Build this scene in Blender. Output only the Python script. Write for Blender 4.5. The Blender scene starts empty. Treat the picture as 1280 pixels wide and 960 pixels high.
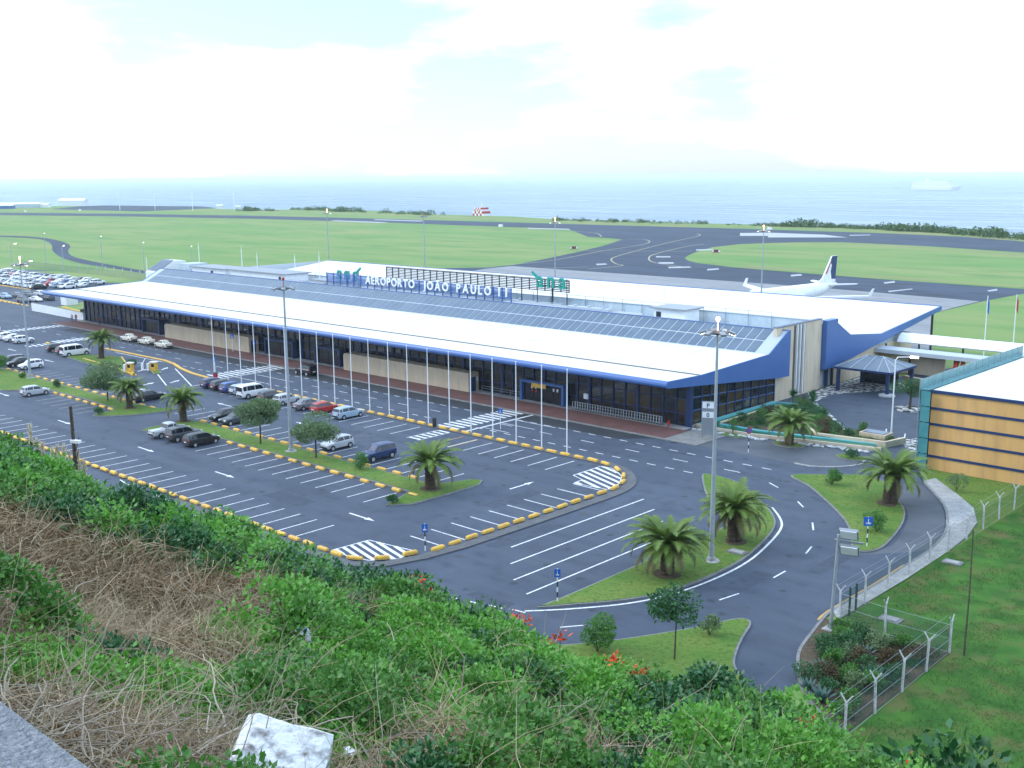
import bpy, bmesh, math, random
import numpy as np
from mathutils import Vector, Matrix

# ---------------------------------------------------------------- camera, sky, sun, exposure
S = bpy.context.scene
random.seed(7)
rng = np.random.default_rng(11)
EYE = Vector((74.93, -112.26, 31.0))
cam_d = bpy.data.cameras.new('camera')
cam_d.sensor_fit = 'HORIZONTAL'; cam_d.sensor_width = 36.0
cam_d.lens = 36.0 * 1368.67 / 1280.0
cam_d.clip_start = 0.1; cam_d.clip_end = 90000
cam = bpy.data.objects.new('camera', cam_d)
S.collection.objects.link(cam)
cam.matrix_world = Matrix(((0.730942, -0.122053, 0.671437, EYE.x),
                           (0.682403, 0.140930, -0.717262, EYE.y),
                           (-0.007082, 0.982467, 0.186301, EYE.z),
                           (0, 0, 0, 1)))
S.camera = cam

SUN_AZ, SUN_EL = math.radians(-118), math.radians(34)
world = bpy.data.worlds.new('World'); S.world = world; world.use_nodes = True
nt = world.node_tree; N = nt.nodes; L = nt.links
N.clear()
w_out = N.new('ShaderNodeOutputWorld'); w_bg = N.new('ShaderNodeBackground')
w_sky = N.new('ShaderNodeTexSky'); w_sky.sky_type = 'NISHITA'; w_sky.sun_disc = False
w_sky.sun_elevation = SUN_EL; w_sky.sun_rotation = SUN_AZ
w_sky.air_density = 1.0; w_sky.dust_density = 0.6; w_sky.ozone_density = 1.5
w_tc = N.new('ShaderNodeTexCoord'); w_map = N.new('ShaderNodeMapping')
w_map.inputs['Scale'].default_value = (1.0, 1.0, 3.2); w_map.inputs['Location'].default_value = (5.3, 1.1, 2.42)
w_n = N.new('ShaderNodeTexNoise'); w_n.inputs['Scale'].default_value = 2.6
w_n.inputs['Detail'].default_value = 7; w_n.inputs['Roughness'].default_value = 0.55
w_r = N.new('ShaderNodeValToRGB')
w_r.color_ramp.elements[0].position = 0.38; w_r.color_ramp.elements[0].color = (0.26, 0.26, 0.26, 1)
w_r.color_ramp.elements[1].position = 0.525; w_r.color_ramp.elements[1].color = (1, 1, 1, 1)
w_mix = N.new('ShaderNodeMix'); w_mix.data_type = 'RGBA'
w_mix.inputs['B'].default_value = (11.2, 14.3, 18.6, 1)       # overcast cloud
L.new(w_tc.outputs['Generated'], w_map.inputs['Vector']); L.new(w_map.outputs['Vector'], w_n.inputs['Vector'])
L.new(w_n.outputs['Fac'], w_r.inputs['Fac']); L.new(w_r.outputs['Color'], w_mix.inputs['Factor'])
L.new(w_sky.outputs['Color'], w_mix.inputs['A']); L.new(w_mix.outputs['Result'], w_bg.inputs['Color'])
w_bg.inputs['Strength'].default_value = 0.1
L.new(w_bg.outputs['Background'], w_out.inputs['Surface'])

sun_d = bpy.data.lights.new('sun', 'SUN'); sun_d.energy = 1.3; sun_d.angle = math.radians(14)
sun_d.color = (1.0, 0.95, 0.88)
sun = bpy.data.objects.new('sun', sun_d); S.collection.objects.link(sun)
sd = Vector((math.sin(SUN_AZ)*math.cos(SUN_EL), math.cos(SUN_AZ)*math.cos(SUN_EL), math.sin(SUN_EL)))
sun.rotation_euler = sd.to_track_quat('Z', 'Y').to_euler(); sun.location = (0, 0, 200)
vs = S.view_settings
vs.view_transform = 'Standard'; vs.look = 'None'; vs.exposure = 0.5; vs.gamma = 1.0; vs.use_curve_mapping = False
S.cycles.use_denoising = True
S.cycles.max_bounces = 5; S.cycles.diffuse_bounces = 2; S.cycles.glossy_bounces = 2
S.cycles.transmission_bounces = 3; S.cycles.transparent_max_bounces = 8; S.cycles.volume_bounces = 1
S.cycles.caustics_reflective = False; S.cycles.caustics_refractive = False

# ---------------------------------------------------------------- materials
MATS = {}
def mat(name, col, rough=0.75, metal=0.0, col2=None, scale=1.0, detail=4.0, lo=0.35, hi=0.65, spec=0.4,
        bump=0.0, bscale=20.0, col3=None, scale3=30.0, emit=None, estr=1.0, island=False, trans=0.0, stretch=None):
    """procedural material: two colours by noise in world space, a finer third one, fine relief"""
    if name in MATS: return MATS[name]
    m = bpy.data.materials.new(name); m.use_nodes = True
    t = m.node_tree; n = t.nodes; l = t.links
    p = n['Principled BSDF']
    p.inputs['Roughness'].default_value = rough; p.inputs['Metallic'].default_value = metal
    p.inputs['Specular IOR Level'].default_value = spec
    p.inputs['Base Color'].default_value = (*col, 1)
    geo = n.new('ShaderNodeNewGeometry')
    pos = geo.outputs['Position']
    if stretch:
        mp = n.new('ShaderNodeMapping'); mp.inputs['Scale'].default_value = stretch
        l.new(pos, mp.inputs['Vector']); pos = mp.outputs['Vector']
    out = None
    if col2 is not None:
        mx = n.new('ShaderNodeMix'); mx.data_type = 'RGBA'
        mx.inputs['A'].default_value = (*col, 1); mx.inputs['B'].default_value = (*col2, 1)
        if island:
            rp = n.new('ShaderNodeMapRange'); l.new(geo.outputs['Random Per Island'], rp.inputs['Value'])
            l.new(rp.outputs['Result'], mx.inputs['Factor'])
        else:
            nz = n.new('ShaderNodeTexNoise'); nz.inputs['Scale'].default_value = scale; nz.inputs['Detail'].default_value = detail
            l.new(pos, nz.inputs['Vector'])
            rp = n.new('ShaderNodeMapRange'); rp.inputs['From Min'].default_value = lo; rp.inputs['From Max'].default_value = hi
            l.new(nz.outputs['Fac'], rp.inputs['Value']); l.new(rp.outputs['Result'], mx.inputs['Factor'])
        out = mx.outputs['Result']
        if col3 is not None:
            m3 = n.new('ShaderNodeMix'); m3.data_type = 'RGBA'
            m3.inputs['B'].default_value = (*col3, 1); l.new(out, m3.inputs['A'])
            n3 = n.new('ShaderNodeTexNoise'); n3.inputs['Scale'].default_value = scale3; n3.inputs['Detail'].default_value = 5
            l.new(pos, n3.inputs['Vector'])
            r3 = n.new('ShaderNodeMapRange'); r3.inputs['From Min'].default_value = 0.48; r3.inputs['From Max'].default_value = 0.72
            l.new(n3.outputs['Fac'], r3.inputs['Value']); l.new(r3.outputs['Result'], m3.inputs['Factor'])
            out = m3.outputs['Result']
        l.new(out, p.inputs['Base Color'])
    if bump:
        bn = n.new('ShaderNodeTexNoise'); bn.inputs['Scale'].default_value = bscale; bn.inputs['Detail'].default_value = 4
        l.new(pos, bn.inputs['Vector'])
        bp = n.new('ShaderNodeBump'); bp.inputs['Strength'].default_value = bump; bp.inputs['Distance'].default_value = 0.05
        l.new(bn.outputs['Fac'], bp.inputs['Height']); l.new(bp.outputs['Normal'], p.inputs['Normal'])
    if emit is not None:
        p.inputs['Emission Color'].default_value = (*emit, 1); p.inputs['Emission Strength'].default_value = estr
    if trans:
        tr = n.new('ShaderNodeBsdfTranslucent'); 
        if out is not None: l.new(out, tr.inputs['Color'])
        else: tr.inputs['Color'].default_value = (*col, 1)
        ms = n.new('ShaderNodeMixShader'); ms.inputs['Fac'].default_value = trans
        o = n['Material Output']
        l.new(p.outputs['BSDF'], ms.inputs[1]); l.new(tr.outputs['BSDF'], ms.inputs[2]); l.new(ms.outputs['Shader'], o.inputs['Surface'])
    MATS[name] = m
    return m

mat('asphalt', (0.037, 0.052, 0.080), 0.74, col2=(0.053, 0.071, 0.105), scale=0.09, col3=(0.030, 0.041, 0.063), scale3=0.55, bump=0.25, bscale=25)
mat('asphalt_dark', (0.022, 0.026, 0.034), 0.75, col2=(0.032, 0.036, 0.044), scale=0.25, col3=(0.03, 0.03, 0.033), scale3=1.2, bump=0.25, bscale=25)
mat('asphalt_worn', (0.062, 0.074, 0.092), 0.7, col2=(0.085, 0.097, 0.115), scale=0.3, bump=0.25, bscale=25)
mat('runway_asphalt', (0.028, 0.043, 0.072), 0.8, col2=(0.042, 0.060, 0.094), scale=0.012, col3=(0.022, 0.028, 0.04), scale3=0.06, spec=0.25, stretch=(1, 3, 1))
mat('apron_concrete', (0.20, 0.21, 0.22), 0.8, col2=(0.26, 0.265, 0.27), scale=0.04, col3=(0.17, 0.175, 0.18), scale3=0.3, stretch=(1, 4, 1))
mat('concrete', (0.30, 0.30, 0.295), 0.85, col2=(0.40, 0.40, 0.39), scale=0.8, col3=(0.22, 0.22, 0.22), scale3=4, bump=0.2)
mat('kerbstone', (0.17, 0.175, 0.175), 0.85, col2=(0.24, 0.24, 0.235), scale=1.2, col3=(0.14, 0.14, 0.13), scale3=5, bump=0.2)
mat('red_paving', (0.115, 0.055, 0.05), 0.8, col2=(0.16, 0.075, 0.068), scale=0.5, col3=(0.09, 0.05, 0.05), scale3=4)
mat('paint_white', (0.78, 0.79, 0.79), 0.6, col2=(0.62, 0.63, 0.64), scale=1.2, col3=(0.26, 0.27, 0.285), scale3=7)
mat('paint_faded', (0.48, 0.49, 0.5), 0.6, col2=(0.3, 0.31, 0.32), scale=2.0, col3=(0.16, 0.16, 0.17), scale3=10)
mat('paint_yellow', (0.62, 0.36, 0.05), 0.6, col2=(0.5, 0.28, 0.05), scale=1.5, col3=(0.25, 0.17, 0.06), scale3=9)
mat('stop_yellow', (0.80, 0.47, 0.05), 0.55, col2=(0.62, 0.35, 0.05), scale=1.5, col3=(0.40, 0.27, 0.10), scale3=7)
mat('field_grass', (0.135, 0.25, 0.066), 0.9, col2=(0.225, 0.265, 0.095), scale=0.018, detail=6, col3=(0.11, 0.215, 0.062), scale3=0.05, spec=0.15, stretch=(0.55, 1.6, 1))
mat('field_grass_dry', (0.24, 0.255, 0.105), 0.9, col2=(0.16, 0.235, 0.07), scale=0.03, detail=6, col3=(0.22, 0.195, 0.10), scale3=0.07, spec=0.15, stretch=(0.55, 1.6, 1))
mat('lawn', (0.09, 0.18, 0.03), 0.9, col2=(0.15, 0.205, 0.042), scale=0.35, detail=6, col3=(0.055, 0.115, 0.022), scale3=3.5, spec=0.15, bump=0.6, bscale=30)
mat('meadow', (0.028, 0.10, 0.016), 0.9, col2=(0.062, 0.155, 0.024), scale=0.5, detail=8, col3=(0.115, 0.115, 0.04), scale3=0.45, spec=0.12, bump=0.8, bscale=14)
mat('soil', (0.085, 0.055, 0.035), 0.95, col2=(0.05, 0.045, 0.025), scale=1.3, col3=(0.13, 0.09, 0.05), scale3=6, bump=0.6, bscale=12)
mat('hill_soil', (0.040, 0.038, 0.020), 0.95, col2=(0.03, 0.040, 0.016), scale=1.0, col3=(0.08, 0.062, 0.04), scale3=5, bump=0.8, bscale=12)
mat('roof_white', (0.66, 0.64, 0.585), 0.55, col2=(0.71, 0.69, 0.63), scale=0.10, col3=(0.57, 0.555, 0.505), scale3=0.7, stretch=(1, 0.12, 1))
mat('roof_shadow_seam', (0.16, 0.16, 0.16), 0.8)  # dark tone stands for the shadow gap at the roof fold
mat('panel_grey', (0.075, 0.115, 0.165), 0.35, col2=(0.10, 0.145, 0.195), scale=0.4, spec=0.5)
mat('panel_frame', (0.40, 0.45, 0.50), 0.5)
mat('fascia_blue', (0.045, 0.12, 0.33), 0.4, col2=(0.052, 0.13, 0.345), scale=0.4, spec=0.5)
mat('navy', (0.012, 0.032, 0.105), 0.4, col2=(0.016, 0.038, 0.12), scale=0.8)
mat('soffit', (0.06, 0.065, 0.075), 0.8)
mat('glass_dark', (0.012, 0.012, 0.014), 0.06, col2=(0.035, 0.024, 0.014), scale=0.35, spec=0.7)  # brown tint put into the colour for warm reflections
mat('glass_brown_reflect', (0.05, 0.032, 0.017), 0.08, col2=(0.075, 0.05, 0.024), scale=0.5, spec=0.6, stretch=(0.3, 1, 1.6))  # brown streaks paint reflections and interior light into the pane colour
mat('glass_lit', (0.10, 0.075, 0.045), 0.1, col2=(0.05, 0.04, 0.03), scale=1.2, spec=0.6)  # warm interior light put into the pane colour, no emission
mat('glass_blue', (0.01, 0.014, 0.022), 0.05, spec=0.7)
mat('interior', (0.05, 0.04, 0.03), 0.9)
mat('beige', (0.50, 0.405, 0.285), 0.85, col2=(0.56, 0.455, 0.325), scale=0.4, col3=(0.43, 0.35, 0.25), scale3=1.6, stretch=(1, 1, 0.25))
mat('cream', (0.60, 0.49, 0.35), 0.85, col2=(0.65, 0.54, 0.40), scale=0.3, col3=(0.50, 0.41, 0.30), scale3=1.2, stretch=(1, 1, 0.2))
mat('stripe_dark', (0.10, 0.085, 0.065), 0.8)
mat('orange_wall', (0.58, 0.325, 0.11), 0.8, col2=(0.63, 0.36, 0.13), scale=0.25, col3=(0.49, 0.275, 0.105), scale3=1.0, stretch=(1, 1, 0.12))
mat('teal_glass', (0.05, 0.20, 0.22), 0.15, col2=(0.08, 0.26, 0.27), scale=0.6, spec=0.6)
mat('pale_wall', (0.42, 0.50, 0.55), 0.8, col2=(0.48, 0.55, 0.59), scale=0.3, col3=(0.36, 0.43, 0.47), scale3=1.2)
mat('grey_metal', (0.30, 0.32, 0.34), 0.45, 0.6)
mat('pole_grey', (0.36, 0.39, 0.42), 0.5, 0.3, col2=(0.30, 0.33, 0.36), scale=1.5)
mat('white_metal', (0.78, 0.79, 0.80), 0.45, col2=(0.70, 0.71, 0.72), scale=0.8)
mat('dark_metal', (0.03, 0.034, 0.04), 0.5, 0.2)
mat('black_rubber', (0.012, 0.012, 0.012), 0.85)
mat('green_pole', (0.015, 0.055, 0.04), 0.6)
mat('teal_logo', (0.005, 0.27, 0.21), 0.5)
mat('sign_blue', (0.015, 0.11, 0.42), 0.45)
mat('red', (0.42, 0.025, 0.02), 0.5)
mat('orange_flower', (0.62, 0.04, 0.012), 0.6, col2=(0.75, 0.11, 0.015), island=True)
mat('cyan_rim', (0.09, 0.40, 0.44), 0.5, col2=(0.13, 0.46, 0.48), scale=0.8)
mat('pool_green', (0.02, 0.13, 0.075), 0.12, col2=(0.03, 0.17, 0.10), scale=0.5, spec=0.6)
mat('cobble', (0.55, 0.55, 0.53), 0.8, col2=(0.06, 0.06, 0.065), scale=1.4, lo=0.48, hi=0.52)
mat('stone_white', (0.60, 0.61, 0.61), 0.85, col2=(0.40, 0.41, 0.41), scale=3, island=False, col3=(0.22, 0.22, 0.22), scale3=14, bump=0.4, bscale=25)
mat('bark', (0.085, 0.062, 0.042), 0.95, col2=(0.05, 0.036, 0.026), scale=5, col3=(0.14, 0.11, 0.08), scale3=14, bump=0.9, bscale=18)
mat('palm_bark', (0.075, 0.05, 0.032), 0.95, col2=(0.035, 0.025, 0.018), scale=6, col3=(0.13, 0.09, 0.055), scale3=12, bump=1.0, bscale=14)
mat('palm_leaf', (0.095, 0.185, 0.026), 0.5, col2=(0.165, 0.235, 0.04), island=True, trans=0.2)
mat('palm_leaf_old', (0.16, 0.12, 0.045), 0.6, col2=(0.10, 0.125, 0.035), island=True, trans=0.15)
mat('leaf_olive', (0.10, 0.18, 0.065), 0.55, col2=(0.17, 0.25, 0.11), island=True, trans=0.15)
mat('leaf_dark', (0.022, 0.10, 0.032), 0.45, col2=(0.05, 0.155, 0.042), island=True, trans=0.12)
mat('leaf_mid', (0.05, 0.175, 0.026), 0.5, col2=(0.105, 0.25, 0.04), island=True, trans=0.2)
mat('leaf_bright', (0.085, 0.275, 0.03), 0.5, col2=(0.155, 0.38, 0.05), island=True, trans=0.25)
mat('leaf_blue', (0.05, 0.12, 0.10), 0.5, col2=(0.09, 0.17, 0.14), island=True, trans=0.1)
mat('leaf_rust', (0.11, 0.055, 0.025), 0.7, col2=(0.07, 0.075, 0.028), island=True, trans=0.1)
mat('coast_leaf', (0.065, 0.125, 0.045), 0.8, col2=(0.10, 0.165, 0.06), island=True, spec=0.2)
mat('dry_stem', (0.24, 0.175, 0.095), 0.85, col2=(0.42, 0.33, 0.21), island=True)
mat('dry_brown', (0.13, 0.075, 0.036), 0.9, col2=(0.27, 0.18, 0.09), island=True)
mat('pale_stem', (0.44, 0.39, 0.31), 0.8, col2=(0.20, 0.15, 0.10), island=True)
mat('plume', (0.70, 0.61, 0.46), 0.9, col2=(0.58, 0.50, 0.36), island=True, trans=0.2)
mat('lamp_glow', (1.0, 0.9, 0.75), 0.5, emit=(1.0, 0.86, 0.62), estr=9.0)
mat('lamp_orange', (1.0, 0.6, 0.35), 0.5, emit=(1.0, 0.48, 0.20), estr=9.0)
mat('headlamp', (0.75, 0.78, 0.80), 0.15, spec=0.7)
mat('tail_red', (0.40, 0.015, 0.012), 0.25, spec=0.6)
mat('rim', (0.5, 0.51, 0.52), 0.35, 0.5)
mat('plate', (0.75, 0.75, 0.72), 0.5)
mat('skin', (0.45, 0.27, 0.19), 0.6)

# ---------------------------------------------------------------- mesh helpers
class MB:
    """collects faces; build() links ONE mesh object"""
    def __init__(s): s.v = []; s.f = []; s.m = []; s.k = 0
    def add(s, vs, fs):
        o = len(s.v); s.v += [tuple(p) for p in vs]
        for f in fs: s.f.append(tuple(i + o for i in f)); s.m.append(s.k)
        return s
    def box(s, x0, x1, y0, y1, z0, z1):
        return s.add([(x0,y0,z0),(x1,y0,z0),(x1,y1,z0),(x0,y1,z0),(x0,y0,z1),(x1,y0,z1),(x1,y1,z1),(x0,y1,z1)],
                     [(0,3,2,1),(4,5,6,7),(0,1,5,4),(1,2,6,5),(2,3,7,6),(3,0,4,7)])
    def obox(s, c, size, rz=0.0, rx=0.0, ry=0.0):
        M = Matrix.Rotation(rz, 3, 'Z') @ Matrix.Rotation(ry, 3, 'Y') @ Matrix.Rotation(rx, 3, 'X')
        h = [d / 2 for d in size]; vs = []
        for z in (-1, 1):
            for (x, y) in ((-1,-1),(1,-1),(1,1),(-1,1)):
                vs.append(Vector(c) + M @ Vector((x*h[0], y*h[1], z*h[2])))
        return s.add(vs, [(0,3,2,1),(4,5,6,7),(0,1,5,4),(1,2,6,5),(2,3,7,6),(3,0,4,7)])
    def tube(s, pts, r, n=8, cap=True):
        pts = [Vector(p) for p in pts]; rs = r if isinstance(r, (list, tuple)) else [r] * len(pts)
        rings = []; vs = []
        up = Vector((0, 0, 1)); prev = None
        for i, p in enumerate(pts):
            t = (pts[min(i+1, len(pts)-1)] - pts[max(i-1, 0)]).normalized()
            a = prev - t * prev.dot(t) if prev is not None else (up.cross(t) if abs(t.z) < 0.95 else Vector((1, 0, 0)) - t * t.x)
            a.normalize(); prev = a; b = t.cross(a)
            for k in range(n):
                q = 2 * math.pi * k / n
                vs.append(p + (a * math.cos(q) + b * math.sin(q)) * rs[i])
        fs = []
        for i in range(len(pts) - 1):
            for k in range(n):
                fs.append((i*n+k, i*n+(k+1) % n, (i+1)*n+(k+1) % n, (i+1)*n+k))
        if cap:
            fs.append(tuple(range(n-1, -1, -1))); fs.append(tuple((len(pts)-1)*n + k for k in range(n)))
        return s.add(vs, fs)
    def lathe(s, prof, n=12, c=(0, 0, 0)):
        vs = []; fs = []
        for (r, z) in prof:
            for k in range(n):
                q = 2 * math.pi * k / n; vs.append((c[0] + r*math.cos(q), c[1] + r*math.sin(q), c[2] + z))
        for i in range(len(prof) - 1):
            for k in range(n): fs.append((i*n+k, i*n+(k+1) % n, (i+1)*n+(k+1) % n, (i+1)*n+k))
        fs.append(tuple(range(n-1, -1, -1))); fs.append(tuple((len(prof)-1)*n + k for k in range(n)))
        return s.add(vs, fs)
    def prism(s, poly, z0, z1):
        a = sum(poly[i][0]*poly[(i+1) % len(poly)][1] - poly[(i+1) % len(poly)][0]*poly[i][1] for i in range(len(poly)))
        if a < 0: poly = poly[::-1]
        n = len(poly)
        return s.add([(x, y, z0) for x, y in poly] + [(x, y, z1) for x, y in poly],
                     [tuple(range(n-1, -1, -1)), tuple(range(n, 2*n))] + [(i, (i+1) % n, (i+1) % n + n, i+n) for i in range(n)])
    def sheet(s, poly, z):
        a = sum(poly[i][0]*poly[(i+1) % len(poly)][1] - poly[(i+1) % len(poly)][0]*poly[i][1] for i in range(len(poly)))
        if a < 0: poly = poly[::-1]
        return s.add([(x, y, z) for x, y in poly], [tuple(range(len(poly)))])
    def yz(s, prof, x0, x1, close=True):
        """profile in (y,z), extruded along x; closed = solid"""
        a = sum(prof[i][0]*prof[(i+1) % len(prof)][1] - prof[(i+1) % len(prof)][0]*prof[i][1] for i in range(len(prof)))
        if close and a < 0: prof = prof[::-1]
        n = len(prof)
        vs = [(x0, y, z) for y, z in prof] + [(x1, y, z) for y, z in prof]
        fs = [(i, i+n, (i+1) % n + n, (i+1) % n) if False else (i, (i+1) % n, (i+1) % n + n, i+n) for i in range(n if close else n-1)]
        if close: fs = [f[::-1] for f in fs] + [tuple(range(n-1, -1, -1)), tuple(range(n, 2*n))]
        if close: fs = [f for f in fs]
        return s.add(vs, fs)
    def strip(s, pts, w, z, closed=False):
        """flat ribbon of width w along a plan polyline"""
        P = [Vector((p[0], p[1])) for p in pts]; n = len(P); vs = []
        for i, p in enumerate(P):
            a = P[(i-1) % n] if (closed or i > 0) else p; b = P[(i+1) % n] if (closed or i < n-1) else p
            t = (b - a).normalized(); nn = Vector((-t.y, t.x))
            vs += [(p.x + nn.x*w/2, p.y + nn.y*w/2, z), (p.x - nn.x*w/2, p.y - nn.y*w/2, z)]
        fs = [(2*i+1, 2*((i+1) % n)+1, 2*((i+1) % n), 2*i) for i in range(n if closed else n-1)]
        return s.add(vs, fs)
    def kerb(s, pts, w, z0, z1, closed=False):
        P = [Vector((p[0], p[1])) for p in pts]; n = len(P); vs = []
        for i, p in enumerate(P):
            a = P[(i-1) % n] if (closed or i > 0) else p; b = P[(i+1) % n] if (closed or i < n-1) else p
            t = (b - a).normalized(); nn = Vector((-t.y, t.x))
            for sg, z in ((1, z0), (1, z1), (-1, z1), (-1, z0)):
                vs.append((p.x + sg*nn.x*w/2, p.y + sg*nn.y*w/2, z))
        fs = []
        for i in range(n if closed else n-1):
            j = (i+1) % n
            for k in range(3): fs.append((4*i+k, 4*i+k+1, 4*j+k+1, 4*j+k))
        if not closed: fs += [(0, 1, 2, 3), tuple(4*(n-1) + k for k in (3, 2, 1, 0))]
        return s.add(vs, fs)
    def mesh(s, name, mats=(), smooth=False):
        me = bpy.data.meshes.new(name); me.from_pydata(s.v, [], s.f); me.validate()
        for m in mats: me.materials.append(MATS[m] if isinstance(m, str) else m)
        if len(mats) > 1 and len(me.polygons) == len(s.m): me.polygons.foreach_set('material_index', s.m)
        if smooth: me.polygons.foreach_set('use_smooth', [True] * len(me.polygons))
        me.update()
        return me
    def build(s, name, mats, parent=None, loc=None, rz=0.0, smooth=False):
        if isinstance(mats, str): mats = (mats,)
        return link(name, s.mesh(name, mats, smooth), parent, loc, rz)

COL = S.collection
def link(name, me, parent=None, loc=None, rz=0.0):
    o = bpy.data.objects.new(name, me); COL.objects.link(o)
    if parent is not None: o.parent = parent
    if loc is not None: o.location = loc
    if rz: o.rotation_euler = (0, 0, rz)
    return o
def tag(o, label, cat, group=None):
    o['label'] = label; o['category'] = cat
    if group: o['group'] = group
    return o
def thing(name, label, cat, loc=(0, 0, 0), rz=0.0, group=None):
    return tag(link(name, None, None, loc, rz), label, cat, group)
def struct(o, label=None, kind='structure'):
    o['kind'] = kind
    if label: o['label'] = label
    return o
def copy_tree(o, parent=None):
    c = o.copy(); COL.objects.link(c); c.parent = parent
    for ch in o.children: copy_tree(ch, c)
    return c
def np_mesh(name, verts, faces, mats, mi=None):
    """verts (n,3), faces (m,k) numpy arrays, all faces the same size"""
    me = bpy.data.meshes.new(name); nv, (nf, k) = len(verts), faces.shape
    me.vertices.add(nv); me.vertices.foreach_set('co', verts.astype(np.float32).ravel())
    me.loops.add(nf*k); me.loops.foreach_set('vertex_index', faces.astype(np.int32).ravel())
    me.polygons.add(nf); me.polygons.foreach_set('loop_start', np.arange(0, nf*k, k, dtype=np.int32))
    try: me.polygons.foreach_set('loop_total', np.full(nf, k, dtype=np.int32))
    except Exception: pass
    for m in mats: me.materials.append(MATS[m])
    if mi is not None: me.polygons.foreach_set('material_index', mi.astype(np.int32))
    me.update(calc_edges=True); me.validate()
    return me
def unit(a): return a / np.maximum(np.linalg.norm(a, axis=1, keepdims=True), 1e-9)
def leaf_quads(base, axis, side, length, width, fold=0.0):
    """one rhombic leaf per row: base, two sides, tip"""
    n = len(base); L_ = length[:, None]; W_ = width[:, None]
    nrm = np.cross(axis, side)
    v = np.empty((n, 4, 3))
    v[:, 0] = base; v[:, 1] = base + axis*L_*0.45 + side*W_*0.5 + nrm*L_*fold
    v[:, 2] = base + axis*L_; v[:, 3] = base + axis*L_*0.45 - side*W_*0.5 + nrm*L_*fold
    return v.reshape(-1, 3), np.arange(n*4).reshape(-1, 4)

# asphalt gets wheel-worn streaks and scattered oil stains
def weather_asphalt(name):
    t = MATS[name].node_tree; n = t.nodes; l = t.links; p = n['Principled BSDF']
    src = p.inputs['Base Color'].links[0].from_socket; geo = n.new('ShaderNodeNewGeometry')
    mp = n.new('ShaderNodeMapping'); mp.inputs['Scale'].default_value = (0.035, 0.55, 1); l.new(geo.outputs['Position'], mp.inputs['Vector'])
    nz = n.new('ShaderNodeTexNoise'); nz.inputs['Scale'].default_value = 1.0; nz.inputs['Detail'].default_value = 5; l.new(mp.outputs['Vector'], nz.inputs['Vector'])
    r = n.new('ShaderNodeMapRange'); r.inputs['From Min'].default_value = 0.42; r.inputs['From Max'].default_value = 0.72; r.inputs['To Max'].default_value = 0.55; l.new(nz.outputs['Fac'], r.inputs['Value'])
    m1 = n.new('ShaderNodeMix'); m1.data_type = 'RGBA'; m1.inputs['B'].default_value = (0.068, 0.086, 0.118, 1); l.new(src, m1.inputs['A']); l.new(r.outputs['Result'], m1.inputs['Factor'])
    vo = n.new('ShaderNodeTexVoronoi'); vo.inputs['Scale'].default_value = 0.42; l.new(geo.outputs['Position'], vo.inputs['Vector'])
    n2 = n.new('ShaderNodeTexNoise'); n2.inputs['Scale'].default_value = 2.2; n2.inputs['Detail'].default_value = 4; l.new(geo.outputs['Position'], n2.inputs['Vector'])
    ad = n.new('ShaderNodeMath'); ad.operation = 'MULTIPLY_ADD'; ad.inputs[1].default_value = 0.35; l.new(n2.outputs['Fac'], ad.inputs[0]); l.new(vo.outputs['Distance'], ad.inputs[2])
    r2_ = n.new('ShaderNodeMapRange'); r2_.inputs['From Min'].default_value = 0.24; r2_.inputs['From Max'].default_value = 0.36; r2_.inputs['To Min'].default_value = 0.75; r2_.inputs['To Max'].default_value = 0.0; l.new(ad.outputs['Value'], r2_.inputs['Value'])
    m2 = n.new('ShaderNodeMix'); m2.data_type = 'RGBA'; m2.inputs['B'].default_value = (0.018, 0.021, 0.027, 1); l.new(m1.outputs['Result'], m2.inputs['A']); l.new(r2_.outputs['Result'], m2.inputs['Factor'])
    l.new(m2.outputs['Result'], p.inputs['Base Color'])
weather_asphalt('asphalt')
ORD = ['first', 'second', 'third', 'fourth', 'fifth', 'sixth', 'seventh', 'eighth', 'ninth', 'tenth', 'eleventh', 'twelfth', 'thirteenth', 'fourteenth', 'fifteenth', 'sixteenth', 'seventeenth', 'eighteenth', 'nineteenth', 'twentieth']
ORD += ['twenty-' + o for o in ORD[:9]] + ['thirtieth'] + ['thirty-' + o for o in ORD[:9]] + ['fortieth'] + ['forty-' + o for o in ORD[:9]]

mat('asphalt_patch', (0.034, 0.047, 0.072), 0.75, col2=(0.046, 0.061, 0.09), scale=0.3, col3=(0.027, 0.035, 0.05), scale3=1.5, bump=0.25, bscale=25)
mat('taxi_paint', (0.36, 0.31, 0.16), 0.6, col2=(0.30, 0.28, 0.2), scale=0.1)
mat('walk_asphalt', (0.085, 0.09, 0.097), 0.8, col2=(0.11, 0.115, 0.12), scale=0.8, col3=(0.07, 0.073, 0.08), scale3=4)
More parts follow.
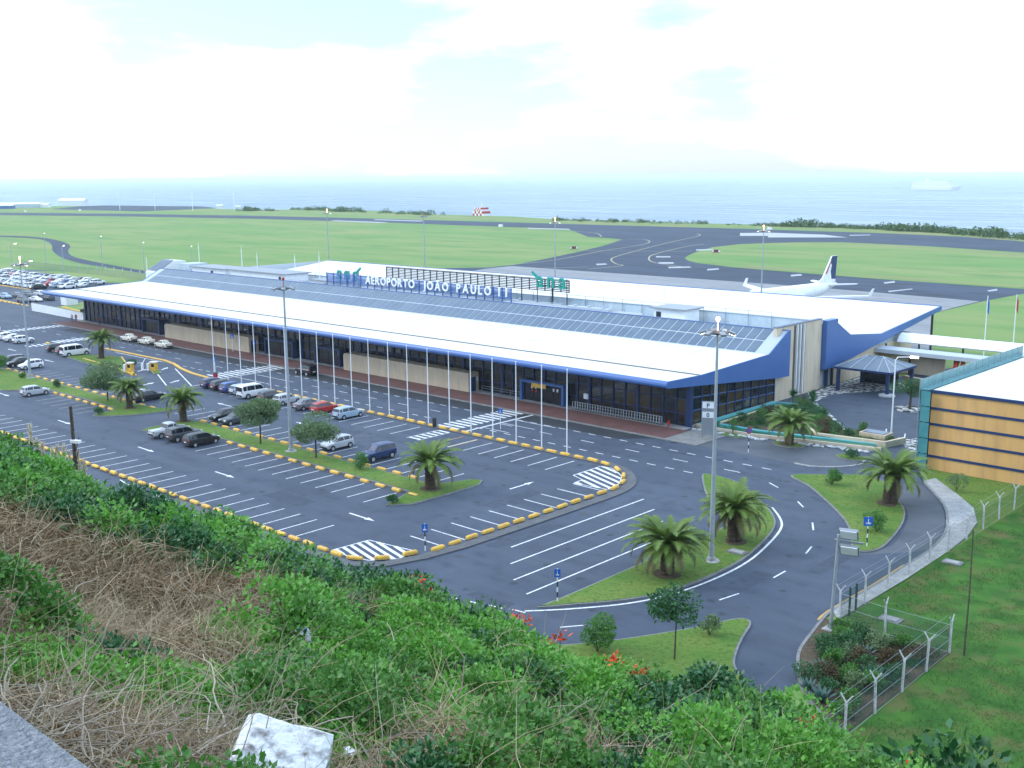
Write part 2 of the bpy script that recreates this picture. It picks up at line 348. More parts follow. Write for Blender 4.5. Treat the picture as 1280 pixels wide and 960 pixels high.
# ---------------------------------------------------------------- plan helpers
def smooth(pts, n=4, closed=False):
    P = [Vector((p[0], p[1])) for p in pts]; m = len(P); out = []
    for i in range(m if closed else m - 1):
        p0 = P[(i-1) % m] if closed or i > 0 else P[i]; p1 = P[i]; p2 = P[(i+1) % m]
        p3 = P[(i+2) % m] if closed or i + 2 < m else p2
        for k in range(n):
            t = k / n
            q = 0.5 * ((2*p1) + (p2-p0)*t + (2*p0-5*p1+4*p2-p3)*t*t + (3*p1-p0-3*p2+p3)*t**3)
            out.append((q.x, q.y))
    if not closed: out.append((P[-1].x, P[-1].y))
    return out
def area2(p): return sum(p[i][0]*p[(i+1) % len(p)][1] - p[(i+1) % len(p)][0]*p[i][1] for i in range(len(p)))
def inset(poly, d):
    if area2(poly) < 0: poly = poly[::-1]
    n = len(poly); out = []
    for i in range(n):
        a, b, c = Vector(poly[i-1]), Vector(poly[i]), Vector(poly[(i+1) % n])
        t = (c - a)
        if t.length < 1e-6: continue
        t.normalize(); out.append((b.x - t.y*d, b.y + t.x*d))
    return out
def wobble_sheet(mb, poly, z): mb.sheet(poly, z)

# ---------------------------------------------------------------- sea, land, airfield
sea = MB(); R_SEA = 30000
sea.sheet([(R_SEA*math.cos(a*math.pi/32), R_SEA*math.sin(a*math.pi/32)) for a in range(64)], -40)
m = bpy.data.materials.new('sea_water'); m.use_nodes = True; MATS['sea_water'] = m
n_ = m.node_tree.nodes; l_ = m.node_tree.links; p_ = n_['Principled BSDF']
p_.inputs['Base Color'].default_value = (0.03, 0.10, 0.15, 1); p_.inputs['Roughness'].default_value = 0.28
g_ = n_.new('ShaderNodeNewGeometry'); mp_ = n_.new('ShaderNodeMapping'); mp_.inputs['Scale'].default_value = (0.004, 0.03, 0.01)
mp_.inputs['Rotation'].default_value = (0, 0, math.radians(-43))
t_ = n_.new('ShaderNodeTexNoise'); t_.inputs['Scale'].default_value = 1.0; t_.inputs['Detail'].default_value = 8
rr_ = n_.new('ShaderNodeMapRange'); rr_.inputs['From Min'].default_value = 0.35; rr_.inputs['From Max'].default_value = 0.7
rr_.inputs['To Min'].default_value = 0.24; rr_.inputs['To Max'].default_value = 0.42
t2_ = n_.new('ShaderNodeTexNoise'); t2_.inputs['Scale'].default_value = 0.15; t2_.inputs['Detail'].default_value = 6
bp_ = n_.new('ShaderNodeBump'); bp_.inputs['Strength'].default_value = 0.6; bp_.inputs['Distance'].default_value = 3.0
l_.new(g_.outputs['Position'], mp_.inputs['Vector']); l_.new(mp_.outputs['Vector'], t_.inputs['Vector'])
l_.new(t_.outputs['Fac'], rr_.inputs['Value']); l_.new(rr_.outputs['Result'], p_.inputs['Roughness'])
l_.new(g_.outputs['Position'], t2_.inputs['Vector']); l_.new(t2_.outputs['Fac'], bp_.inputs['Height']); l_.new(bp_.outputs['Normal'], p_.inputs['Normal'])
struct(sea.build('sea', 'sea_water'))

coast = [(-1434.84,357.34),(-1259.84,431.7),(-1201.61,501.38),(-1052.77,561.58),(-938.42,521.06),(-854.3,522.6),(-836.68,577.9),(-715.94,559.98),(-608.18,525.36),(-520.72,525.43),(-446.56,496.93),(-356.15,498.3),(-281.24,504.38),(-232.65,504.15),(-177.47,488.91),(-109.18,449.3),(-59.96,422.3)]
land = MB(); land.prism(coast + [(300, 420), (2500, 500), (2500, -2500), (-5000, -2500), (-5000, -200), (-2600, 150)], -41, 0.0)
struct(land.build('ground', 'field_grass'))
dry = MB()
dry.strip(smooth([(-1220.66,313.88),(-1107.24,369.18),(-897.77,468.67),(-741.55,505.72),(-566.84,486.72),(-481.53,483.45),(-331.75,463.81),(-264.84,476.08),(-191.22,468.52),(-102.48,429.12)], 3), 26, 0.02)
struct(dry.build('grass_verge', 'field_grass_dry'))

airfield = MB()
airfield.sheet([(-1080.35,311.42),(-1022.57,334.49),(-867.69,385.4),(-717.48,420.9),(-570.42,436.07),(-442.57,441.73),(-337.6,446.37),(-249.87,450.25),(-182.14,448.84),(-136.61,440.23),(-98.28,416.45),(-64.3,391.75),(-17.89,226.82),(-22.13,187.17),(-23.71,162.99),(-23.33,131.13)]
               + [(-2, 79), (-185, 79)] + [(-200.61,150.09),(-191.49,159.38),(-191.37,172.66),(-201.26,201.06),(-215.67,237.38),(-234.24,279.44),(-256.31,321.95),(-270.79,328.96),(-286.05,331.71),(-322.77,366.16),(-353.11,393.67),(-393.34,388.99),(-516.5,390.16),(-656.39,379.65),(-800.77,349.9),(-939.82,300.59),(-999.09,281.4)], 0.03)
airfield = struct(airfield.build('runway', 'runway_asphalt'))
infield = MB()
infield.sheet([(-45.7,325.67),(-73.52,341.92),(-118.6,358.11),(-162.18,363.66),(-176.16,351.9),(-184.78,337.97),(-191.12,322.15),(-188.63,297.26),(-178.79,271.27),(-168.96,249.75),(-161.59,236.7),(-153.93,227.52),(-144.9,220.22),(-126.05,212.76),(-110.01,208.97),(-68.35,202.2),(-25.94,198.64),(-9.6,197.38)], 0.06)
struct(infield.build('grass_infield', 'field_grass'))
inf2 = MB(); inf2.strip(smooth([(-168.88,345.89),(-156.12,351.58),(-112.32,343),(-67.67,324.3)], 3), 9, 0.075); inf2.strip(smooth([(-124.63,218.15),(-101.88,215.37),(-61.06,208.04),(-28.15,205.28)], 3), 7, 0.075)
struct(inf2.build('grass_edge', 'field_grass_dry'))
apron = MB()
apron.sheet([(-187.97,155.79),(-188.24,169.31),(-158.57,168.72),(-132.23,168.64),(-108.33,168.57),(-86.55,168.51),(-60.82,166.24),(-39.93,163.86),(-23.99,161.64),(-23.74,143.59),(-23.33,131.13)] + [(-2, 79.5), (-160, 79.5)], 0.07)
struct(apron.build('apron', 'apron_concrete'))
def paint(name, mb, m_, parent): return mb.build(name, m_, parent)
for pts in ([(-192.59,173.96),(-195.01,200.79),(-211.82,249.45),(-222.98,291.37),(-233.84,313.66),(-247.74,328.14),(-257.44,328)], [(-159.46,176.11),(-158.69,193.71),(-165.64,199.51),(-178.64,213.4),(-187.32,227.55),(-203.55,265.1),(-225.36,319.85),(-241.17,363.77),(-250.18,381.05),(-258.65,390.02)],
            [(-134.83,201.67),(-156.57,211.16),(-172.33,228.46),(-184.1,249.51),(-199.22,291.42),(-203.22,313.24)], [(-179.73,160.19),(-164.68,182.52)], [(-230.67,244.75),(-211.23,253.02),(-189.75,263.01),(-181.72,272.13)], [(-364.77,365.29),(-352.4,379.7),(-324.9,370.15),(-305.35,362.37),(-280.34,335.79)]):
    mb = MB(); mb.strip(smooth(pts, 4), 0.6, 0.085); mb.build('taxi_line', 'taxi_paint', airfield)
for q in ([(-143.49,199.96),(-138.84,206.17),(-135.05,201.5),(-139.85,195.23)], [(-128.15,200.72),(-126.63,205.19),(-123.83,201.28),(-124.87,195.68)], [(-171.26,195.13),(-169.68,198.66),(-165.89,194.76),(-167.02,190.3)], [(-176.32,238.67),(-171.66,241.68),(-168.25,236.81),(-172.59,233.48)], [(-158.05,214.7),(-153.74,218.05),(-149.55,212.02),(-153.78,208.73)],
          [(-95.6,197.74),(-94.75,202.76),(-91.9,198.53),(-92.69,192.98)], [(-62.79,192.25),(-62.39,198.85),(-60.15,194.37),(-60.9,189.17)], [(-31.95,188.34),(-31.66,194.56),(-29.92,190.25),(-30.66,185.93)], [(-186.24,281.28),(-181.75,287.85),(-177.61,281.42),(-182.04,274.97)], [(-51.69,170.96),(-49.42,181),(-48.37,179.08),(-50.21,168.18)]):
    mb = MB(); mb.sheet(q, 0.085); mb.build('taxi_mark', 'paint_faded', airfield)
for q in ([(-576.02,394.7),(-515.7,393.86),(-513.11,382.95),(-572.86,386.38)], [(-567.05,425.36),(-515.46,426.89),(-506.75,415.86),(-559.43,415.89)], [(-377.86,386.71),(-348.93,391.67),(-342.57,384.11),(-370.91,379.05)],
          [(-231.82,419.11),(-198.25,417.79),(-176.63,400.95),(-208.18,378.33)], [(-241.8,406.97),(-231.82,419.11),(-215.65,391.22),(-227.15,383.04)], [(-186.68,423.11),(-179.55,431.98),(-176.87,426.27),(-183.25,416.13)]):
    mb = MB(); mb.sheet(q, 0.085); mb.build('runway_mark', 'paint_faded', airfield)
svc = MB()
svc.sheet(smooth([(-586.5,137.77),(-563.68,148.72),(-536.55,152.79),(-502.5,148.52),(-463.54,137.64),(-432.39,125.36),(-401.72,109.74),(-367.65,95.38),(-335.64,87.2),(-290.82,79.36),(-263.16,76.21)], 4) + smooth([(-251.89,69.85),(-279.97,73.02),(-305.88,76.49),(-326.75,79.05),(-364.54,89.21),(-407.38,105.48),(-442.89,121.32),(-478.12,135.33),(-513.82,144.99),(-547.45,142.02),(-569.5,131.27)], 4), 0.04)
struct(svc.build('service_road', 'runway_asphalt'))
far_pad = MB(); far_pad.sheet([(-1095.95,416.69),(-1190.12,495.84),(-1199.41,530.34),(-1043.79,566.39),(-958.72,535.73),(-926.76,429.25)], 0.04)
struct(far_pad.build('far_pavement', 'runway_asphalt'))

# ---------------------------------------------------------------- car park, roads, pavements
lot = MB()
lot.sheet([(-330, -95), (46, -95), (44.5, -54), (43.2, -51.6), (42.3, -49.6), (41.6, -46.7), (41.1, -44.4), (40.9, -42.3), (41.0, -35), (40.9, -29.5), (40.8, -24.4),
           (40, -19.5), (38.6, -15.4), (37, -12), (34.8, -8.6), (31.8, -4.6), (29.5, -0.5), (28.3, 8), (28, 32), (30, 54), (38, 66), (30, 72), (8, 66), (4, 48), (0, 47), (-0.5, 0),
           (-162, 0), (-188, 2), (-225, 60), (-250, 58), (-303, 58), (-330, 40)], 0.02)
car_park = struct(lot.build('car_park', 'asphalt'))
lane = MB(); lane.sheet([(-150, -10.4), (-3, -10.4), (0.5, -7.05), (-150, -7.05)], 0.026)
lane.build('bus_lane', 'asphalt_dark', car_park)
worn = MB(); worn.sheet(smooth([(36.9, -29.3), (38.2, -28), (40.4, -24.6), (39.6, -19.5), (38.2, -15.4), (36.6, -12), (34.6, -9), (31.4, -5.5), (30.3, -7.8), (31.9, -11.2), (34.2, -14.6), (35.7, -17.5), (36.8, -21.1), (37.8, -25.7)], 3, True), 0.026)
worn.build('worn_lane', 'asphalt_worn', car_park)
worn2 = MB(); worn2.sheet([(11.8, -57.5), (13.2, -54), (23.9, -35), (24.3, -45), (24.2, -56.5), (18, -59.5)], 0.026)

pav = MB(); pav.yz([(-6.9, 0.0), (-6.9, 0.15), (-1.9, 0.17), (-1.9, 0.0)], -162, 1.2)
pavement = struct(pav.build('pavement', 'red_paving'))
pk = MB(); pk.box(-162.2, 6, -7.25, -6.9, 0, 0.145); pk.box(1.2, 6.0, -6.9, 0.8, 0.0, 0.13)
pk.build('kerb', 'kerbstone', pavement)
pin = MB(); pin.box(-161.8, 0.4, -1.9, -0.12, 0, 0.165); pin.build('paving_strip', 'concrete', pavement)
side = MB(); side.sheet([(31.8, -4.6), (34.8, -8.6), (37, -12), (38.6, -15.4), (40, -19.5), (40.8, -24.4), (40.9, -29.5), (41.0, -35), (40.9, -42.3),
                        (41.9, -43.5), (42.1, -32.5), (42.0, -24), (41.7, -19.2), (40.9, -14.8), (39.0, -10.6), (36.2, -7.2), (32.2, -2.8)], 0.13)
sidewalk = struct(side.build('sidewalk', 'concrete'))
kb = MB(); kb.kerb(smooth([(31.7, -4.7), (34.7, -8.7), (36.9, -12.1), (38.5, -15.5), (39.9, -19.5), (40.7, -24.4), (40.8, -29.5), (40.9, -35), (40.8, -42.3), (41.1, -44.4), (41.6, -46.7), (42.3, -49.6), (43.2, -51.6), (44.9, -54.3), (46.5, -56), (48.3, -57.4), (49.7, -58)], 3), 0.22, 0, 0.145)
kb.build('kerb', 'kerbstone', sidewalk)
ky = MB(); ky.strip(smooth([(40.55, -29.5), (40.65, -35), (40.55, -42.3), (40.8, -44.3)], 3), 0.16, 0.034); ky.build('kerb_line', 'paint_yellow', sidewalk)
mead = MB(); mead.sheet([(42.1, -5), (42.1, -43.6), (49.8, -43.6), (49.9, -59), (49, -95), (190, -95), (190, 60), (60, 60), (60, -1), (42.1, -1)], 0.05)
struct(mead.build('lawn', 'meadow'))
mead2 = MB(); mead2.sheet([(29.8, -0.2), (31.6, -3.3), (35.4, -7.8), (37.7, -11.0), (39.6, -15.1), (41.05, -19.2), (41.85, -24), (42.1, -32), (42.1, -1), (60, -1), (60, 0.5), (29.9, 0.5)], 0.055)
struct(mead2.build('grass_bank', 'lawn'))
bed = MB(); bed.sheet([(41.1, -43.9), (41.6, -46.7), (42.3, -49.6), (43.2, -51.6), (44.9, -54.3), (46.5, -56), (48.3, -57.4), (49.7, -58), (49.8, -43.6)], 0.12)
struct(bed.build('planting_bed', 'soil'))

def island(name, poly, grass='lawn', kw=0.16):
    mb = MB(); mb.prism(poly, 0.0, 0.14); o = struct(mb.build(name, 'kerbstone'))
    ins = inset(poly, kw); ctr = (sum(p[0] for p in ins)/len(ins), sum(p[1] for p in ins)/len(ins))
    g = MB(); g.sheet(ins, 0.17); g.build('grass', grass, o)
    return o
def rect_poly(x0, x1, y0, y1): return [(x0, y0), (x1, y0), (x1, y1), (x0, y1)]
isl_palms = island('traffic_island', smooth([(24.62, -56.0), (26.4, -53.7), (28.5, -50.7), (29.9, -47.2), (30.5, -42.6), (30.4, -37.4), (29.3, -31.9), (28.0, -27.9), (26.5, -25.4), (24.4, -23.1), (21.4, -20.5), (18.1, -17.8), (15.7, -16.95), (14.2, -17.0), (13.7, -17.9), (18.8, -24.6), (23.7, -29.4), (24.6, -31), (24.8, -34.5), (24.75, -41.4), (24.75, -45.8), (24.75, -53.9)], 3, True))
isl_b = island('traffic_island', smooth([(20.5, -11.6), (23.7, -13.9), (27.7, -17.7), (31.1, -21.3), (33.5, -24.6), (35.3, -28.0), (36.6, -29.0), (37.4, -28.0), (37.4, -25.7), (36.5, -21.1), (35.4, -17.5), (34.0, -14.6), (31.9, -11.6), (30.2, -8.8), (26.6, -6.4), (23.3, -8.9)], 3, True))
isl_c = island('verge', smooth([(26, -66), (27.5, -63), (29.3, -60.9), (30.9, -58.9), (32.4, -56.7), (34.4, -53.0), (35.4, -50.8), (36.4, -48.3), (37.1, -47.7), (37.8, -48.3), (38.5, -50.4), (39.4, -52.7), (40.4, -54.6), (41.8, -56.0), (43.4, -57.8), (44, -62), (40, -70), (30, -72)], 3, True))
med = island('median', [(-48.6, -38.85), (-6.2, -38.85), (-4.6, -38.2), (-3.3, -34.9), (-2.2, -34.4), (-1.25, -35.9), (-1.2, -40.8), (-1.35, -45.0), (-3.0, -46.9), (-4.0, -44.2), (-4.8, -42.25), (-46, -42.25), (-47.5, -45.9), (-50.3, -46.5), (-51.1, -44.6), (-50.8, -40.6), (-50.0, -39.2)])
med2 = island('median', smooth([(-118, -38.85), (-67, -38.85), (-60.5, -37.2), (-58.5, -36.6), (-58.3, -39.0), (-59.4, -42.6), (-61.6, -45.6), (-63.2, -46.5), (-64.2, -44.5), (-66, -42.25), (-86, -42.3), (-90.5, -47.2), (-112, -44.5), (-135, -42.3), (-135, -38.85)], 2, True), kw=0.2)
isl_p = island('traffic_island', [(-114.0, -26.3), (-92.8, -28.2), (-87.6, -27.4), (-98.8, -22.4), (-104.8, -20.3), (-107.5, -20.2), (-113.5, -22.5)])
isl_t = island('traffic_island', [(-92.6, -22.2), (-91.2, -21.3), (-85.4, -23.7), (-85.9, -24.9)])
isl_top = island('verge', [(-300, 45.5), (-252, 47.2), (-244, 46.2), (-235, 50), (-210, 56), (-225, 59), (-300, 57)], 'field_grass')
# strip of kerb under the wheel stops by the flagpoles and round the loop
kerbs = MB()
loop = [(-112, -20.55)] + [(x, -20.55) for x in range(-68, 1, 4)] + smooth([(1.5, -20.45), (3.4, -20.6), (6.0, -21.4), (8.4, -23.2), (10.0, -25.4), (10.8, -28.0), (11.0, -31)], 4) + [(11.0, -40), (10.9, -50), (10.4, -54.2), (9.3, -57.6), (7.2, -59.4), (3.0, -59.6), (-20, -59.6), (-140, -59.2)]
loop_n = [p for p in loop if p[0] > -72.5]
kerbs.kerb(loop_n, 1.15, 0.0, 0.13)
struct(kerbs.build('kerb', 'walk_asphalt'))
k2 = MB(); k2.kerb([(-118.03,-16.77),(-97.09,-16.58),(-92.89,-17.32),(-87.64,-19.04),(-82.15,-20.24),(-74.34,-20.99)], 0.5, 0.0, 0.15); struct(k2.build('kerb', 'stop_yellow'))
k3 = MB(); k3.kerb([(-109.69,-25.15),(-96.97,-26.05),(-87.07,-27.35)], 0.35, 0.0, 0.19); struct(k3.build('kerb', 'stop_yellow'))
k4 = MB(); k4.kerb([(-92.92,-27.58),(-87.26,-27.52),(-106.13,-19.83)], 0.3, 0.0, 0.19); struct(k4.build('kerb', 'stop_yellow'))

# painted markings: each one a part of the car park
UNIT = MB().sheet([(-0.5, -0.5), (0.5, -0.5), (0.5, 0.5), (-0.5, 0.5)], 0)
um = {}
def mark(name, cx, cy, sx, sy, m_='paint_white', rz=0.0, z=0.034):
    key = (name, m_)
    if key not in um: um[key] = UNIT.mesh(name, (m_,))
    o = link(name, um[key], car_park, (cx, cy, z), rz); o.scale = (sx, sy, 1)
    return o
def line(name, p, q, w=0.14, m_='paint_white', z=0.034):
    d = Vector((q[0]-p[0], q[1]-p[1])); mark(name, (p[0]+q[0])/2, (p[1]+q[1])/2, d.length, w, m_, math.atan2(d.y, d.x), z)
for i in range(-12, 14):
    x = -0.3 - 2.53*(13-i)
    if not -24.2 < x < -18: mark('stall_line', x, -24.35, 0.14, 4.9)
for x in (-17.8, -15.3): mark('stall_line', x, -24.35, 0.14, 4.9, 'paint_yellow')
for i in range(22): mark('stall_line', -0.6 - 2.53*i - 5.1, -36.0, 0.14, 4.6)
for i in range(13): mark('stall_line', -5.6 - 2.53*i, -45.35, 0.14, 4.3)
for i in range(38): mark('stall_line', -2.0 - 2.53*i, -56.1, 0.14, 4.5)
for i in range(10): mark('stall_line', 7.6, -29.0 - 2.47*i, 4.3, 0.14)
for i in range(13): mark('stall_line', -72 - 2.53*i, -36.4, 0.14, 4.2, 'paint_faded')
for i in range(8): mark('stall_line', -66.5 - 2.53*i, -45.0, 0.14, 4.2, 'paint_faded')
for (x, a, b) in ((14.07, -47.5, -28.6), (16.8, -50.5, -30.6), (19.47, -53, -33.0), (22.2, -54.5, -38.5)):
    line('bay_line', (x, a), (x, b), 0.16)
line('stop_line', (-19.6, -20.0), (-19.6, -7.3), 0.35)
line('stop_line', (-74.3, -20.0), (-74.8, -7.3), 0.3)
for x in range(0, 12):
    mark('zebra_bar', -22.95, -19.5 + x*1.07, 3.7, 0.55)
    mark('zebra_bar', -77.2, -19.2 + x*1.05, 4.2, 0.5)
    mark('zebra_bar', -156.5, -19.0 + x*1.05, 3.4, 0.55)
    mark('zebra_bar', -133.5, -19.0 + x*0.95, 3.6, 0.55)
for k in range(6): mark('zebra_bar', -21.55, -26.4 + k*0.95, 1.9, 0.42)
line('crossing_edge', (-22.6, -26.9), (-22.6, -21.6), 0.12); line('crossing_edge', (-20.5, -26.9), (-20.5, -21.6), 0.12)
for k in range(4): mark('zebra_bar', -132.2 + 0.1*k, -25 + 1.1*k, 2.6, 0.5)
for i in range(46):
    x = 17.2 - i*2.4
    if -19 > x > -27 or -72 > x > -80: continue
    mark('lane_dash', x, -10.75, 1.15, 0.17)
    if x < 13.2: mark('lane_dash', x - 0.7, -17.45, 1.15, 0.17)
for i in range(28):
    x = 14.9 - i*6.6
    if -19 > x > -27 or -71 > x > -81: continue
    mark('lane_dash', x, -13.95, 2.0, 0.15)
for i in range(14): mark('lane_dash', -84 - i*2.4, -17.5, 1.1, 0.16, 'paint_faded'); mark('lane_dash', -100 - i*2.4, -11.2, 1.1, 0.16, 'paint_faded')
for (y, x0, x1) in ((-11.0, -19.4, -12.5), (-13.4, -19.4, -13.8), (-16.8, -19.4, -15), (-17.4, -74, -66), (-14.0, -73, -64)): line('lane_line', (x0, y), (x1, y), 0.14)
line('lane_line', (-96, -17.5), (-112, -17.7), 0.2)
dsh = [(10.2, -59.95), (12.5, -59.75), (14.5, -59.45), (16.5, -59.1), (18.4, -58.75), (20.3, -58.35), (22.2, -57.85), (24.0, -57.3)]
for i in range(len(dsh)):
    (x, y) = dsh[i]; line('lane_dash', (x-0.55, y-0.08), (x+0.55, y+0.1), 0.17)
for p, q in (((28.1, -57.5), (29.2, -56)), ((33.6, -45.8), (34.0, -43.7)), ((34.25, -39.1), (34.2, -37.1)), ((33.4, -32.3), (32.9, -30.4)), ((30.9, -26.3), (29.8, -24.4)), ((26.9, -20.7), (25.6, -19.4)), ((21.8, -16.4), (20.2, -15.4))):
    line('lane_dash', p, q, 0.15)
el = MB(); el.strip(smooth([(24.3, -57.0), (25.4, -55.8), (26.8, -54.1), (28.95, -50.9), (30.3, -47.3), (30.95, -42.6), (30.85, -37.3), (29.75, -31.8), (28.45, -27.6), (26.9, -25.1), (24.7, -22.7)], 5), 0.2, 0.034)
el.build('edge_line', 'paint_white', car_park)
for p, q in (((-23.84,-59.69), (-9.86,-60.3)), ((-17.33,-61.07), (-17.63,-59.78)), ((-13.88,-61.33), (-14.15,-60.25)), ((-10.56,-61.86), (-9.86,-60.3)), ((-31.01,-59.36), (-27.52,-59.88))): line('lane_line', p, q, 0.15)
# long lines by the barriers
for p, q in (((-85.75,-24.31), (-75.8,-28.43)), ((-88.35,-19.65), (-72.23,-26.19)), ((-98.56,-22.19), (-98.41,-19.91)), ((-72.23,-26.19), (-72.52,-22.97))): line('lane_line', p, q, 0.2)
# hatched corners
def hatch(poly, d, off, pitch, w, outline=True):
    d = Vector(d).normalized(); nn = Vector((-d.y, d.x)); n = len(poly)
    ks = [nn.dot(Vector(p)) for p in poly]; k = min(ks) + off
    while k < max(ks):
        hits = []
        for i in range(n):
            a, b = Vector(poly[i]), Vector(poly[(i+1) % n]); fa, fb = nn.dot(a) - k, nn.dot(b) - k
            if fa * fb < 0: hits.append(a + (b - a) * (fa / (fa - fb)))
        hits.sort(key=lambda p: d.dot(p))
        for i in range(0, len(hits) - 1, 2):
            if (hits[i+1] - hits[i]).length > 0.5: line('hatch_bar', hits[i], hits[i+1], w)
        k += pitch
    if outline:
        for i in range(n): line('hatch_edge', poly[i], poly[(i+1) % n], 0.14, z=0.038)
hatch([(3.4, -26.5), (3.3, -21.7), (4.8, -21.6), (7.4, -23.4), (8.9, -25.6), (9.4, -28.3), (5.4, -28.8), (5.2, -27.2)], (1, -0.35), 0.4, 0.95, 0.42)
hatch([(3.6, -54.4), (8.9, -53.6), (9.1, -55.8), (7.6, -57.7), (5.6, -58.2), (3.3, -58.1)], (1, -0.25), 0.3, 0.75, 0.36)
# arrows
def arrow(x, y, rz, Ls=3.7, w=0.22, hw=0.62, hl=1.25):
    mb = MB(); mb.sheet([(-Ls/2, -w/2), (Ls/2-hl, -w/2), (Ls/2-hl, -hw/2), (Ls/2, 0), (Ls/2-hl, hw/2), (Ls/2-hl, w/2), (-Ls/2, w/2)], 0)
    mb.build('arrow', 'paint_white', car_park, (x, y, 0.034), rz)
for x in (-41, -24.5): arrow(x, -50.9, 0)
arrow(-2.0, -50.6, 0); arrow(-87.5, -48.0, 0); arrow(-62.5, -50.6, 0)
for x, y in ((-56.5, -30.6), (-112.5, -30.0), (-130, -29.0), (-38, -30.6)): arrow(x, y, math.pi)
arrow(1.95, -32.9, math.pi/2)
for (p, a) in (((-91.11,-24.04), 2.0), ((-89.68,-20.79), 2.2), ((-79.08,-29.54), 1.9), ((-77.8,-25.78), 2.0), ((-75.98,-32.81), 1.0)): arrow(p[0], p[1], a, 2.6, 0.3, 0.9, 1.2)

# repair patches and drain covers in the tarmac
rp_ = random.Random(77)
for (x, y, w, h) in ((-12, -51.5, 6, 2.2), (-33, -29.5, 9, 1.6), (4.5, -37, 1.8, 7), (18, -14, 5, 1.4), (33.2, -41, 1.6, 5), (-58, -53, 8, 1.4), (-2, -16, 7, 1.2), (-47, -13, 10, 1.3), (21, -57, 4, 1.2), (36, -33, 1.3, 6), (12.8, -44, 1.2, 9)):
    mb = MB(); mb.sheet([(x - w/2 + rp_.uniform(-.2, .2), y - h/2), (x + w/2, y - h/2 + rp_.uniform(-.1, .1)), (x + w/2 + rp_.uniform(-.2, .2), y + h/2), (x - w/2, y + h/2)], 0.0285); mb.build('repair_patch', 'asphalt_patch', car_park)
for (x, y) in ((-6, -20.0), (-28, -20.0), (-49, -20.0), (12.6, -36), (12.4, -52), (31.4, -36), (-20, -51.0), (-14, -7.6), (-34, -7.6), (3, -7.6), (-44, -33), (-9, -33)):
    mark('drain_cover', x, y, 0.75, 0.5, 'dark_metal', 0, 0.031)

# ---------------------------------------------------------------- terminal building
XL, XR = -166.5, 1.0
term = thing('terminal_building', 'long low airport terminal with white roof and dark glass front', 'terminal', (0, 0, 0))
def part(name, mb, m_, parent=term, smooth_=False): return mb.build(name, m_, parent, smooth=smooth_)
# main hall roof: three slopes, blue edge all round, dark soffit
rf = MB(); rf.yz([(-5.9, 6.78), (1.0, 6.62), (17.4, 7.2), (17.4, 7.05), (1.0, 6.42), (-5.9, 6.55)], XL + 0.18, XR - 0.18)
roof = part('roof', rf, 'roof_white')
s_ = MB(); s_.box(XL + 0.3, XR - 0.2, 0.85, 1.1, 6.60, 6.74); part('roof_shadow_seam', s_, 'roof_shadow_seam', roof)  # raised seam, coloured dark to give the line of shade along the fold
for k in range(27):
    x = XL + 3 + k*6.2
    s_ = MB(); s_.yz([(1.3, 6.635), (17.2, 7.195), (17.2, 7.225), (1.3, 6.665)], x, x + 0.09); part('roof_rib', s_, 'roof_white', roof)
# upper slope with two rows of grey panels in pale frames
up = MB(); up.yz([(17.4, 7.0), (17.4, 7.18), (22.5, 9.92), (22.9, 9.92), (22.9, 8.0), (22.0, 7.0)], XL + 0.18, XR - 0.18)
upper = part('upper_roof', up, 'panel_frame')
ncol = 102; pw = (XR - 2.3 - (XL + 2.2)) / ncol
pm = MB(); pm.box(0.11, pw - 0.11, 0.12, 2.70, 0.0, 0.05); pmesh = pm.mesh('roof_panel', ('panel_grey',))
slope = math.atan2(9.92 - 7.18, 5.1)
for r in range(2):
    for c in range(ncol):
        o = link('roof_panel', pmesh, upper, (XL + 2.2 + c*pw, 17.5 + r*2.52, 7.235 + r*2.52*math.tan(slope) + 0.004))
        o.rotation_euler = (slope, 0, 0)
rg = MB(); rg.box(XL + 0.2, XR - 0.2, 22.38, 22.62, 9.93, 10.02); part('ridge_cap', rg, 'fascia_blue')
# gable fascias and front fascia
gp = [(-6.05, 6.0), (-6.05, 6.86), (1.0, 6.70), (17.4, 7.28), (22.5, 9.98), (22.95, 9.98), (22.95, 3.55), (20.8, 3.6)]
for x0 in (XL, XR - 0.16):
    g = MB(); g.yz(gp, x0, x0 + 0.16); part('gable_fascia', g, 'fascia_blue')
ff = MB(); ff.yz([(-6.0, 6.0), (-6.22, 6.03), (-6.4, 6.16), (-6.48, 6.38), (-6.44, 6.6), (-6.28, 6.78), (-6.06, 6.87), (-5.85, 6.85), (-5.85, 6.0)], XL - 0.02, XR + 0.02)
part('front_fascia', ff, 'fascia_blue', smooth_=False)
so = MB(); so.add([(XL + 0.2, -5.85, 6.03), (XR - 0.2, -5.85, 6.03), (XR - 0.2, 20.7, 3.72), (XL + 0.2, 20.7, 3.72)], [(0, 3, 2, 1)]); part('soffit', so, 'soffit')
def soff(y): return 6.03 - (y + 5.85) * (2.31 / 26.55)
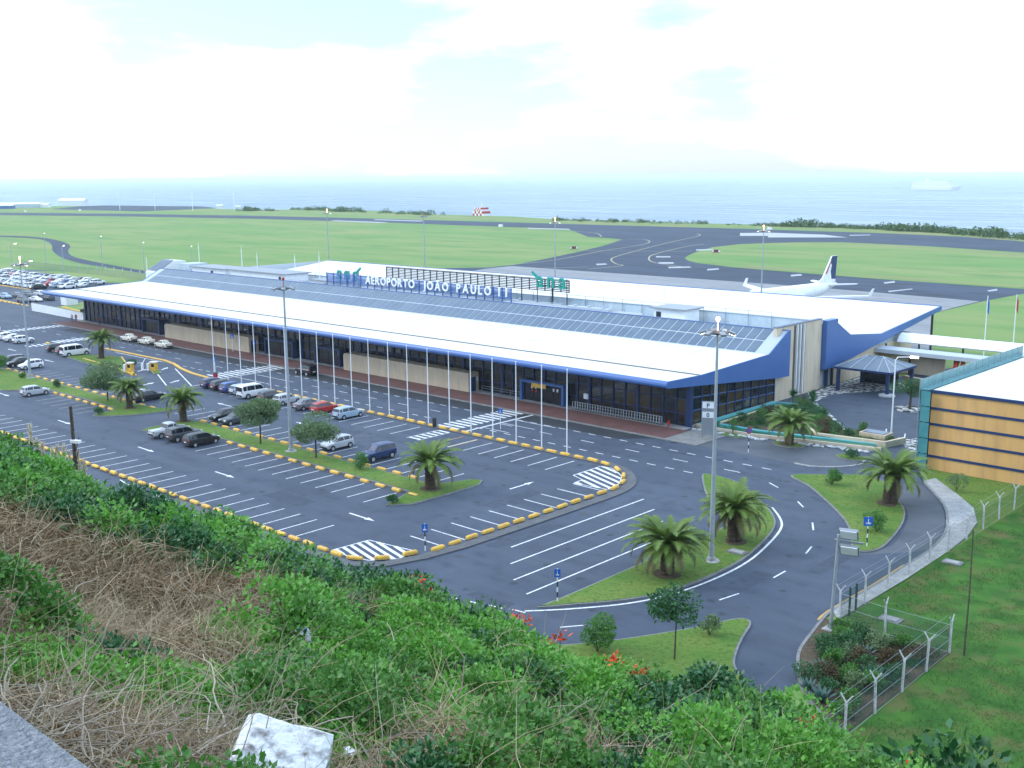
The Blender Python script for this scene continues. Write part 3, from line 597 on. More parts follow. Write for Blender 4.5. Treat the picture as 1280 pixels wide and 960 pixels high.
# front wall: dark glass panes between blue mullions, one by one
front = MB(); front.box(-160.5, -0.25, 0.16, 0.30, 0.1, 5.45); front = part('facade', front, 'interior')
mul = MB(); mul.box(-0.07, 0.07, -0.12, 0.12, 0, 5.46); mulm = mul.mesh('mullion', ('navy',))
col_ = MB(); col_.box(-0.22, 0.22, -0.22, 0.14, 0, 5.46); colm = col_.mesh('column', ('navy',))
rows = ((0.25, 1.62), (1.74, 3.46), (3.58, 5.40))
pane_m = []
for i, (z0, z1) in enumerate(rows):
    p = MB(); p.box(0.09, 1.90, 0.02, 0.05, z0, z1); pane_m.append(p.mesh('pane', ('glass_dark',)))
for i in range(80):
    x = -159.9 + i*2.0
    thick = (i % 4 == 0)
    o = link('column' if thick else 'mullion', colm if thick else mulm, front, (x, 0, 0))
    for k in range(3):
        o = link('pane', pane_m[k], front, (x + 0.02, 0, 0)); o.material_slots[0].link = 'OBJECT'; o.material_slots[0].material = MATS[random.choice(('glass_dark', 'glass_dark', 'glass_dark', 'glass_blue', 'glass_blue', 'glass_brown_reflect', 'glass_brown_reflect') if k else ('glass_dark', 'glass_dark', 'glass_blue', 'glass_blue'))]; o.rotation_euler = (math.radians(random.uniform(-0.6, 0.6)), 0, math.radians(random.uniform(-0.5, 0.5)))
for z in (0.12, 1.68, 3.52, 5.43):
    t = MB(); t.box(-160.0, -0.1, -0.05, 0.06, z - 0.06, z + 0.06); part('transom', t, 'navy', front)
cp = MB(); cp.box(-0.35, 0.25, -0.25, 0.35, 0, 5.46); part('corner_column', cp, 'navy')
# right end wall, glazed
ew = MB(); ew.yz([(0.35, 0.1), (0.35, 5.4), (20.6, 3.72), (20.6, 0.1)], -0.2, -0.05); endw = part('end_facade', ew, 'interior')
for i in range(11):
    y = 0.55 + i*2.0; zt = soff(y) - 0.06
    m2 = MB(); m2.box(-0.05, 0.17, y - 0.07, y + 0.07, 0.1, zt); part('mullion', m2, 'navy', endw)
    if i < 10:
        y1 = y + 2.0; H_ = (soff(y1) - 0.15)
        for (a, b) in ((0.3, 0.36*H_ + 0.1), (0.36*H_ + 0.25, 0.68*H_), (0.68*H_ + 0.14, H_)):
            p = MB(); p.box(0.0, 0.04, y + 0.08, y1 - 0.08, a, b); part('pane', p, random.choice(('glass_dark', 'glass_blue', 'glass_brown_reflect')), endw)
for f0 in (0.36, 0.68):
    t = MB(); za = f0*(soff(0.5) - 0.15) + 0.12; zb = f0*(soff(20.6) - 0.15) + 0.12
    t.yz([(0.5, za), (20.6, zb), (20.6, zb + 0.11), (0.5, za + 0.11)], -0.02, 0.11); part('transom', t, 'fascia_blue', endw)
t = MB(); t.box(-0.05, 0.2, 0.4, 20.6, 0.02, 0.3); part('plinth', t, 'concrete', endw)
lw = MB(); lw.box(-160.6, -160.3, 0, 22, 0, 5.4); part('end_wall', lw, 'navy')
bw = MB(); bw.box(-160.3, -0.3, 22.2, 22.8, 0, 8.0); part('back_wall', bw, 'pale_wall')
# beige blocks standing out of the front, with rounded corner tops
for (x0, x1) in ((-65.6, -36.6), (-121.9, -92.7)):
    b = MB(); zt = 2.95
    prof = [(x0, 0.1), (x1, 0.1), (x1, zt), (x0 + 0.5, zt), (x0 + 0.15, zt - 0.12), (x0, zt - 0.45)]
    n = len(prof)
    b.add([(x, -2.35, z) for x, z in prof] + [(x, -0.3, z) for x, z in prof], [tuple(range(n)), tuple(range(2*n-1, n-1, -1))] + [(i, i+n, (i+1) % n + n, (i+1) % n) for i in range(n)])
    bo = part('beige_block', b, 'beige')
    for k in range(1, int((x1 - x0) / 3.2)):
        j = MB(); j.box(x0 + k*3.2 - 0.02, x0 + k*3.2 + 0.02, -2.362, -2.34, 0.2, zt - 0.1); part('wall_joint', j, 'stripe_dark', bo) if False else None
    d = MB(); d.box(x1 - 0.02, x1 + 0.05, -1.9, -0.9, 0.15, 2.3); part('door', d, 'navy', bo)
    lp = MB(); lp.obox((x1 + 0.08, -0.6, 1.9), (0.12, 0.25, 0.7)); part('notice_plate', lp, 'white_metal', bo)
# blue entrance portals
for (x0, x1, sg) in ((-27.5, -19.5, True), (-89.5, -81, False), (-75, -68, False), (-133, -126, False)):
    b = MB(); b.box(x0, x1, -1.25, -0.25, 2.75, 3.1); b.box(x0, x0 + 0.35, -1.25, -0.25, 0.1, 2.75); b.box(x1 - 0.35, x1, -1.25, -0.25, 0.1, 2.75)
    po = part('entrance_portal', b, 'fascia_blue' if sg else 'navy')
    w = (x1 - x0 - 0.7) / 4
    for k in range(4):
        d = MB(); d.box(x0 + 0.35 + k*w + 0.06, x0 + 0.35 + (k+1)*w - 0.06, -0.8, -0.74, 0.2, 2.7); dd = part('sliding_door', d, 'glass_blue', po)
    if sg:
        y = MB(); y.box(-25.2, -22.6, -1.36, -1.255, 2.25, 2.85); part('yellow_sign', y, 'stop_yellow', po)
        for (x, m_) in ((-25.6, 'white_metal'), (-24.9, 'white_metal'), (-21.6, 'white_metal'), (-20.9, 'white_metal'), (-25.5, 'red'), (-24.8, 'red')):
            y = MB(); y.box(x - 0.13, x + 0.13, -0.83, -0.81, 1.5 if m_ == 'red' else 1.95, 1.75 if m_ == 'red' else 2.35); part('door_sticker', y, m_, po)
# small white signs, trims
for (x, z) in ((-16.2, 1.6), (-131, 1.9)):
    b = MB(); b.box(x - 0.35, x + 0.35, -0.5, -0.3, z, z + 0.7); part('wall_sign', b, 'white_metal')
# cream end tower with dark ribs
tw = MB(); tw.box(-0.55, 0.0, 20.95, 33.8, 0.0, 10.35); tower = part('end_tower', tw, 'cream')
cpn = MB(); cpn.box(-0.65, 0.1, 20.85, 33.9, 10.351, 10.42); part('coping', cpn, 'navy', tower)
for (y0, y1) in ((25.6, 26.15), (26.65, 27.1), (27.55, 28.1), (28.65, 29.0)):
    b = MB(); b.box(0.003, 0.02, y0, y1, 0.3, 10.2); part('dark_recess', b, 'stripe_dark', tower)
for y0 in (26.3, 27.2, 28.25):
    b = MB(); b.box(0.003, 0.22, y0 - 0.03, y0 + 0.25, 0.3, 10.25); part('rib', b, 'white_metal', tower)
# rooftop gully between the two halls
gl = MB(); gl.box(XL + 6, -0.56, 22.95, 33.6, 7.9, 8.25); part('gully_roof', gl, 'pale_wall')
gw = MB(); gw.box(-150, -0.56, 33.55, 33.75, 8.25, 10.05); gully = part('gully_wall', gw, 'pale_wall')
gw = MB(); gw.box(-150, -0.66, 33.4, 33.9, 10.051, 10.14); part('parapet_cap', gw, 'panel_frame', gully)
for k in range(36):
    x = -148 + k*4.0
    p = MB(); p.box(x - 0.03, x + 0.03, 33.34, 33.4, 8.3, 10.7); part('rail_post', p, 'grey_metal', gully)
p = MB(); p.box(-148, -8, 33.34, 33.4, 10.66, 10.72); part('handrail', p, 'grey_metal', gully)
for (y, z) in ((30.2, 8.8), (31.0, 8.9), (24.6, 10.0)):
    p = MB(); p.tube([(-120, y, z), (-52, y, z), (-30, y, z - 0.1)], 0.22 if y > 30 else 0.06, 8); part('roof_duct', p, 'panel_frame' if y > 30 else 'grey_metal', gully)
# rooftop plant rooms
def plant(x0, x1, y0, y1, z1, win):
    b = MB(); b.box(x0, x1, y0, y1, 8.25, z1); h = part('plant_room', b, 'white_metal')
    b = MB(); b.box(x0 - 0.5, x1 + 0.5, y0 - 0.5, y1 + 0.5, z1 + 0.002, z1 + 0.22); part('flat_roof', b, 'grey_metal', h)
    for w in win:
        b = MB(); b.box(w, w + 0.9, y0 - 0.04, y0 + 0.02, z1 - 1.3, z1 - 0.5); part('window', b, 'glass_blue', h)
plant(-25.3, -19.6, 27.5, 31.5, 10.6, (-24.9,))
plant(-141, -120, 25.5, 31.5, 10.7, (-122.5,))
plant(-158, -144, 26, 31.5, 10.5, (-150,))
plant(-112, -103, 26.5, 31.0, 10.0, (-108,))
for (x, y, sx, sy, h) in ((-66, 29, 5, 2.4, 1.5), (-60, 31.5, 12, 1.0, 0.9), (-76, 30, 4, 3, 1.1), (-96, 30.5, 6, 2, 1.2), (-45, 29.5, 9, 1.2, 1.1)):
    b = MB(); b.box(x, x + sx, y, y + sy, 8.25, 8.25 + h)
    for k in range(3): b.tube([(x + sx*(k + 0.5)/3, y + sy/2, 8.25 + h), (x + sx*(k + 0.5)/3, y + sy/2, 8.25 + h + 0.25)], 0.35, 10)
    part('air_unit', b, 'panel_frame')
b = MB(); b.box(-166, -161, 27, 32, 8.3, 10.9); part('stair_head', b, 'pale_wall')
# airside hall
ar = [(33.8, 10.05), (37.3, 9.72), (42.5, 7.05), (53.3, 6.05), (76.6, 8.3), (76.6, 8.05), (53.3, 5.75), (42.5, 6.8), (37.3, 9.4), (33.8, 9.6)]
b = MB(); b.yz(ar, -171.5, 0.05); aroof = part('airside_roof', b, 'roof_white')
b = MB(); b.yz([(37.3, 9.8), (42.5, 7.16), (53.3, 6.12), (76.7, 8.42), (76.7, 7.7), (53.2, 4.72), (42.6, 3.35), (37.3, 2.93)], 0.08, 0.3); part('airside_fascia', b, 'fascia_blue')
b = MB(); b.box(-0.3, 0.75, 33.95, 37.3, 2.95, 10.12); part('blue_block', b, 'fascia_blue')
b = MB(); b.box(-171.6, 0.1, 76.62, 76.8, 7.75, 8.42); part('airside_fascia', b, 'fascia_blue', aroof)
b = MB(); b.box(-171.75, -171.5, 38, 76.6, 5.6, 8.3); part('airside_fascia', b, 'panel_frame', aroof)
b = MB(); b.box(-168, -0.4, 34.0, 66, 0, 5.0); ah = part('airside_wall', b, 'pale_wall')
b = MB(); b.box(-0.4, -0.2, 38, 66, 0, 4.2); part('airside_wall', b, 'cream')
for y in (37.9, 56, 74):
    b = MB(); b.box(-0.3, 0.0, y - 0.15, y + 0.15, 0, 7.5 if y > 60 else 4.2); part('column', b, 'dark_metal')
b = MB(); b.box(-0.19, -0.12, 35.6, 36.6, 0.1, 2.6); part('door', b, 'navy')
# low white wall running on from the far corner
wl = thing('boundary_wall', 'low white wall running on from the far corner of the terminal', 'wall', (-161, 0, 0))
b = MB(); b.add([(0, -0.15, 0), (0, 0.15, 0), (0, 0.15, 1.75), (0, -0.15, 1.75), (-28, 0.55, 0), (-28, 0.85, 0), (-28, 0.85, 1.9), (-28, 0.55, 1.9)], [(0, 3, 2, 1), (4, 5, 6, 7), (0, 4, 7, 3), (1, 2, 6, 5), (3, 7, 6, 2)])
b.build('wall', 'white_metal', wl); b = MB(); b.tube([(-0.1, -0.05, 1.8), (-27.9, 0.6, 1.95)], 0.06, 6); b.build('coping', 'concrete', wl)
# white framed stair structure at the far end
ws = thing('roof_stair', 'white slanted glazed stair enclosure behind the far gable of the terminal', 'stair', (-176, 30, 0))
b = MB(); b.yz([(-3, 0), (5, 0), (5, 10.6), (2, 10.8), (-3, 8.0)], -6, 0); b.build('enclosure', 'white_metal', ws)
for k in range(4):
    b = MB(); b.yz([(-2.6, 8.45), (1.8, 10.85), (1.8, 10.9), (-2.6, 8.5)], -5.6 + k*1.4, -4.6 + k*1.4); b.build('glass_panel', 'panel_grey', ws)
b = MB(); b.tube([(-7, -2, 0), (-7, -2, 11.5)], 0.08, 6); b.build('post', 'white_metal', ws)

# ---------------------------------------------------------------- roof signs
def letter_mesh(ch, size, extrude, bold):
    cu = bpy.data.curves.new('letter', 'FONT'); cu.body = ch; cu.size = size; cu.extrude = extrude; cu.offset = bold; cu.align_x = 'CENTER'
    cu.resolution_u = 3
    tmp = bpy.data.objects.new('tmp', cu); COL.objects.link(tmp)
    dg = bpy.context.evaluated_depsgraph_get(); me = bpy.data.meshes.new_from_object(tmp.evaluated_get(dg))
    w = max(v.co.x for v in me.vertices) - min(v.co.x for v in me.vertices) if me.vertices else 0
    COL.objects.unlink(tmp); bpy.data.objects.remove(tmp)
    return me, w
sg = thing('roof_sign', 'white letters AEROPORTO JOÃO PAULO II on blue lattice along the roof ridge', 'sign', (-92.5, 24.0, 0), group=None)
words = (('AEROPORTO', 1.2, 14.2), ('JOÃO', 17.8, 6.7), ('PAULO', 26.6, 8.6), ('II', 37.0, 2.0))
for wd, x0, width in words:
    ms = [letter_mesh(c, 2.1, 0.08, 0.05) for c in wd]
    tot = sum(w for _, w in ms); gap = (width - tot) / max(1, len(wd) - 1)
    x = x0
    for me, w in ms:
        me.materials.append(MATS['white_metal'])
        xm = (max(v.co.x for v in me.vertices) + min(v.co.x for v in me.vertices)) / 2
        o = link('letter', me, sg, (x + w/2 - xm, -0.15, 10.72)); o.rotation_euler = (math.pi/2, 0, 0); x += w + gap
def lattice(root, x0, x1, z0, z1, nx, zs, m_, y=0.0, r=0.05, foot=8.2):
    for k in range(nx + 1):
        x = x0 + (x1 - x0)*k/nx
        b = MB(); b.box(x - r, x + r, y - r, y + r, foot if k % 4 else 8.2, z1); b.build('post', m_, root)
    for z in zs:
        b = MB(); b.box(x0, x1, y + r, y + r*2.2, z - r, z + r); b.build('rail', m_, root)
lattice(sg, -11.5, 39.6, 10.3, 12.2, 24, (10.3, 10.55, 10.8, 11.05, 11.3, 11.55, 11.8, 12.05), 'fascia_blue', 0.25, 0.085)
lt = thing('sign_lattice', 'dark empty billboard lattice standing behind the roof lettering', 'lattice', (-94.3, 31.8, 0))
lattice(lt, 0, 48, 11.3, 13.3, 26, (11.3, 11.6, 11.9, 12.2, 12.5, 12.8, 13.1, 13.3), 'dark_metal', 0, 0.075, 11.2)
def ana(x, y, z, flip, label):
    g = thing('logo_sign', label, 'sign', (x, y, 0))
    for k, c in enumerate('ana'):
        me, w = letter_mesh(c, 3.9, 0.14, 0.05); me.materials.append(MATS['teal_logo'])
        o = link('letter', me, g, (((1 - k) if flip else (k - 1))*2.55, 0, z)); o.rotation_euler = (math.pi/2, 0, 0)
        if flip: o.scale = (-1, 1, 1)
    b = MB(); sgn = 1 if flip else -1
    b.add([(sgn*p[0], yy, z + p[1]) for yy in (-0.12, 0.12) for p in ((2.9, 1.75), (4.3, 2.75), (4.55, 2.45), (3.2, 1.35))], [(0, 1, 2, 3), (7, 6, 5, 4), (0, 4, 5, 1), (1, 5, 6, 2), (2, 6, 7, 3), (3, 7, 4, 0)])
    b.build('swoosh', 'teal_logo', g)
    for xx in (-3.4, 0, 3.4):
        b = MB(); b.box(xx - 0.05, xx + 0.05, 0.2, 0.3, 8.2, z + 1.7); b.build('post', 'dark_metal', g)
    b = MB(); b.box(-3.6, 3.6, 0.15, 0.2, z + 0.2, z + 0.3); b.box(-3.6, 3.6, 0.15, 0.2, z + 1.2, z + 1.3); b.build('rail', 'dark_metal', g)
ana(-101.0, 27.0, 10.65, True, 'teal ana logo letters left of the roof lettering, seen from behind')
ana(-50.0, 31.3, 11.9, False, 'teal ana logo letters at the right end of the empty billboard lattice')
for i, (x, y, h) in enumerate(((-168, 34, 15.5), (-150, 34.5, 15.5), (-137, 30, 14.6), (-118, 33, 15.3), (-131, 36, 14.0), (-28.5, 35, 13.5))):
    b = MB(); b.tube([(x, y, 8.2), (x, y, (8.2 + h)/2 + 2), (x, y, h)], [0.09, 0.07, 0.02], 6)
    a = thing('antenna', ['slim white aerial at the far left of the terminal roof', 'white aerial second from left on the terminal roof', 'white aerial standing on the plant room roof', 'white aerial nearest the left teal logo', 'short white aerial behind the plant room', 'slim aerial by the small rooftop hut at right'][i], 'antenna', (0, 0, 0))
    b.build('mast', 'white_metal', a); b = MB(); b.obox((x, y, h - 1.2), (0.9, 0.04, 0.04)); b.build('crossbar', 'white_metal', a)

mat('dark_red', (0.14, 0.02, 0.02), 0.6)
# ---------------------------------------------------------------- garden and pool at the end of the terminal
gd = thing('garden_pool', 'green water garden with cyan rim and cream walls beside the terminal end', 'pool', (0, 0, 0))
outer = [(1.4, 0.6), (8.2, 1.0), (15.3, 2.6), (23.0, 4.4), (24.2, 10.0), (21.0, 11.6), (17.4, 12.2), (16.2, 9.9), (14.6, 11.4), (8.8, 18.6), (5.2, 22.6), (0.6, 20.6), (0.4, 2)]
b = MB(); b.prism([(0.5, 1.3), (8.2, 1.35), (15.2, 2.9), (22.2, 4.6), (20.6, 7.0), (6.4, 5.2), (2.9, 15.5), (5.0, 19.8), (0.6, 19.8)], 0.05, 0.30); b.build('water', 'pool_green', gd)
b = MB(); b.kerb([(0.4, 1.1), (1.4, 0.8), (8.2, 1.05), (15.3, 2.65), (23.0, 4.45)], 0.3, 0, 0.42); b.build('front_wall', 'cream', gd)
b = MB(); b.kerb([(2.6, 3.3), (7.8, 3.3), (14.8, 4.7), (21.6, 6.2)], 0.55, 0, 0.40); b.kerb([(0.75, 1.4), (0.75, 19.6), (5.5, 20.6)], 0.75, 0, 0.42); b.build('rim', 'cyan_rim', gd)
b = MB(); b.prism([(2.6, 3.5), (7.8, 3.5), (14.8, 4.95), (21.6, 6.4), (23.3, 9.5), (17.4, 11.9), (16.0, 9.6), (8.6, 18.3), (5.2, 21.8), (2.6, 17.5)], 0.06, 0.46); b.build('soil_bed', 'soil', gd)
b = MB(); b.kerb([(2.5, 3.4), (2.5, 14.0)], 0.3, 0, 0.6); b.kerb([(2.5, 14.0), (5.2, 13.2)], 0.3, 0, 0.58); b.kerb([(10.2, 10.0), (14.6, 5.2), (22.6, 6.4), (23.4, 9.8)], 0.4, 0, 0.75); b.build('cream_wall', 'cream', gd)
b = MB(); b.box(18.6, 21.8, 8.0, 10.2, 0.4, 1.0); pl = b.build('skylight_base', 'beige', gd); b = MB(); b.box(18.9, 21.5, 8.3, 9.9, 1.0, 1.08); b.build('skylight', 'panel_grey', pl)
for k, (x, y) in enumerate(((5.4, 22.5), (6.6, 21.2), (7.9, 19.8), (9.2, 18.3), (10.5, 16.8), (11.8, 15.2), (13.0, 13.8), (14.2, 12.4), (15.3, 11.0), (16.3, 10.2))):
    b = MB(); b.obox((x, y, 0.16), (1.25, 0.5, 0.3), -0.84); b.build('edge_stone', 'stone_white', gd)
# pebble apron of white stones along the front wall: each stone a part
r2 = random.Random(3); st = bmesh.new(); bmesh.ops.create_icosphere(st, subdivisions=1, radius=0.5)
for v in st.verts: v.co *= 0.8 + 0.4*r2.random(); v.co.z *= 0.55
sme = bpy.data.meshes.new('white_stone'); st.to_mesh(sme); st.free(); sme.materials.append(MATS['stone_white'])
for i in range(70):
    t = r2.random()*21.5 + 1.0; y = 0.6 + max(0, t - 7)*0.22
    o = link('white_stone', sme, gd, (t, y - 0.35 - 0.8*r2.random(), 0.1), r2.random()*6); s = 0.35 + 0.5*r2.random(); o.scale = (s*1.3, s, s*0.8)
# small grass rounds set in the asphalt by the garden
for (x, y, rx, ry, n) in ((13.7, 0.2, 2.0, 1.3, 'p'), (21.9, -0.6, 1.8, 1.2, 's'), (6.2, -0.2, 2.2, 0.9, 's')):
    island('grass_round', [(x + rx*math.cos(a*0.524), y + ry*math.sin(a*0.524)) for a in range(12)], kw=0.12)
mos = MB(); mos.sheet([(21.5, 12.0), (25.8, 6.0), (28.2, 8.5), (27.6, 12.5), (24.0, 13.5)], 0.028); mos.sheet([(0.2, 30), (2.4, 26.3), (4.2, 24.5), (3.2, 31), (5, 34), (12, 46), (0.2, 47)], 0.028)
struct(mos.build('mosaic_pavement', 'cobble'))
b = MB(); b.kerb(smooth([(18.4, -6.9), (20.2, -6.9), (21.8, -6.0), (23.2, -4.4), (23.9, -2.4), (23.2, 0.3)], 3), 0.25, 0, 0.14); struct(b.build('kerb', 'concrete'))
lay = MB(); lay.sheet([(1.0, -7.0), (18.3, -6.9), (20.2, -6.8), (21.8, -5.9), (23.1, -4.4), (23.7, -2.4), (22.6, 0.6), (19, 2.2), (8, 0.6), (1.2, 0.4)], 0.027); lay.build('entrance_paving', 'asphalt_worn', car_park)
for (p, q) in (((18.6, 15.5), (19.6, 13.2)), ((21.4, 14.6), (22.3, 12.3)), ((23.8, 13.8), (24.8, 11.8))): line('bay_line', p, q, 0.14)

# pavilion with hipped blue translucent roof
pv = thing('entrance_canopy', 'hipped blue canopy on dark posts in front of the arrivals side door', 'canopy', (6.2, 38.6, 0))
b = MB(); b.add([(-4.2, -4.3, 3.5), (4.2, -4.3, 3.5), (4.2, 4.3, 3.5), (-4.2, 4.3, 3.5), (-1.2, 0, 4.95), (1.2, 0, 4.95)], [(0, 1, 5, 4), (1, 2, 5), (2, 3, 4, 5), (3, 0, 4), (3, 2, 1, 0)]); b.build('canopy_roof', 'panel_grey', pv)
for (p, q) in (((-4.2, -4.3, 3.53), (-1.2, 0, 4.98)), ((4.2, -4.3, 3.53), (1.2, 0, 4.98)), ((4.2, 4.3, 3.53), (1.2, 0, 4.98)), ((-4.2, 4.3, 3.53), (-1.2, 0, 4.98)), ((-1.2, 0, 4.98), (1.2, 0, 4.98)), ((-1.9, -4.3, 3.53), (-1.2, 0, 4.98)), ((0.2, -4.3, 3.53), (0.1, 0, 4.98)), ((2.3, -4.3, 3.53), (1.2, 0, 4.98)), ((4.2, -1.5, 3.53), (1.2, 0, 4.98)), ((4.2, 1.5, 3.53), (1.2, 0, 4.98))):
    b = MB(); b.tube([p, q], 0.06, 6); b.build('roof_rib', 'panel_frame', pv)
b = MB(); b.box(-4.3, 4.3, -4.4, -4.25, 3.25, 3.55); b.box(-4.3, 4.3, 4.25, 4.4, 3.25, 3.55); b.box(-4.4, -4.25, -4.25, 4.25, 3.25, 3.55); b.box(4.25, 4.4, -4.25, 4.25, 3.25, 3.55); b.build('roof_edge', 'navy', pv)
for (x, y) in ((-3.8, -3.8), (3.6, -3.6), (3.8, 4.0), (-3.8, 4.0)):
    b = MB(); b.box(x - 0.22, x + 0.22, y - 0.22, y + 0.22, 0, 3.4); b.build('post', 'navy', pv)
b = MB(); b.lathe([(1.15, 0), (1.15, 0.25), (1.0, 0.3), (0.2, 0.32)], 16, (3.6, -3.6, 0)); b.build('round_base', 'stone_white', pv)
b = MB(); b.box(-4.3, 1.5, 4.6, 4.9, 0, 3.2); b.build('dark_wall', 'glass_blue', pv)
# covered walkways
wk = thing('covered_walkway', 'white round-roofed covered walkway leading right from the blue gable', 'walkway', (0, 60.5, 0))
b = MB(); b.yz([(-2.0 + 4.0*k/8, 4.3 + 1.25*math.sin(math.pi*k/8)) for k in range(9)] + [(1.9, 4.15), (-1.9, 4.15)], 0.5, 46); b.build('roof', 'white_metal', wk, smooth=False)
for x in range(4, 46, 7):
    b = MB(); b.box(x - 0.12, x + 0.12, -1.5, -1.3, 0, 4.2); b.build('post', 'dark_metal', wk)
b = MB(); b.box(21, 22.6, 0, 1, 5.55, 6.0); b.build('roof_vent', 'white_metal', wk)
wk2 = thing('covered_walkway', 'lower pale covered walkway in front of the round-roofed one', 'walkway', (0, 53.5, 0))
b = MB(); b.yz([(-1.6, 3.3), (-1.6, 3.9), (0.2, 4.15), (2.0, 3.9), (2.0, 3.3)], -0.2, 40); b.build('roof', 'panel_frame', wk2)
for x in range(5, 40, 7):
    b = MB(); b.box(x - 0.12, x + 0.12, -0.2, 0.1, 0, 3.3); b.build('post', 'dark_metal', wk2)
b = MB(); b.box(-0.2, 10, 1.2, 1.5, 0, 3.3); b.build('back_wall', 'cream', wk2)
b = MB(); b.box(13.2, 13.8, -0.9, -0.6, 0, 3.2); b.obox((12.2, -0.8, 1.6), (0.5, 0.5, 3.3), 0, 0, 0.35); b.build('red_brace', 'red', wk2)
ow = thing('garden_wall', 'orange low wall behind the blue canopy and the round tree', 'wall', (0, 0, 0))
b = MB(); b.kerb([(8.2, 44.6), (12.6, 43.2), (18, 44), (26, 44.5)], 0.3, 0, 1.4); b.build('wall', 'orange_wall', ow)
b = MB(); b.kerb([(8.2, 44.6), (12.6, 43.2), (18, 44), (26, 44.5)], 0.4, 1.401, 1.5); b.build('coping', 'cream', ow)
rp = thing('round_planter', 'stone-edged round planter under the clipped tree', 'planter', (16.0, 28.3, 0))
b = MB(); b.lathe([(1.9, 0), (1.9, 0.22), (1.7, 0.24), (1.65, 0.14), (0.1, 0.14)], 20); b.build('ring', 'cobble', rp)

# ---------------------------------------------------------------- orange office building on the right
ob = thing('office_building', 'orange office building with navy bands, white flat roof and teal glass corner', 'building', (29.9, 0.6, 0))
b = MB(); b.box(0, 34, 0, 30, 0, 8.45); wall = b.build('wall', 'orange_wall', ob)
zb = (1.48, 3.25, 4.95, 6.65)
for z in zb:
    g = MB(); g.box(-0.06, 34, -0.09, 0.02, z - 0.13, z + 0.13); g.build('navy_band', 'navy', wall)
for k in range(1, 12):
    for z0, z1 in ((0.05, 1.34), (1.62, 3.11), (3.39, 4.81), (5.09, 6.51), (6.79, 8.3)):
        g = MB(); g.box(k*3.0 - 0.012, k*3.0 + 0.012, -0.012, 0.01, z0, z1); g.build('panel_joint', 'beige', wall)
g = MB(); g.box(-0.12, 34, -0.15, 0.06, 8.30, 8.62); g.build('roof_edge', 'navy', ob)
g = MB(); g.box(0, 34, 0.07, 31.5, 8.455, 8.56); rfo = g.build('roof', 'roof_white', ob)
g = MB(); g.box(10, 12.5, 14, 16, 8.56, 9.4); g.build('roof_box', 'white_metal', rfo)
# teal glass screen wrapping the corner and along the side
gl_ = MB(); gl_.box(-1.15, -0.13, -0.35, 31.5, 8.55, 8.63); gl_.build('screen_deck', 'teal_glass', ob)
tg = MB(); tg.box(0.02, 0.06, 0.04, 1.86, 0, 1); tgm = tg.mesh('glass_pane', ('teal_glass',))
scr = MB(); scr.box(-0.95, -0.55, 0.2, 31, 0.0, 8.5); sc = scr.build('glass_screen', 'teal_glass', ob)
for j in range(5):
    o = link('glass_pane', tgm, sc, (-0.9, -0.55, 0.1 + j*1.7)); o.rotation_euler = (0, 0, -math.pi/2); o.scale = (1, 0.55, 1.6)
for i in range(16):
    o = link('glass_pane', tgm, sc, (-1.2, -0.3 + i*1.95, 8.64)); o.scale = (1, 1, 0.95)
    for j in range(5):
        o = link('glass_pane', tgm, sc, (-1.12, -0.3 + i*1.95, 0.1 + j*1.7)); o.scale = (1, 1, 1.6)
for i in range(17):
    g = MB(); g.box(-1.22, -1.15, -0.34 + i*1.95, -0.28 + i*1.95, 0, 9.65); g.build('screen_post', 'grey_metal', sc)
for k in range(3):
    fl = thing('flagpole', ['white flagpole with blue flag behind the office roof', 'white flagpole with red flag behind the office roof', 'white flagpole nearest the right edge behind the office roof'][k], 'flagpole', ((10.6, 69.2, 0), (13.5, 74, 0), (18.0, 75, 0))[k], group='flagpoles behind the office')
    b = MB(); b.tube([(0, 0, 0), (0, 0, 11.5)], [0.11, 0.06], 8); b.build('pole', 'white_metal', fl)
    b = MB(); n = 6
    vs_ = []
    for j in range(n):
        vs_ += [(0.08 + 0.05*j, 0.06*math.sin(j*1.4), 11.2 - 0.15*j), (0.08 + 0.05*j, 0.06*math.sin(j*1.4 + 0.3), 8.9 - 0.1*j)]
    b.add(vs_, [(2*j, 2*j+1, 2*j+3, 2*j+2) for j in range(n-1)]); b.build('flag', ('sign_blue', 'red', 'sign_blue')[k], fl)

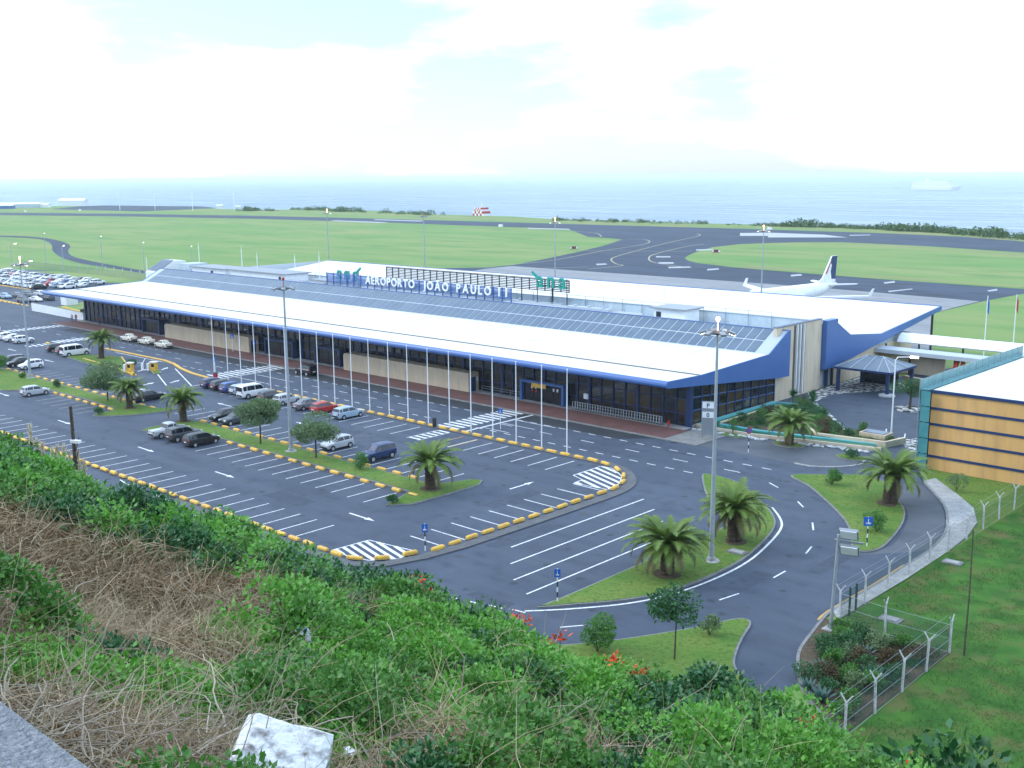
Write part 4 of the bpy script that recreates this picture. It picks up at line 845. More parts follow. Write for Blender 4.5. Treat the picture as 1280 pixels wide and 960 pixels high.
# ---------------------------------------------------------------- lighting masts, street lamps
def mast(x, y, h, label, lit, z0=0.0, group='tall lighting masts', scale=1.0):
    t = thing('lighting_mast', label, 'light mast', (x, y, z0), group=group)
    b = MB(); b.tube([(0, 0, 0), (0, 0, 1.6), (0, 0, h*0.5), (0, 0, h)], [0.24*scale, 0.21*scale, 0.15*scale, 0.09*scale], 12); b.build('pole', 'pole_grey', t, smooth=False)
    b = MB(); b.lathe([(0.7, 0.0), (0.7, 0.2), (0.34, 0.22), (0.32, 0.5), (0.1, 0.52)], 10, (0, 0, 0)); b.build('base', 'concrete', t)
    b = MB(); b.lathe([(0.78, h - 0.2), (0.82, h - 0.14), (0.82, h - 0.08), (0.2, h + 0.05)], 12); b.build('head_ring', 'dark_metal', t)
    for k in range(6):
        a = k*math.pi/3 + 0.4; c = Vector((math.cos(a), math.sin(a), 0))
        f = MB(); f.obox(c*1.1 + Vector((0, 0, h - 0.1)), (0.55, 0.46, 0.2), a, 0, 0.35); f.tube([c*0.7 + Vector((0, 0, h - 0.1)), c*0.9 + Vector((0, 0, h - 0.05))], 0.06, 6)
        fo = f.build('floodlight', 'grey_metal', t)
        f = MB(); f.obox(c*1.12 + Vector((0.0, 0, h - 0.22)), (0.46, 0.38, 0.03), a, 0, 0.35); f.build('lens', 'lamp_glow' if (lit and k % 3 == 0) else 'headlamp', fo)
    b = MB(); b.tube([(0, 0, h), (0, 0, h + 0.8)], 0.04, 6); b.lathe([(0.05, h + 0.75), (0.14, h + 0.85), (0.17, h + 0.98), (0.11, h + 1.1), (0.02, h + 1.15)], 8); b.build('beacon', 'lamp_orange' if lit else 'red', t)
    return t
mast(28.7, -39.3, 19.0, 'tall grey lighting mast on the palm island beside the loop road', True)
mast(-27.2, -40.4, 19.0, 'tall grey lighting mast on the car park median near the round trees', False)
mast(-97.6, -39.7, 18.2, 'tall grey lighting mast in the left part of the car park', True)
mast(-108.4, 100, 19.6, 'lighting mast rising behind the terminal right of the teal logo', True)
mast(-48.7, 100, 19.1, 'lighting mast rising behind the terminal left of the aircraft', True)
mast(-202, 100, 20.3, 'lighting mast with bright orange lamp behind the terminal at left', True)
mast(-157.6, 100, 20.1, 'lighting mast behind the terminal above the lettering', False)
def street_lamp(x, y, h, ang, label, lit=True):
    t = thing('street_lamp', label, 'street lamp', (x, y, 0), ang, group='street lamps by the far car park')
    b = MB(); b.tube([(0, 0, 0), (0, 0, h - 0.6), (0.25, 0, h - 0.1), (1.3, 0, h)], [0.12, 0.08, 0.07, 0.05], 8); b.build('pole', 'pole_grey', t)
    b = MB(); b.obox((1.7, 0, h - 0.02), (0.9, 0.34, 0.18)); hd = b.build('lamp_head', 'white_metal', t)
    b = MB(); b.obox((1.7, 0, h - 0.14), (0.8, 0.3, 0.06)); b.build('lamp_glass', 'lamp_glow' if lit else 'headlamp', hd)
for i, (x, y, h, a) in enumerate(((-333, 69, 11.5, 2.6), (-293, 71, 11.5, 2.5), (-258, 41, 11, 2.4), (-204, 6.3, 11, 0.5), (-303, 44, 10, 0.7), (-262, 70, 10.5, 2.5), (-215, 60, 11.5, 2.6))):
    street_lamp(x, y, h, a, ['street lamp beside the curving service road', 'street lamp just behind the far car park fence', 'street lamp among the white cars of the far car park', 'street lamp at the outer end of the low white wall', 'street lamp at the left edge of the far car park', 'street lamp near the white stair enclosure', 'street lamp just left of the terminal roof stair'][i])
lp = thing('street_lamp', 'white lamp post in the mosaic-edged planter by the canopy forecourt', 'street lamp', (21.1, 11.3, 0))
b = MB(); b.tube([(0, 0, 0), (0, 0, 9.4), (0.2, 0.1, 9.8), (1.5, 0.6, 9.9)], [0.11, 0.08, 0.07, 0.05], 8); b.build('pole', 'white_metal', lp)
b = MB(); b.obox((1.9, 0.8, 9.88), (0.9, 0.35, 0.2), 0.38); b.build('lamp_head', 'lamp_glow', lp)
# short floodlight mast by the fence
fm = thing('floodlight_mast', 'short steel mast with two square white floodlights by the fence', 'floodlight', (42.3, -45.4, 0))
b = MB(); b.tube([(0, 0, 0), (0.25, 0, 7.0)], [0.13, 0.10], 10); b.build('pole', 'pole_grey', fm)
b = MB(); b.obox((0.85, 0.3, 6.55), (1.9, 0.14, 0.14), 0.3); b.build('crossarm', 'grey_metal', fm)
for k, (dx, dz, rx) in enumerate(((0.85, 7.1, 0.5), (0.95, 6.0, 0.5))):
    b = MB(); b.obox((dx, 0.28, dz), (1.25, 0.2, 0.85), 0.3, rx); hd = b.build('floodlight', 'grey_metal', fm)
    b = MB(); b.obox((dx + 0.03, 0.16, dz - 0.02), (1.1, 0.1, 0.7), 0.3, rx); b.build('lens', 'white_metal', hd)
b = MB(); b.box(-0.45, 0.45, -0.45, 0.45, 0, 0.2); b.build('base', 'concrete', fm)
up_ = thing('timber_pole', 'slim dark timber pole standing in the right-hand lawn', 'pole', (50.65, -43.3, 0)); b = MB(); b.tube([(0, 0, 0), (0.05, 0, 4.6), (0.0, 0, 8.6)], [0.06, 0.05, 0.04], 7); b.build('pole', 'bark', up_)

# ---------------------------------------------------------------- flagpoles before the terminal
fp0 = None; ordn = ['first', 'second', 'third', 'fourth', 'fifth', 'sixth', 'seventh', 'eighth', 'ninth', 'tenth', 'eleventh', 'twelfth', 'thirteenth', 'fourteenth', 'fifteenth', 'sixteenth', 'seventeenth', 'eighteenth', 'nineteenth', 'last']
for i in range(20):
    loc = (-2.9 - 3.83*i + random.uniform(-0.15, 0.15), -20.15, 0.1)
    if fp0 is None:
        fp0 = thing('flagpole', '', 'flagpole', loc, group='white flagpoles in a row before the terminal')
        b = MB(); b.tube([(0, 0, 0), (0, 0, 3), (0, 0, 9.6)], [0.075, 0.07, 0.045], 8); b.build('pole', 'white_metal', fp0)
        b = MB(); b.lathe([(0.17, 0), (0.17, 0.1), (0.08, 0.14)], 8); b.build('base_plate', 'grey_metal', fp0)
        b = MB(); b.lathe([(0.03, 9.58), (0.08, 9.62), (0.08, 9.7), (0.02, 9.76)], 8); b.build('finial', 'white_metal', fp0)
        f_ = fp0
    else: f_ = copy_tree(fp0); f_.location = loc
    f_['label'] = ('%s bare white flagpole counted from the right, in the row before the terminal' % ordn[i]) if i < 19 else 'leftmost bare white flagpole of the row before the terminal'

# ---------------------------------------------------------------- yellow wheel stops
ws_b = MB(); n = 7; prof = [(-0.22, 0), (-0.21, 0.2), (-0.12, 0.31), (0.12, 0.31), (0.21, 0.2), (0.22, 0)]
vs_ = []; xs = ((-0.72, 0.72), (-0.66, 0.92), (-0.5, 1), (0.5, 1), (0.66, 0.92), (0.72, 0.72))
for x, s in xs:
    for (y, z) in prof: vs_.append((x, y*s, z*s))
k = len(prof); fs_ = []
for i in range(len(xs) - 1):
    for j in range(k): fs_.append((i*k + j, (i+1)*k + j, (i+1)*k + (j+1) % k, i*k + (j+1) % k))
fs_ += [tuple(range(k)), tuple(range(len(vs_)-1, len(vs_)-k-1, -1))]
ws_b.add(vs_, fs_); wsm = ws_b.mesh('wheel_stop', ('stop_yellow',))
def stops(pts, label, group, rz=0.0, z=0.13):
    for i_, p in enumerate(pts):
        o = tag(link('wheel_stop', wsm, None, (p[0], p[1], z), (p[2] if len(p) > 2 else rz) + random.uniform(-0.04, 0.04)), ORD[i_] + ' ' + label, 'wheel stop', group)
        o.scale = (random.uniform(0.84, 0.98), 0.92, random.uniform(0.74, 0.92))
stops([(-0.6 - 2.0*i, -20.75) for i in range(16)] + [(-32.4 - 2.07*i, -20.75) for i in range(17)], 'yellow wheel stop from the right in the row along the flagpoles', 'wheel stops by the flagpoles')
stops([(1.38, -20.75, -0.08), (3.29, -20.95, -0.25), (5.66, -21.85, -0.6), (7.8, -23.6, -0.95), (9.15, -25.5, -1.2), (9.9, -27.8, -1.4)], 'yellow wheel stop round the curved nose by the striped hatching', 'wheel stops on the curve')
stops([(9.98, -29.96 - 2.02*i) for i in range(12)], 'yellow wheel stop from the terminal end in the row beside the bus bays', 'wheel stops by the bus bays', math.pi/2)
stops([(9.2, -54.6, 1.3), (8.3, -56.9, 0.9), (6.6, -58.4, 0.4), (4.7, -58.75, 0.0)], 'yellow wheel stop round the near corner of the car park', 'wheel stops at the near corner')
stops([(2.8 - 2.02*i, -58.75) for i in range(40)], 'yellow wheel stop from the right in the near row along the hillside', 'wheel stops along the near edge')
stops([(-8.5 - 2.53*i, -38.42) for i in range(17)], 'yellow wheel stop from the right on the terminal side of the planted median', 'wheel stops on the median far side', z=0.02)
stops([(-3.7 - 2.5*i, -42.7) for i in range(14)], 'yellow wheel stop from the right on the near side of the planted median', 'wheel stops on the median near side', z=0.02)
stops([(-62 - 2.75*i, -38.42) for i in range(18)], 'yellow wheel stop from the right on the far side of the left median', 'wheel stops on the left median far side', z=0.02)
stops([(-65.5 - 2.4*i, -42.7) for i in range(8)], 'yellow wheel stop from the right on the near side of the left median', 'wheel stops on the left median near side', z=0.02)
stops([(-122 - 2.2*i, -20.9) for i in range(4)] + [(-125.5 - 2.4*i, -21) for i in range(1, 4)], 'yellow wheel stop near the left zebra crossing', 'wheel stops by the left crossing', z=0.02)
stops([(-200 - 2.6*i, 4.2) for i in range(10)], 'yellow wheel stop from the right beside the low white wall', 'wheel stops by the white wall', z=0.02)

# ---------------------------------------------------------------- fence with forked concrete posts
pst = MB(); pst.box(-0.06, 0.06, -0.06, 0.06, 0, 2.15)
for s in (-1, 1): pst.tube([(0, 0, 2.1), (s*0.36, 0, 2.62)], [0.055, 0.04], 5)
pstm = pst.mesh('post', ('stone_white',))
fence = thing('chain_link_fence', 'wire mesh fence on forked concrete posts between the road and the lawn', 'fence', (0, 0, 0))
fpts = [(41.95, -4.7 - 3.86*i) for i in range(11)] + [(45.4, -43.6), (49.8, -43.6), (49.8, -47.3), (49.85, -51.0), (49.85, -54.7), (49.85, -58.5), (49.85, -62.3)]
for i, p in enumerate(fpts):
    o = link('post', pstm, fence, (p[0], p[1], 0.05), (0.0 if i not in (11, 12) else math.pi/2) + 0.3*0)
    o.rotation_euler = (random.uniform(-0.03, 0.03), random.uniform(-0.03, 0.03), o.rotation_euler.z)
mm = bpy.data.materials.new('wire_mesh'); mm.use_nodes = True; MATS['wire_mesh'] = mm
n_ = mm.node_tree.nodes; l_ = mm.node_tree.links
tp = n_.new('ShaderNodeBsdfTransparent'); mx = n_.new('ShaderNodeMixShader'); mx.inputs['Fac'].default_value = 0.72
n_['Principled BSDF'].inputs['Base Color'].default_value = (0.05, 0.10, 0.09, 1)
l_.new(n_['Principled BSDF'].outputs['BSDF'], mx.inputs[1]); l_.new(tp.outputs['BSDF'], mx.inputs[2]); l_.new(mx.outputs['Shader'], n_['Material Output'].inputs['Surface'])
for i in range(len(fpts) - 1):
    p, q = fpts[i], fpts[i+1]
    b = MB(); b.add([(p[0], p[1], 0.08), (q[0], q[1], 0.08), (q[0], q[1], 2.0), (p[0], p[1], 2.0)], [(0, 1, 2, 3)]); b.build('mesh_panel', 'wire_mesh', fence)
    w_ = MB()
    for z in (0.12, 1.05, 2.0): w_.tube([(p[0], p[1], z), (q[0], q[1], z)], 0.012, 4)
    for s in (-1, 1): 
        if abs(p[0] - q[0]) < 1: w_.tube([(p[0] + s*0.3, p[1], 2.55), (q[0] + s*0.3, q[1], 2.55)], 0.01, 4)
    w_.build('wire', 'grey_metal', fence)
for (x, y) in ((42.1, -42.2), (42.1, -41.2), (49.85, -66)):
    b = MB(); b.box(x - 0.06, x + 0.06, y - 0.06, y + 0.06, 0, 2.2); b.build('gate_post', 'green_pole', fence)
st_ = MB(); st_.tube([(-0.9, 0, 0), (0, 0, 1.9)], 0.05, 5); 
ff_ = thing('field_fence', 'faint post fence between the far car park and the airfield grass', 'fence', (0, 0, 0))
fpm = MB(); fpm.box(-0.1, 0.1, -0.1, 0.1, 0, 2.6); fpm = fpm.mesh('post', ('stone_white',))
for i in range(22):
    t = i/21; link('post', fpm, ff_, (-330 + 122*t, 57.5 + 4*math.sin(t*3) , 0))
b = MB(); b.add([(-330, 57.5, 0.1), (-208, 57.5, 0.1), (-208, 57.5, 2.3), (-330, 57.5, 2.3)], [(0, 1, 2, 3)]); b.build('mesh_panel', 'wire_mesh', ff_)

# ---------------------------------------------------------------- signs, bollards, small street furniture
def sign_post(x, y, label, plate, h=2.6, m_='sign_blue', band=True, rz=0.0, cat='road sign'):
    t = thing('road_sign', label, cat, (x, y, 0), rz)
    b = MB(); b.tube([(0, 0, 0), (0, 0, h)], 0.05, 8); b.build('post', 'white_metal', t)
    if band:
        for z in (0.5, 1.3):
            b = MB(); b.tube([(0, 0, z), (0, 0, z + 0.42)], 0.055, 8); b.build('black_band', 'dark_metal', t)
    if plate == 'disc':
        b = MB(); k = 16; b.add([(0.36*math.cos(6.283*j/k), -0.07, h - 0.1 + 0.36*math.sin(6.283*j/k)) for j in range(k)] + [(0.36*math.cos(6.283*j/k), -0.04, h - 0.1 + 0.36*math.sin(6.283*j/k)) for j in range(k)], [tuple(range(k)), tuple(range(2*k-1, k-1, -1))] + [(j, j+k, (j+1) % k + k, (j+1) % k) for j in range(k)]); pl_ = b.build('disc', 'red', t)
        b = MB(); b.add([(0.26*math.cos(6.283*j/k), -0.078, h - 0.1 + 0.26*math.sin(6.283*j/k)) for j in range(k)], [tuple(range(k))]); b.build('disc_face', 'sign_blue', pl_)
        b = MB(); b.obox((0, -0.084, h - 0.1), (0.6, 0.008, 0.07), 0, 0, 0.78); b.build('diagonal', 'red', pl_)
    else:
        w, hh = plate; b = MB(); b.box(-w/2, w/2, -0.08, -0.04, h - hh, h); pl_ = b.build('plate', m_, t)
        if m_ == 'sign_blue':
            b = MB(); b.box(-w*0.28, w*0.28, -0.088, -0.081, h - hh*0.78, h - hh*0.62); b.box(-w*0.05, w*0.05, -0.089, -0.0815, h - hh*0.6, h - hh*0.2); b.build('pictogram', 'paint_white', pl_)
    return t
A_ = math.radians(-43)*-1
sign_post(25.1, -54.3, 'small blue sign on a striped post at the tip of the palm island', (0.45, 0.62), 2.7, rz=0.7)
sign_post(36.5, -27.6, 'square blue sign on a striped post at the grass island tip by the fence', (0.78, 0.78), 2.75, rz=0.7)
sign_post(12.1, -6.0, 'round no-parking sign on a red and white post before the garden', 'disc', 2.7, rz=0.6)
sign_post(9.3, -53.0, 'blue parking sign at the near hatched corner of the car park', (0.5, 0.7), 2.4, rz=0.7)
sign_post(-96, -3.6, 'blue sign on a post before the left beige block', (0.7, 0.8), 3.4, band=False, rz=0.4)
sign_post(-88.2, -4.2, 'slim blue sign on a post right of the left beige block', (0.5, 0.9), 3.2, band=False, rz=0.4)
sign_post(-17.2, -16.0, 'small blue crossing sign beside the main zebra crossing', (0.6, 0.6), 2.6, band=False, rz=0.5)
sign_post(-79.5, -17.6, 'small blue crossing sign at the far zebra crossing', (0.6, 0.6), 2.6, band=False, rz=0.5)
ts = thing('information_totem', 'tall grey sign totem with P and number panels beside the mast', 'sign', (5.0, -3.5, 0), 0.5)
b = MB(); b.box(-0.75, 0.75, -0.1, 0.1, 0.6, 4.6); b.build('board', 'grey_metal', ts); 
for (z, t_) in ((3.9, 'P'), (2.75, '0')):
    b = MB(); b.box(-0.66, 0.66, -0.125, -0.102, z - 0.1, z + 0.62); pn = b.build('panel', 'white_metal', ts)
    me, w = letter_mesh(t_, 0.7, 0.005, 0.02); me.materials.append(MATS['dark_metal']); o = link('letter', me, pn, (0, -0.13, z)); o.rotation_euler = (math.pi/2, 0, 0)
for x in (-0.6, 0.6):
    b = MB(); b.box(x - 0.06, x + 0.06, -0.06, 0.06, 0, 0.7); b.build('leg', 'grey_metal', ts)
# barrier booths at the car park entrance
for (x, y, lab, w) in ((-88.6, -23.3, 'orange ticket machine on the right kerb of the car park entrance', 1.0), (-90.8, -26.3, 'orange ticket machine on the palm island corner at the entrance', 0.9)):
    t = thing('ticket_machine', lab, 'ticket machine', (x, y, 0.14), 0.5)
    b = MB(); b.box(-w/2, w/2, -0.4, 0.4, 0, 1.4); b.build('cabinet', 'stop_yellow', t); b = MB(); b.box(-w/2 - 0.1, w/2 + 0.1, -0.5, 0.5, 1.401, 1.52); b.build('cap', 'white_metal', t)
    b = MB(); b.box(-w*0.28, w*0.28, -0.43, -0.405, 0.7, 1.2); b.build('screen', 'glass_blue', t)
    b = MB(); b.box(-w/2 - 0.7, -w/2 - 0.3, -0.25, 0.25, 0, 1.2); b.build('barrier_post', 'white_metal', t)
for (x, y, lab) in ((-91.5, -23.8, 'raised white barrier arm at the left entrance lane'),):
    t = thing('barrier_arm', lab, 'barrier', (x, y, 0.0)); b = MB(); b.box(-0.15, 0.15, -0.15, 0.15, 0, 1.1); b.build('post', 'white_metal', t); b = MB(); b.tube([(0, 0, 1.0), (-4.2, 2.8, 1.05)], 0.05, 6); b.build('arm', 'white_metal', t)
# luggage trolleys nested in a line along the glass front
tr0 = None
for i in range(34):
    loc = (-17.6 + i*0.43, -1.25, 0.17)
    if tr0 is None:
        tr0 = thing('luggage_trolley', '', 'trolley', loc, group='luggage trolleys nested along the glass front')
        b = MB(); b.tube([(0, -0.28, 0.15), (0, -0.28, 1.0), (0, 0.28, 1.0), (0, 0.28, 0.15)], 0.025, 5); b.build('handle', 'white_metal', tr0)
        b = MB(); b.box(0.0, 0.4, -0.26, 0.26, 0.16, 0.2); b.build('tray', 'grey_metal', tr0)
        b = MB()
        for (x, y) in ((0.05, -0.24), (0.05, 0.24), (0.38, 0)): b.tube([(x, y - 0.03, 0.07), (x, y + 0.03, 0.07)], 0.07, 8)
        b.build('wheels', 'black_rubber', tr0); t_ = tr0
    else: t_ = copy_tree(tr0); t_.location = loc
    t_['label'] = ORD[i] + ' luggage trolley from the left in the line below the glass front'
gr = thing('guard_rail', 'low metal rail behind the line of luggage trolleys', 'rail', (-17.8, -0.62, 0.165)); b = MB()
for i in range(8): b = MB(); b.box(i*2.0 - 0.03, i*2.0 + 0.03, -0.03, 0.03, 0, 0.9); b.build('post', 'grey_metal', gr)
b = MB(); b.box(-0.03, 14.05, -0.025, 0.025, 0.84, 0.9); b.box(-0.03, 14.05, -0.02, 0.02, 0.45, 0.5); b.build('rail', 'grey_metal', gr)
gr2 = thing('guard_rail', 'low metal rail before the glass right of the second beige block', 'rail', (-35.5, -0.7, 0.165))
for i in range(5): b = MB(); b.box(i*1.9 - 0.03, i*1.9 + 0.03, -0.03, 0.03, 0, 0.9); b.build('post', 'grey_metal', gr2)
b = MB(); b.box(0, 7.6, -0.02, 0.02, 0.84, 0.9); b.box(0, 7.6, -0.02, 0.02, 0.5, 0.55); b.build('rail', 'grey_metal', gr2)
hy = thing('hydrant', 'small red hydrant on the pavement near the terminal corner', 'hydrant', (-2.0, -1.5, 0.16)); b = MB(); b.lathe([(0.16, 0), (0.16, 0.08), (0.11, 0.1), (0.12, 0.55), (0.15, 0.6), (0.1, 0.75), (0.03, 0.8)], 10); b.build('body', 'red', hy); b = MB(); b.tube([(-0.22, 0, 0.45), (0.22, 0, 0.45)], 0.07, 8); b.build('outlet', 'red', hy)
for i, (x, y, w) in enumerate(((-24.0, -20.9, 0.5), (-73.5, -21.3, 0.7), (-157, -20.8, 1.6))):
    t = thing('litter_bin', ['dark litter bin at the kerb end of the main zebra', 'red and dark litter bin at the far zebra', 'white kiosk box beside the leftmost zebra'][i], 'bin', (x, y, 0.1)); m_ = ('dark_metal', 'red', 'white_metal')[i]
    b = MB(); b.lathe([(w*0.4, 0), (w*0.5, 0.1), (w*0.55, 1.0), (w*0.5, 1.05)], 10); b.build('body', m_, t); b = MB(); b.lathe([(w*0.58, 1.06), (w*0.5, 1.2), (w*0.1, 1.28)], 10); b.build('lid', 'dark_metal', t)
for i, (x, y) in enumerate(((44.4, -40.6), (41.6, -26.0), (28.9, -36.2))):
    t = thing('manhole', ['stone slab over a drain inside the fence corner', 'concrete drain slab beyond the fence in the lawn', 'square drain cover on the palm island'][i], 'manhole', ((44.6, -40.9, 0.05), (43.3, -26.5, 0.05), (29.2, -36.2, 0.17))[i]); b = MB(); b.box(-0.75, 0.75, -0.5, 0.5, 0, 0.1); b.build('frame', 'kerbstone', t); b = MB(); b.box(-0.55, 0.55, -0.32, 0.32, 0.1, 0.14); b.build('cover', 'concrete', t)

# ---------------------------------------------------------------- aircraft on the apron
pl = thing('airliner', 'white airliner with dark blue tail parked behind the terminal', 'aircraft', (-50.6, 116.0, 0.07), math.radians(-8))
b = MB(); L_ = 36.0; prof = ((-18, 0.15, 3.5), (-17.2, 0.9, 3.4), (-15.6, 1.55, 3.55), (-13, 1.95, 3.7), (6, 1.98, 3.7), (10, 1.7, 4.0), (14, 1.05, 4.5), (17.0, 0.45, 4.95), (18, 0.15, 5.1))
vs_ = []; n = 16
for (y, r, z) in prof:
    for k in range(n): vs_.append((r*math.cos(6.2832*k/n), y, z + r*math.sin(6.2832*k/n)))
fs_ = [(i*n + k, i*n + (k+1) % n, (i+1)*n + (k+1) % n, (i+1)*n + k) for i in range(len(prof) - 1) for k in range(n)]
b.add(vs_, fs_); b.build('fuselage', 'white_metal', pl, smooth=True)
def slab(pts, th, ax):
    bb = MB(); o = {'z': Vector((0, 0, th)), 'x': Vector((th, 0, 0))}[ax]; k = len(pts)
    bb.add([Vector(p) - o/2 for p in pts] + [Vector(p) + o/2 for p in pts], [tuple(range(k)), tuple(range(2*k-1, k-1, -1))] + [(j, (j+1) % k, (j+1) % k + k, j + k) for j in range(k)]); return bb
for s in (-1, 1):
    w_ = slab([(s*1.5, -5.0, 3.0), (s*6.5, -1.2, 3.4), (s*17.5, 4.6, 4.3), (s*17.5, 6.0, 4.3), (s*6.5, 3.0, 3.4), (s*1.5, 3.0, 3.0)], 0.35, 'z').build('wing', 'white_metal', pl)
    slab([(s*17.5, 4.7, 4.3), (s*17.7, 6.0, 5.9), (s*17.7, 6.7, 5.9), (s*17.5, 6.0, 4.3)], 0.12, 'x').build('winglet', 'white_metal', w_)
    e = MB(); e.tube([(s*5.7, -4.4, 2.2), (s*5.7, -3.6, 2.2), (s*5.7, -0.8, 2.2), (s*5.7, 0.2, 2.2)], [0.85, 1.05, 1.0, 0.6], 12); e.build('engine', 'white_metal', w_, smooth=False)
    slab([(s*0.6, 13.0, 5.0), (s*6.2, 16.2, 5.4), (s*6.2, 17.5, 5.4), (s*0.6, 16.8, 5.0)], 0.22, 'z').build('tailplane', 'white_metal', pl)
    g = MB(); g.tube([(s*3.0, 1.0, 0), (s*3.0, 1.0, 3)], 0.2, 6); g.tube([(s*2.7, 1.0, 0.55), (s*3.4, 1.0, 0.55)], 0.55, 10); g.build('landing_gear', 'dark_metal', pl)
slab([(0, 9.5, 5.2), (0, 12.2, 6.6), (0, 15.6, 11.75), (0, 17.7, 11.75), (0, 17.3, 5.5)], 0.3, 'x').build('tail_fin', 'white_metal', pl)
slab([(0, 14.6, 6.4), (0, 15.4, 8.6), (0, 15.2, 11.0), (0, 15.7, 11.7), (0, 17.66, 11.7), (0, 17.3, 6.2)], 0.33, 'x').build('tail_colour', 'navy', pl)
f_ = slab([(-0.0, 12.6, 6.6), (-0.0, 14.9, 10.2), (-0.0, 15.6, 9.6), (-0.0, 15.2, 8.2), (-0.0, 15.6, 6.4), (0, 14.0, 6.1)], 0.36, 'x').build('tail_emblem', 'white_metal', pl)
slab([(-0.0, 13.2, 7.6), (-0.0, 15.1, 10.6), (-0.0, 15.35, 10.6), (-0.0, 13.8, 7.6)], 0.38, 'x').build('tail_stripe', 'red', pl)
# ---------------------------------------------------------------- ship
SH = (-1885, 4690)
sh_ = thing('cruise_ship', 'pale white cruise ship far out on the hazy sea', 'ship', (SH[0], SH[1], -40), math.radians(-31.5))
b = MB(); b.add([(-165, 0, 14), (-150, -16, 14), (130, -16, 14), (175, 0, 16), (130, 16, 14), (-150, 16, 14), (-158, 0, 0), (-145, -14, 0), (125, -14, 0), (155, 0, 0), (125, 14, 0), (-145, 14, 0)],
                [(0, 1, 2, 3, 4, 5)] + [(i, (i+1) % 6, (i+1) % 6 + 6, i + 6) for i in range(6)]); b.build('hull', 'white_metal', sh_)
for k in range(6):
    b = MB(); b.box(-150 + k*2, 128 - k*6, -14.5, 14.5, 14 + k*4.2, 17.4 + k*4.2); b.build('deck', 'white_metal', sh_)
    b = MB(); b.box(-149 + k*2, 127 - k*6, -14.0, 14.0, 17.4 + k*4.2, 18.2 + k*4.2); b.build('window_band', 'pale_wall', sh_)
b = MB(); b.add([(-60, -5, 39), (-40, -5, 39), (-40, 5, 39), (-60, 5, 39), (-64, -4, 48), (-48, -4, 48), (-48, 4, 48), (-64, 4, 48)], [(0, 1, 5, 4), (1, 2, 6, 5), (2, 3, 7, 6), (3, 0, 4, 7), (4, 5, 6, 7)]); b.build('funnel', 'white_metal', sh_)
b = MB(); b.tube([(40, 0, 38), (40, 0, 50)], [1.5, 0.6], 6); b.build('mast', 'white_metal', sh_)
# ---------------------------------------------------------------- far airfield things
ck = thing('checker_hut', 'red and white chequered equipment hut on the far side of the runway', 'hut', (-552, 523, 0))
rc = ((-6, 6, 0, 3.6), (-4, 4, 3.6, 6.6))
for (x0, x1, z0, z1) in rc:
    nx = 6; nz = 2
    for i in range(nx):
        for j in range(nz):
            b = MB(); w = (x1 - x0)/nx; h = (z1 - z0)/nz
            b.box(x0 + i*w, x0 + (i+1)*w, -4, 4, z0 + j*h, z0 + (j+1)*h); b.build('panel', 'red' if (i + j) % 2 == 0 else 'white_metal', ck)
b = MB(); b.tube([(0, 0, 6.6), (0, 0, 11)], 0.25, 6); b.build('mast', 'white_metal', ck)
for i, (p, w, h, d, m_, lab) in enumerate((((-1193.02,420.34), 60, 6, 14, 'pale_wall', 'long low pale hangar at the far left of the airfield'), ((-1172.52,442.25), 18, 5, 10, 'white_metal', 'small white shed right of the far hangar'), ((-1209.41,497.24), 30, 9, 14, 'white_metal', 'white tent-roofed shed by the far coast'), ((-1161.33,396.51), 20, 5, 8, 'fascia_blue', 'blue shed at the far left edge of the airfield'), ((-947.96,531.85), 6, 4, 4, 'white_metal', 'tiny white marker hut beyond the runway'), ((-929.32,542.19), 5, 3, 4, 'white_metal', 'second tiny white marker hut beyond the runway'))):
    t = thing('airfield_shed', lab, 'shed', (p[0], p[1], 0), math.radians(43)); b = MB(); b.box(-w/2, w/2, -d/2, d/2, 0, h*0.7); b.build('wall', m_, t)
    b = MB(); b.yz([(-d/2 - 0.4, h*0.7), (d/2 + 0.4, h*0.7), (0, h)], -w/2 - 0.4, w/2 + 0.4); b.build('roof', 'white_metal', t)
for i, p in enumerate(((-227.55,250.32), (-167.68,267.75))):
    t = thing('airfield_sign', ['low red and white taxiway sign on the left grass edge', 'low red and white taxiway sign on the right infield'][i], 'sign', (p[0], p[1], 0), math.radians(43)); b = MB(); b.box(-1.7, 1.7, -0.2, 0.2, 0.3, 1.4); b.build('board', 'dark_red', t); b = MB(); b.box(-1.65, -1.0, -0.23, -0.205, 0.4, 1.3); b.box(0.9, 1.65, -0.23, -0.205, 0.4, 1.3); b.build('lettering', 'white_metal', t)
    for x in (-1.3, 1.3): b = MB(); b.box(x - 0.08, x + 0.08, -0.08, 0.08, 0, 0.3); b.build('leg', 'dark_metal', t)
for i, p in enumerate(((-402.97,389.02), (-1017.09,356.95), (-1005.34,406.64), (-248.18,449.11))):
    t = thing('airfield_marker', ['white marker box on the grass below the chequered hut', 'white marker at the far left of the runway', 'white marker left of the far tent shed', 'white marker at the runway edge by the right mast'][i], 'marker', (p[0], p[1], 0)); b = MB(); b.box(-1.2, 1.2, -0.8, 0.8, 0, 1.5); b.build('box', 'white_metal', t); b = MB(); b.box(-0.1, 0.1, -0.1, 0.1, 1.5, 2.2); b.build('stub', 'red', t)
for i, (px) in enumerate(((-993.44,443.33), (-945.38,455.82), (-897.02,469.1), (-847.03,483.94))):
    t = thing('approach_light', ['leftmost approach light mast beyond the runway', 'second approach light mast beyond the runway', 'third approach light mast beyond the runway', 'rightmost approach light mast beyond the runway'][i], 'light mast', (px[0], px[1], 0)); b = MB(); b.tube([(0, 0, 0), (0, 0, 17)], [0.3, 0.2], 6); b.build('pole', 'white_metal', t); b = MB(); b.box(-1.5, 1.5, -0.3, 0.3, 16.2, 17); b.build('lamp_bar', 'white_metal', t)

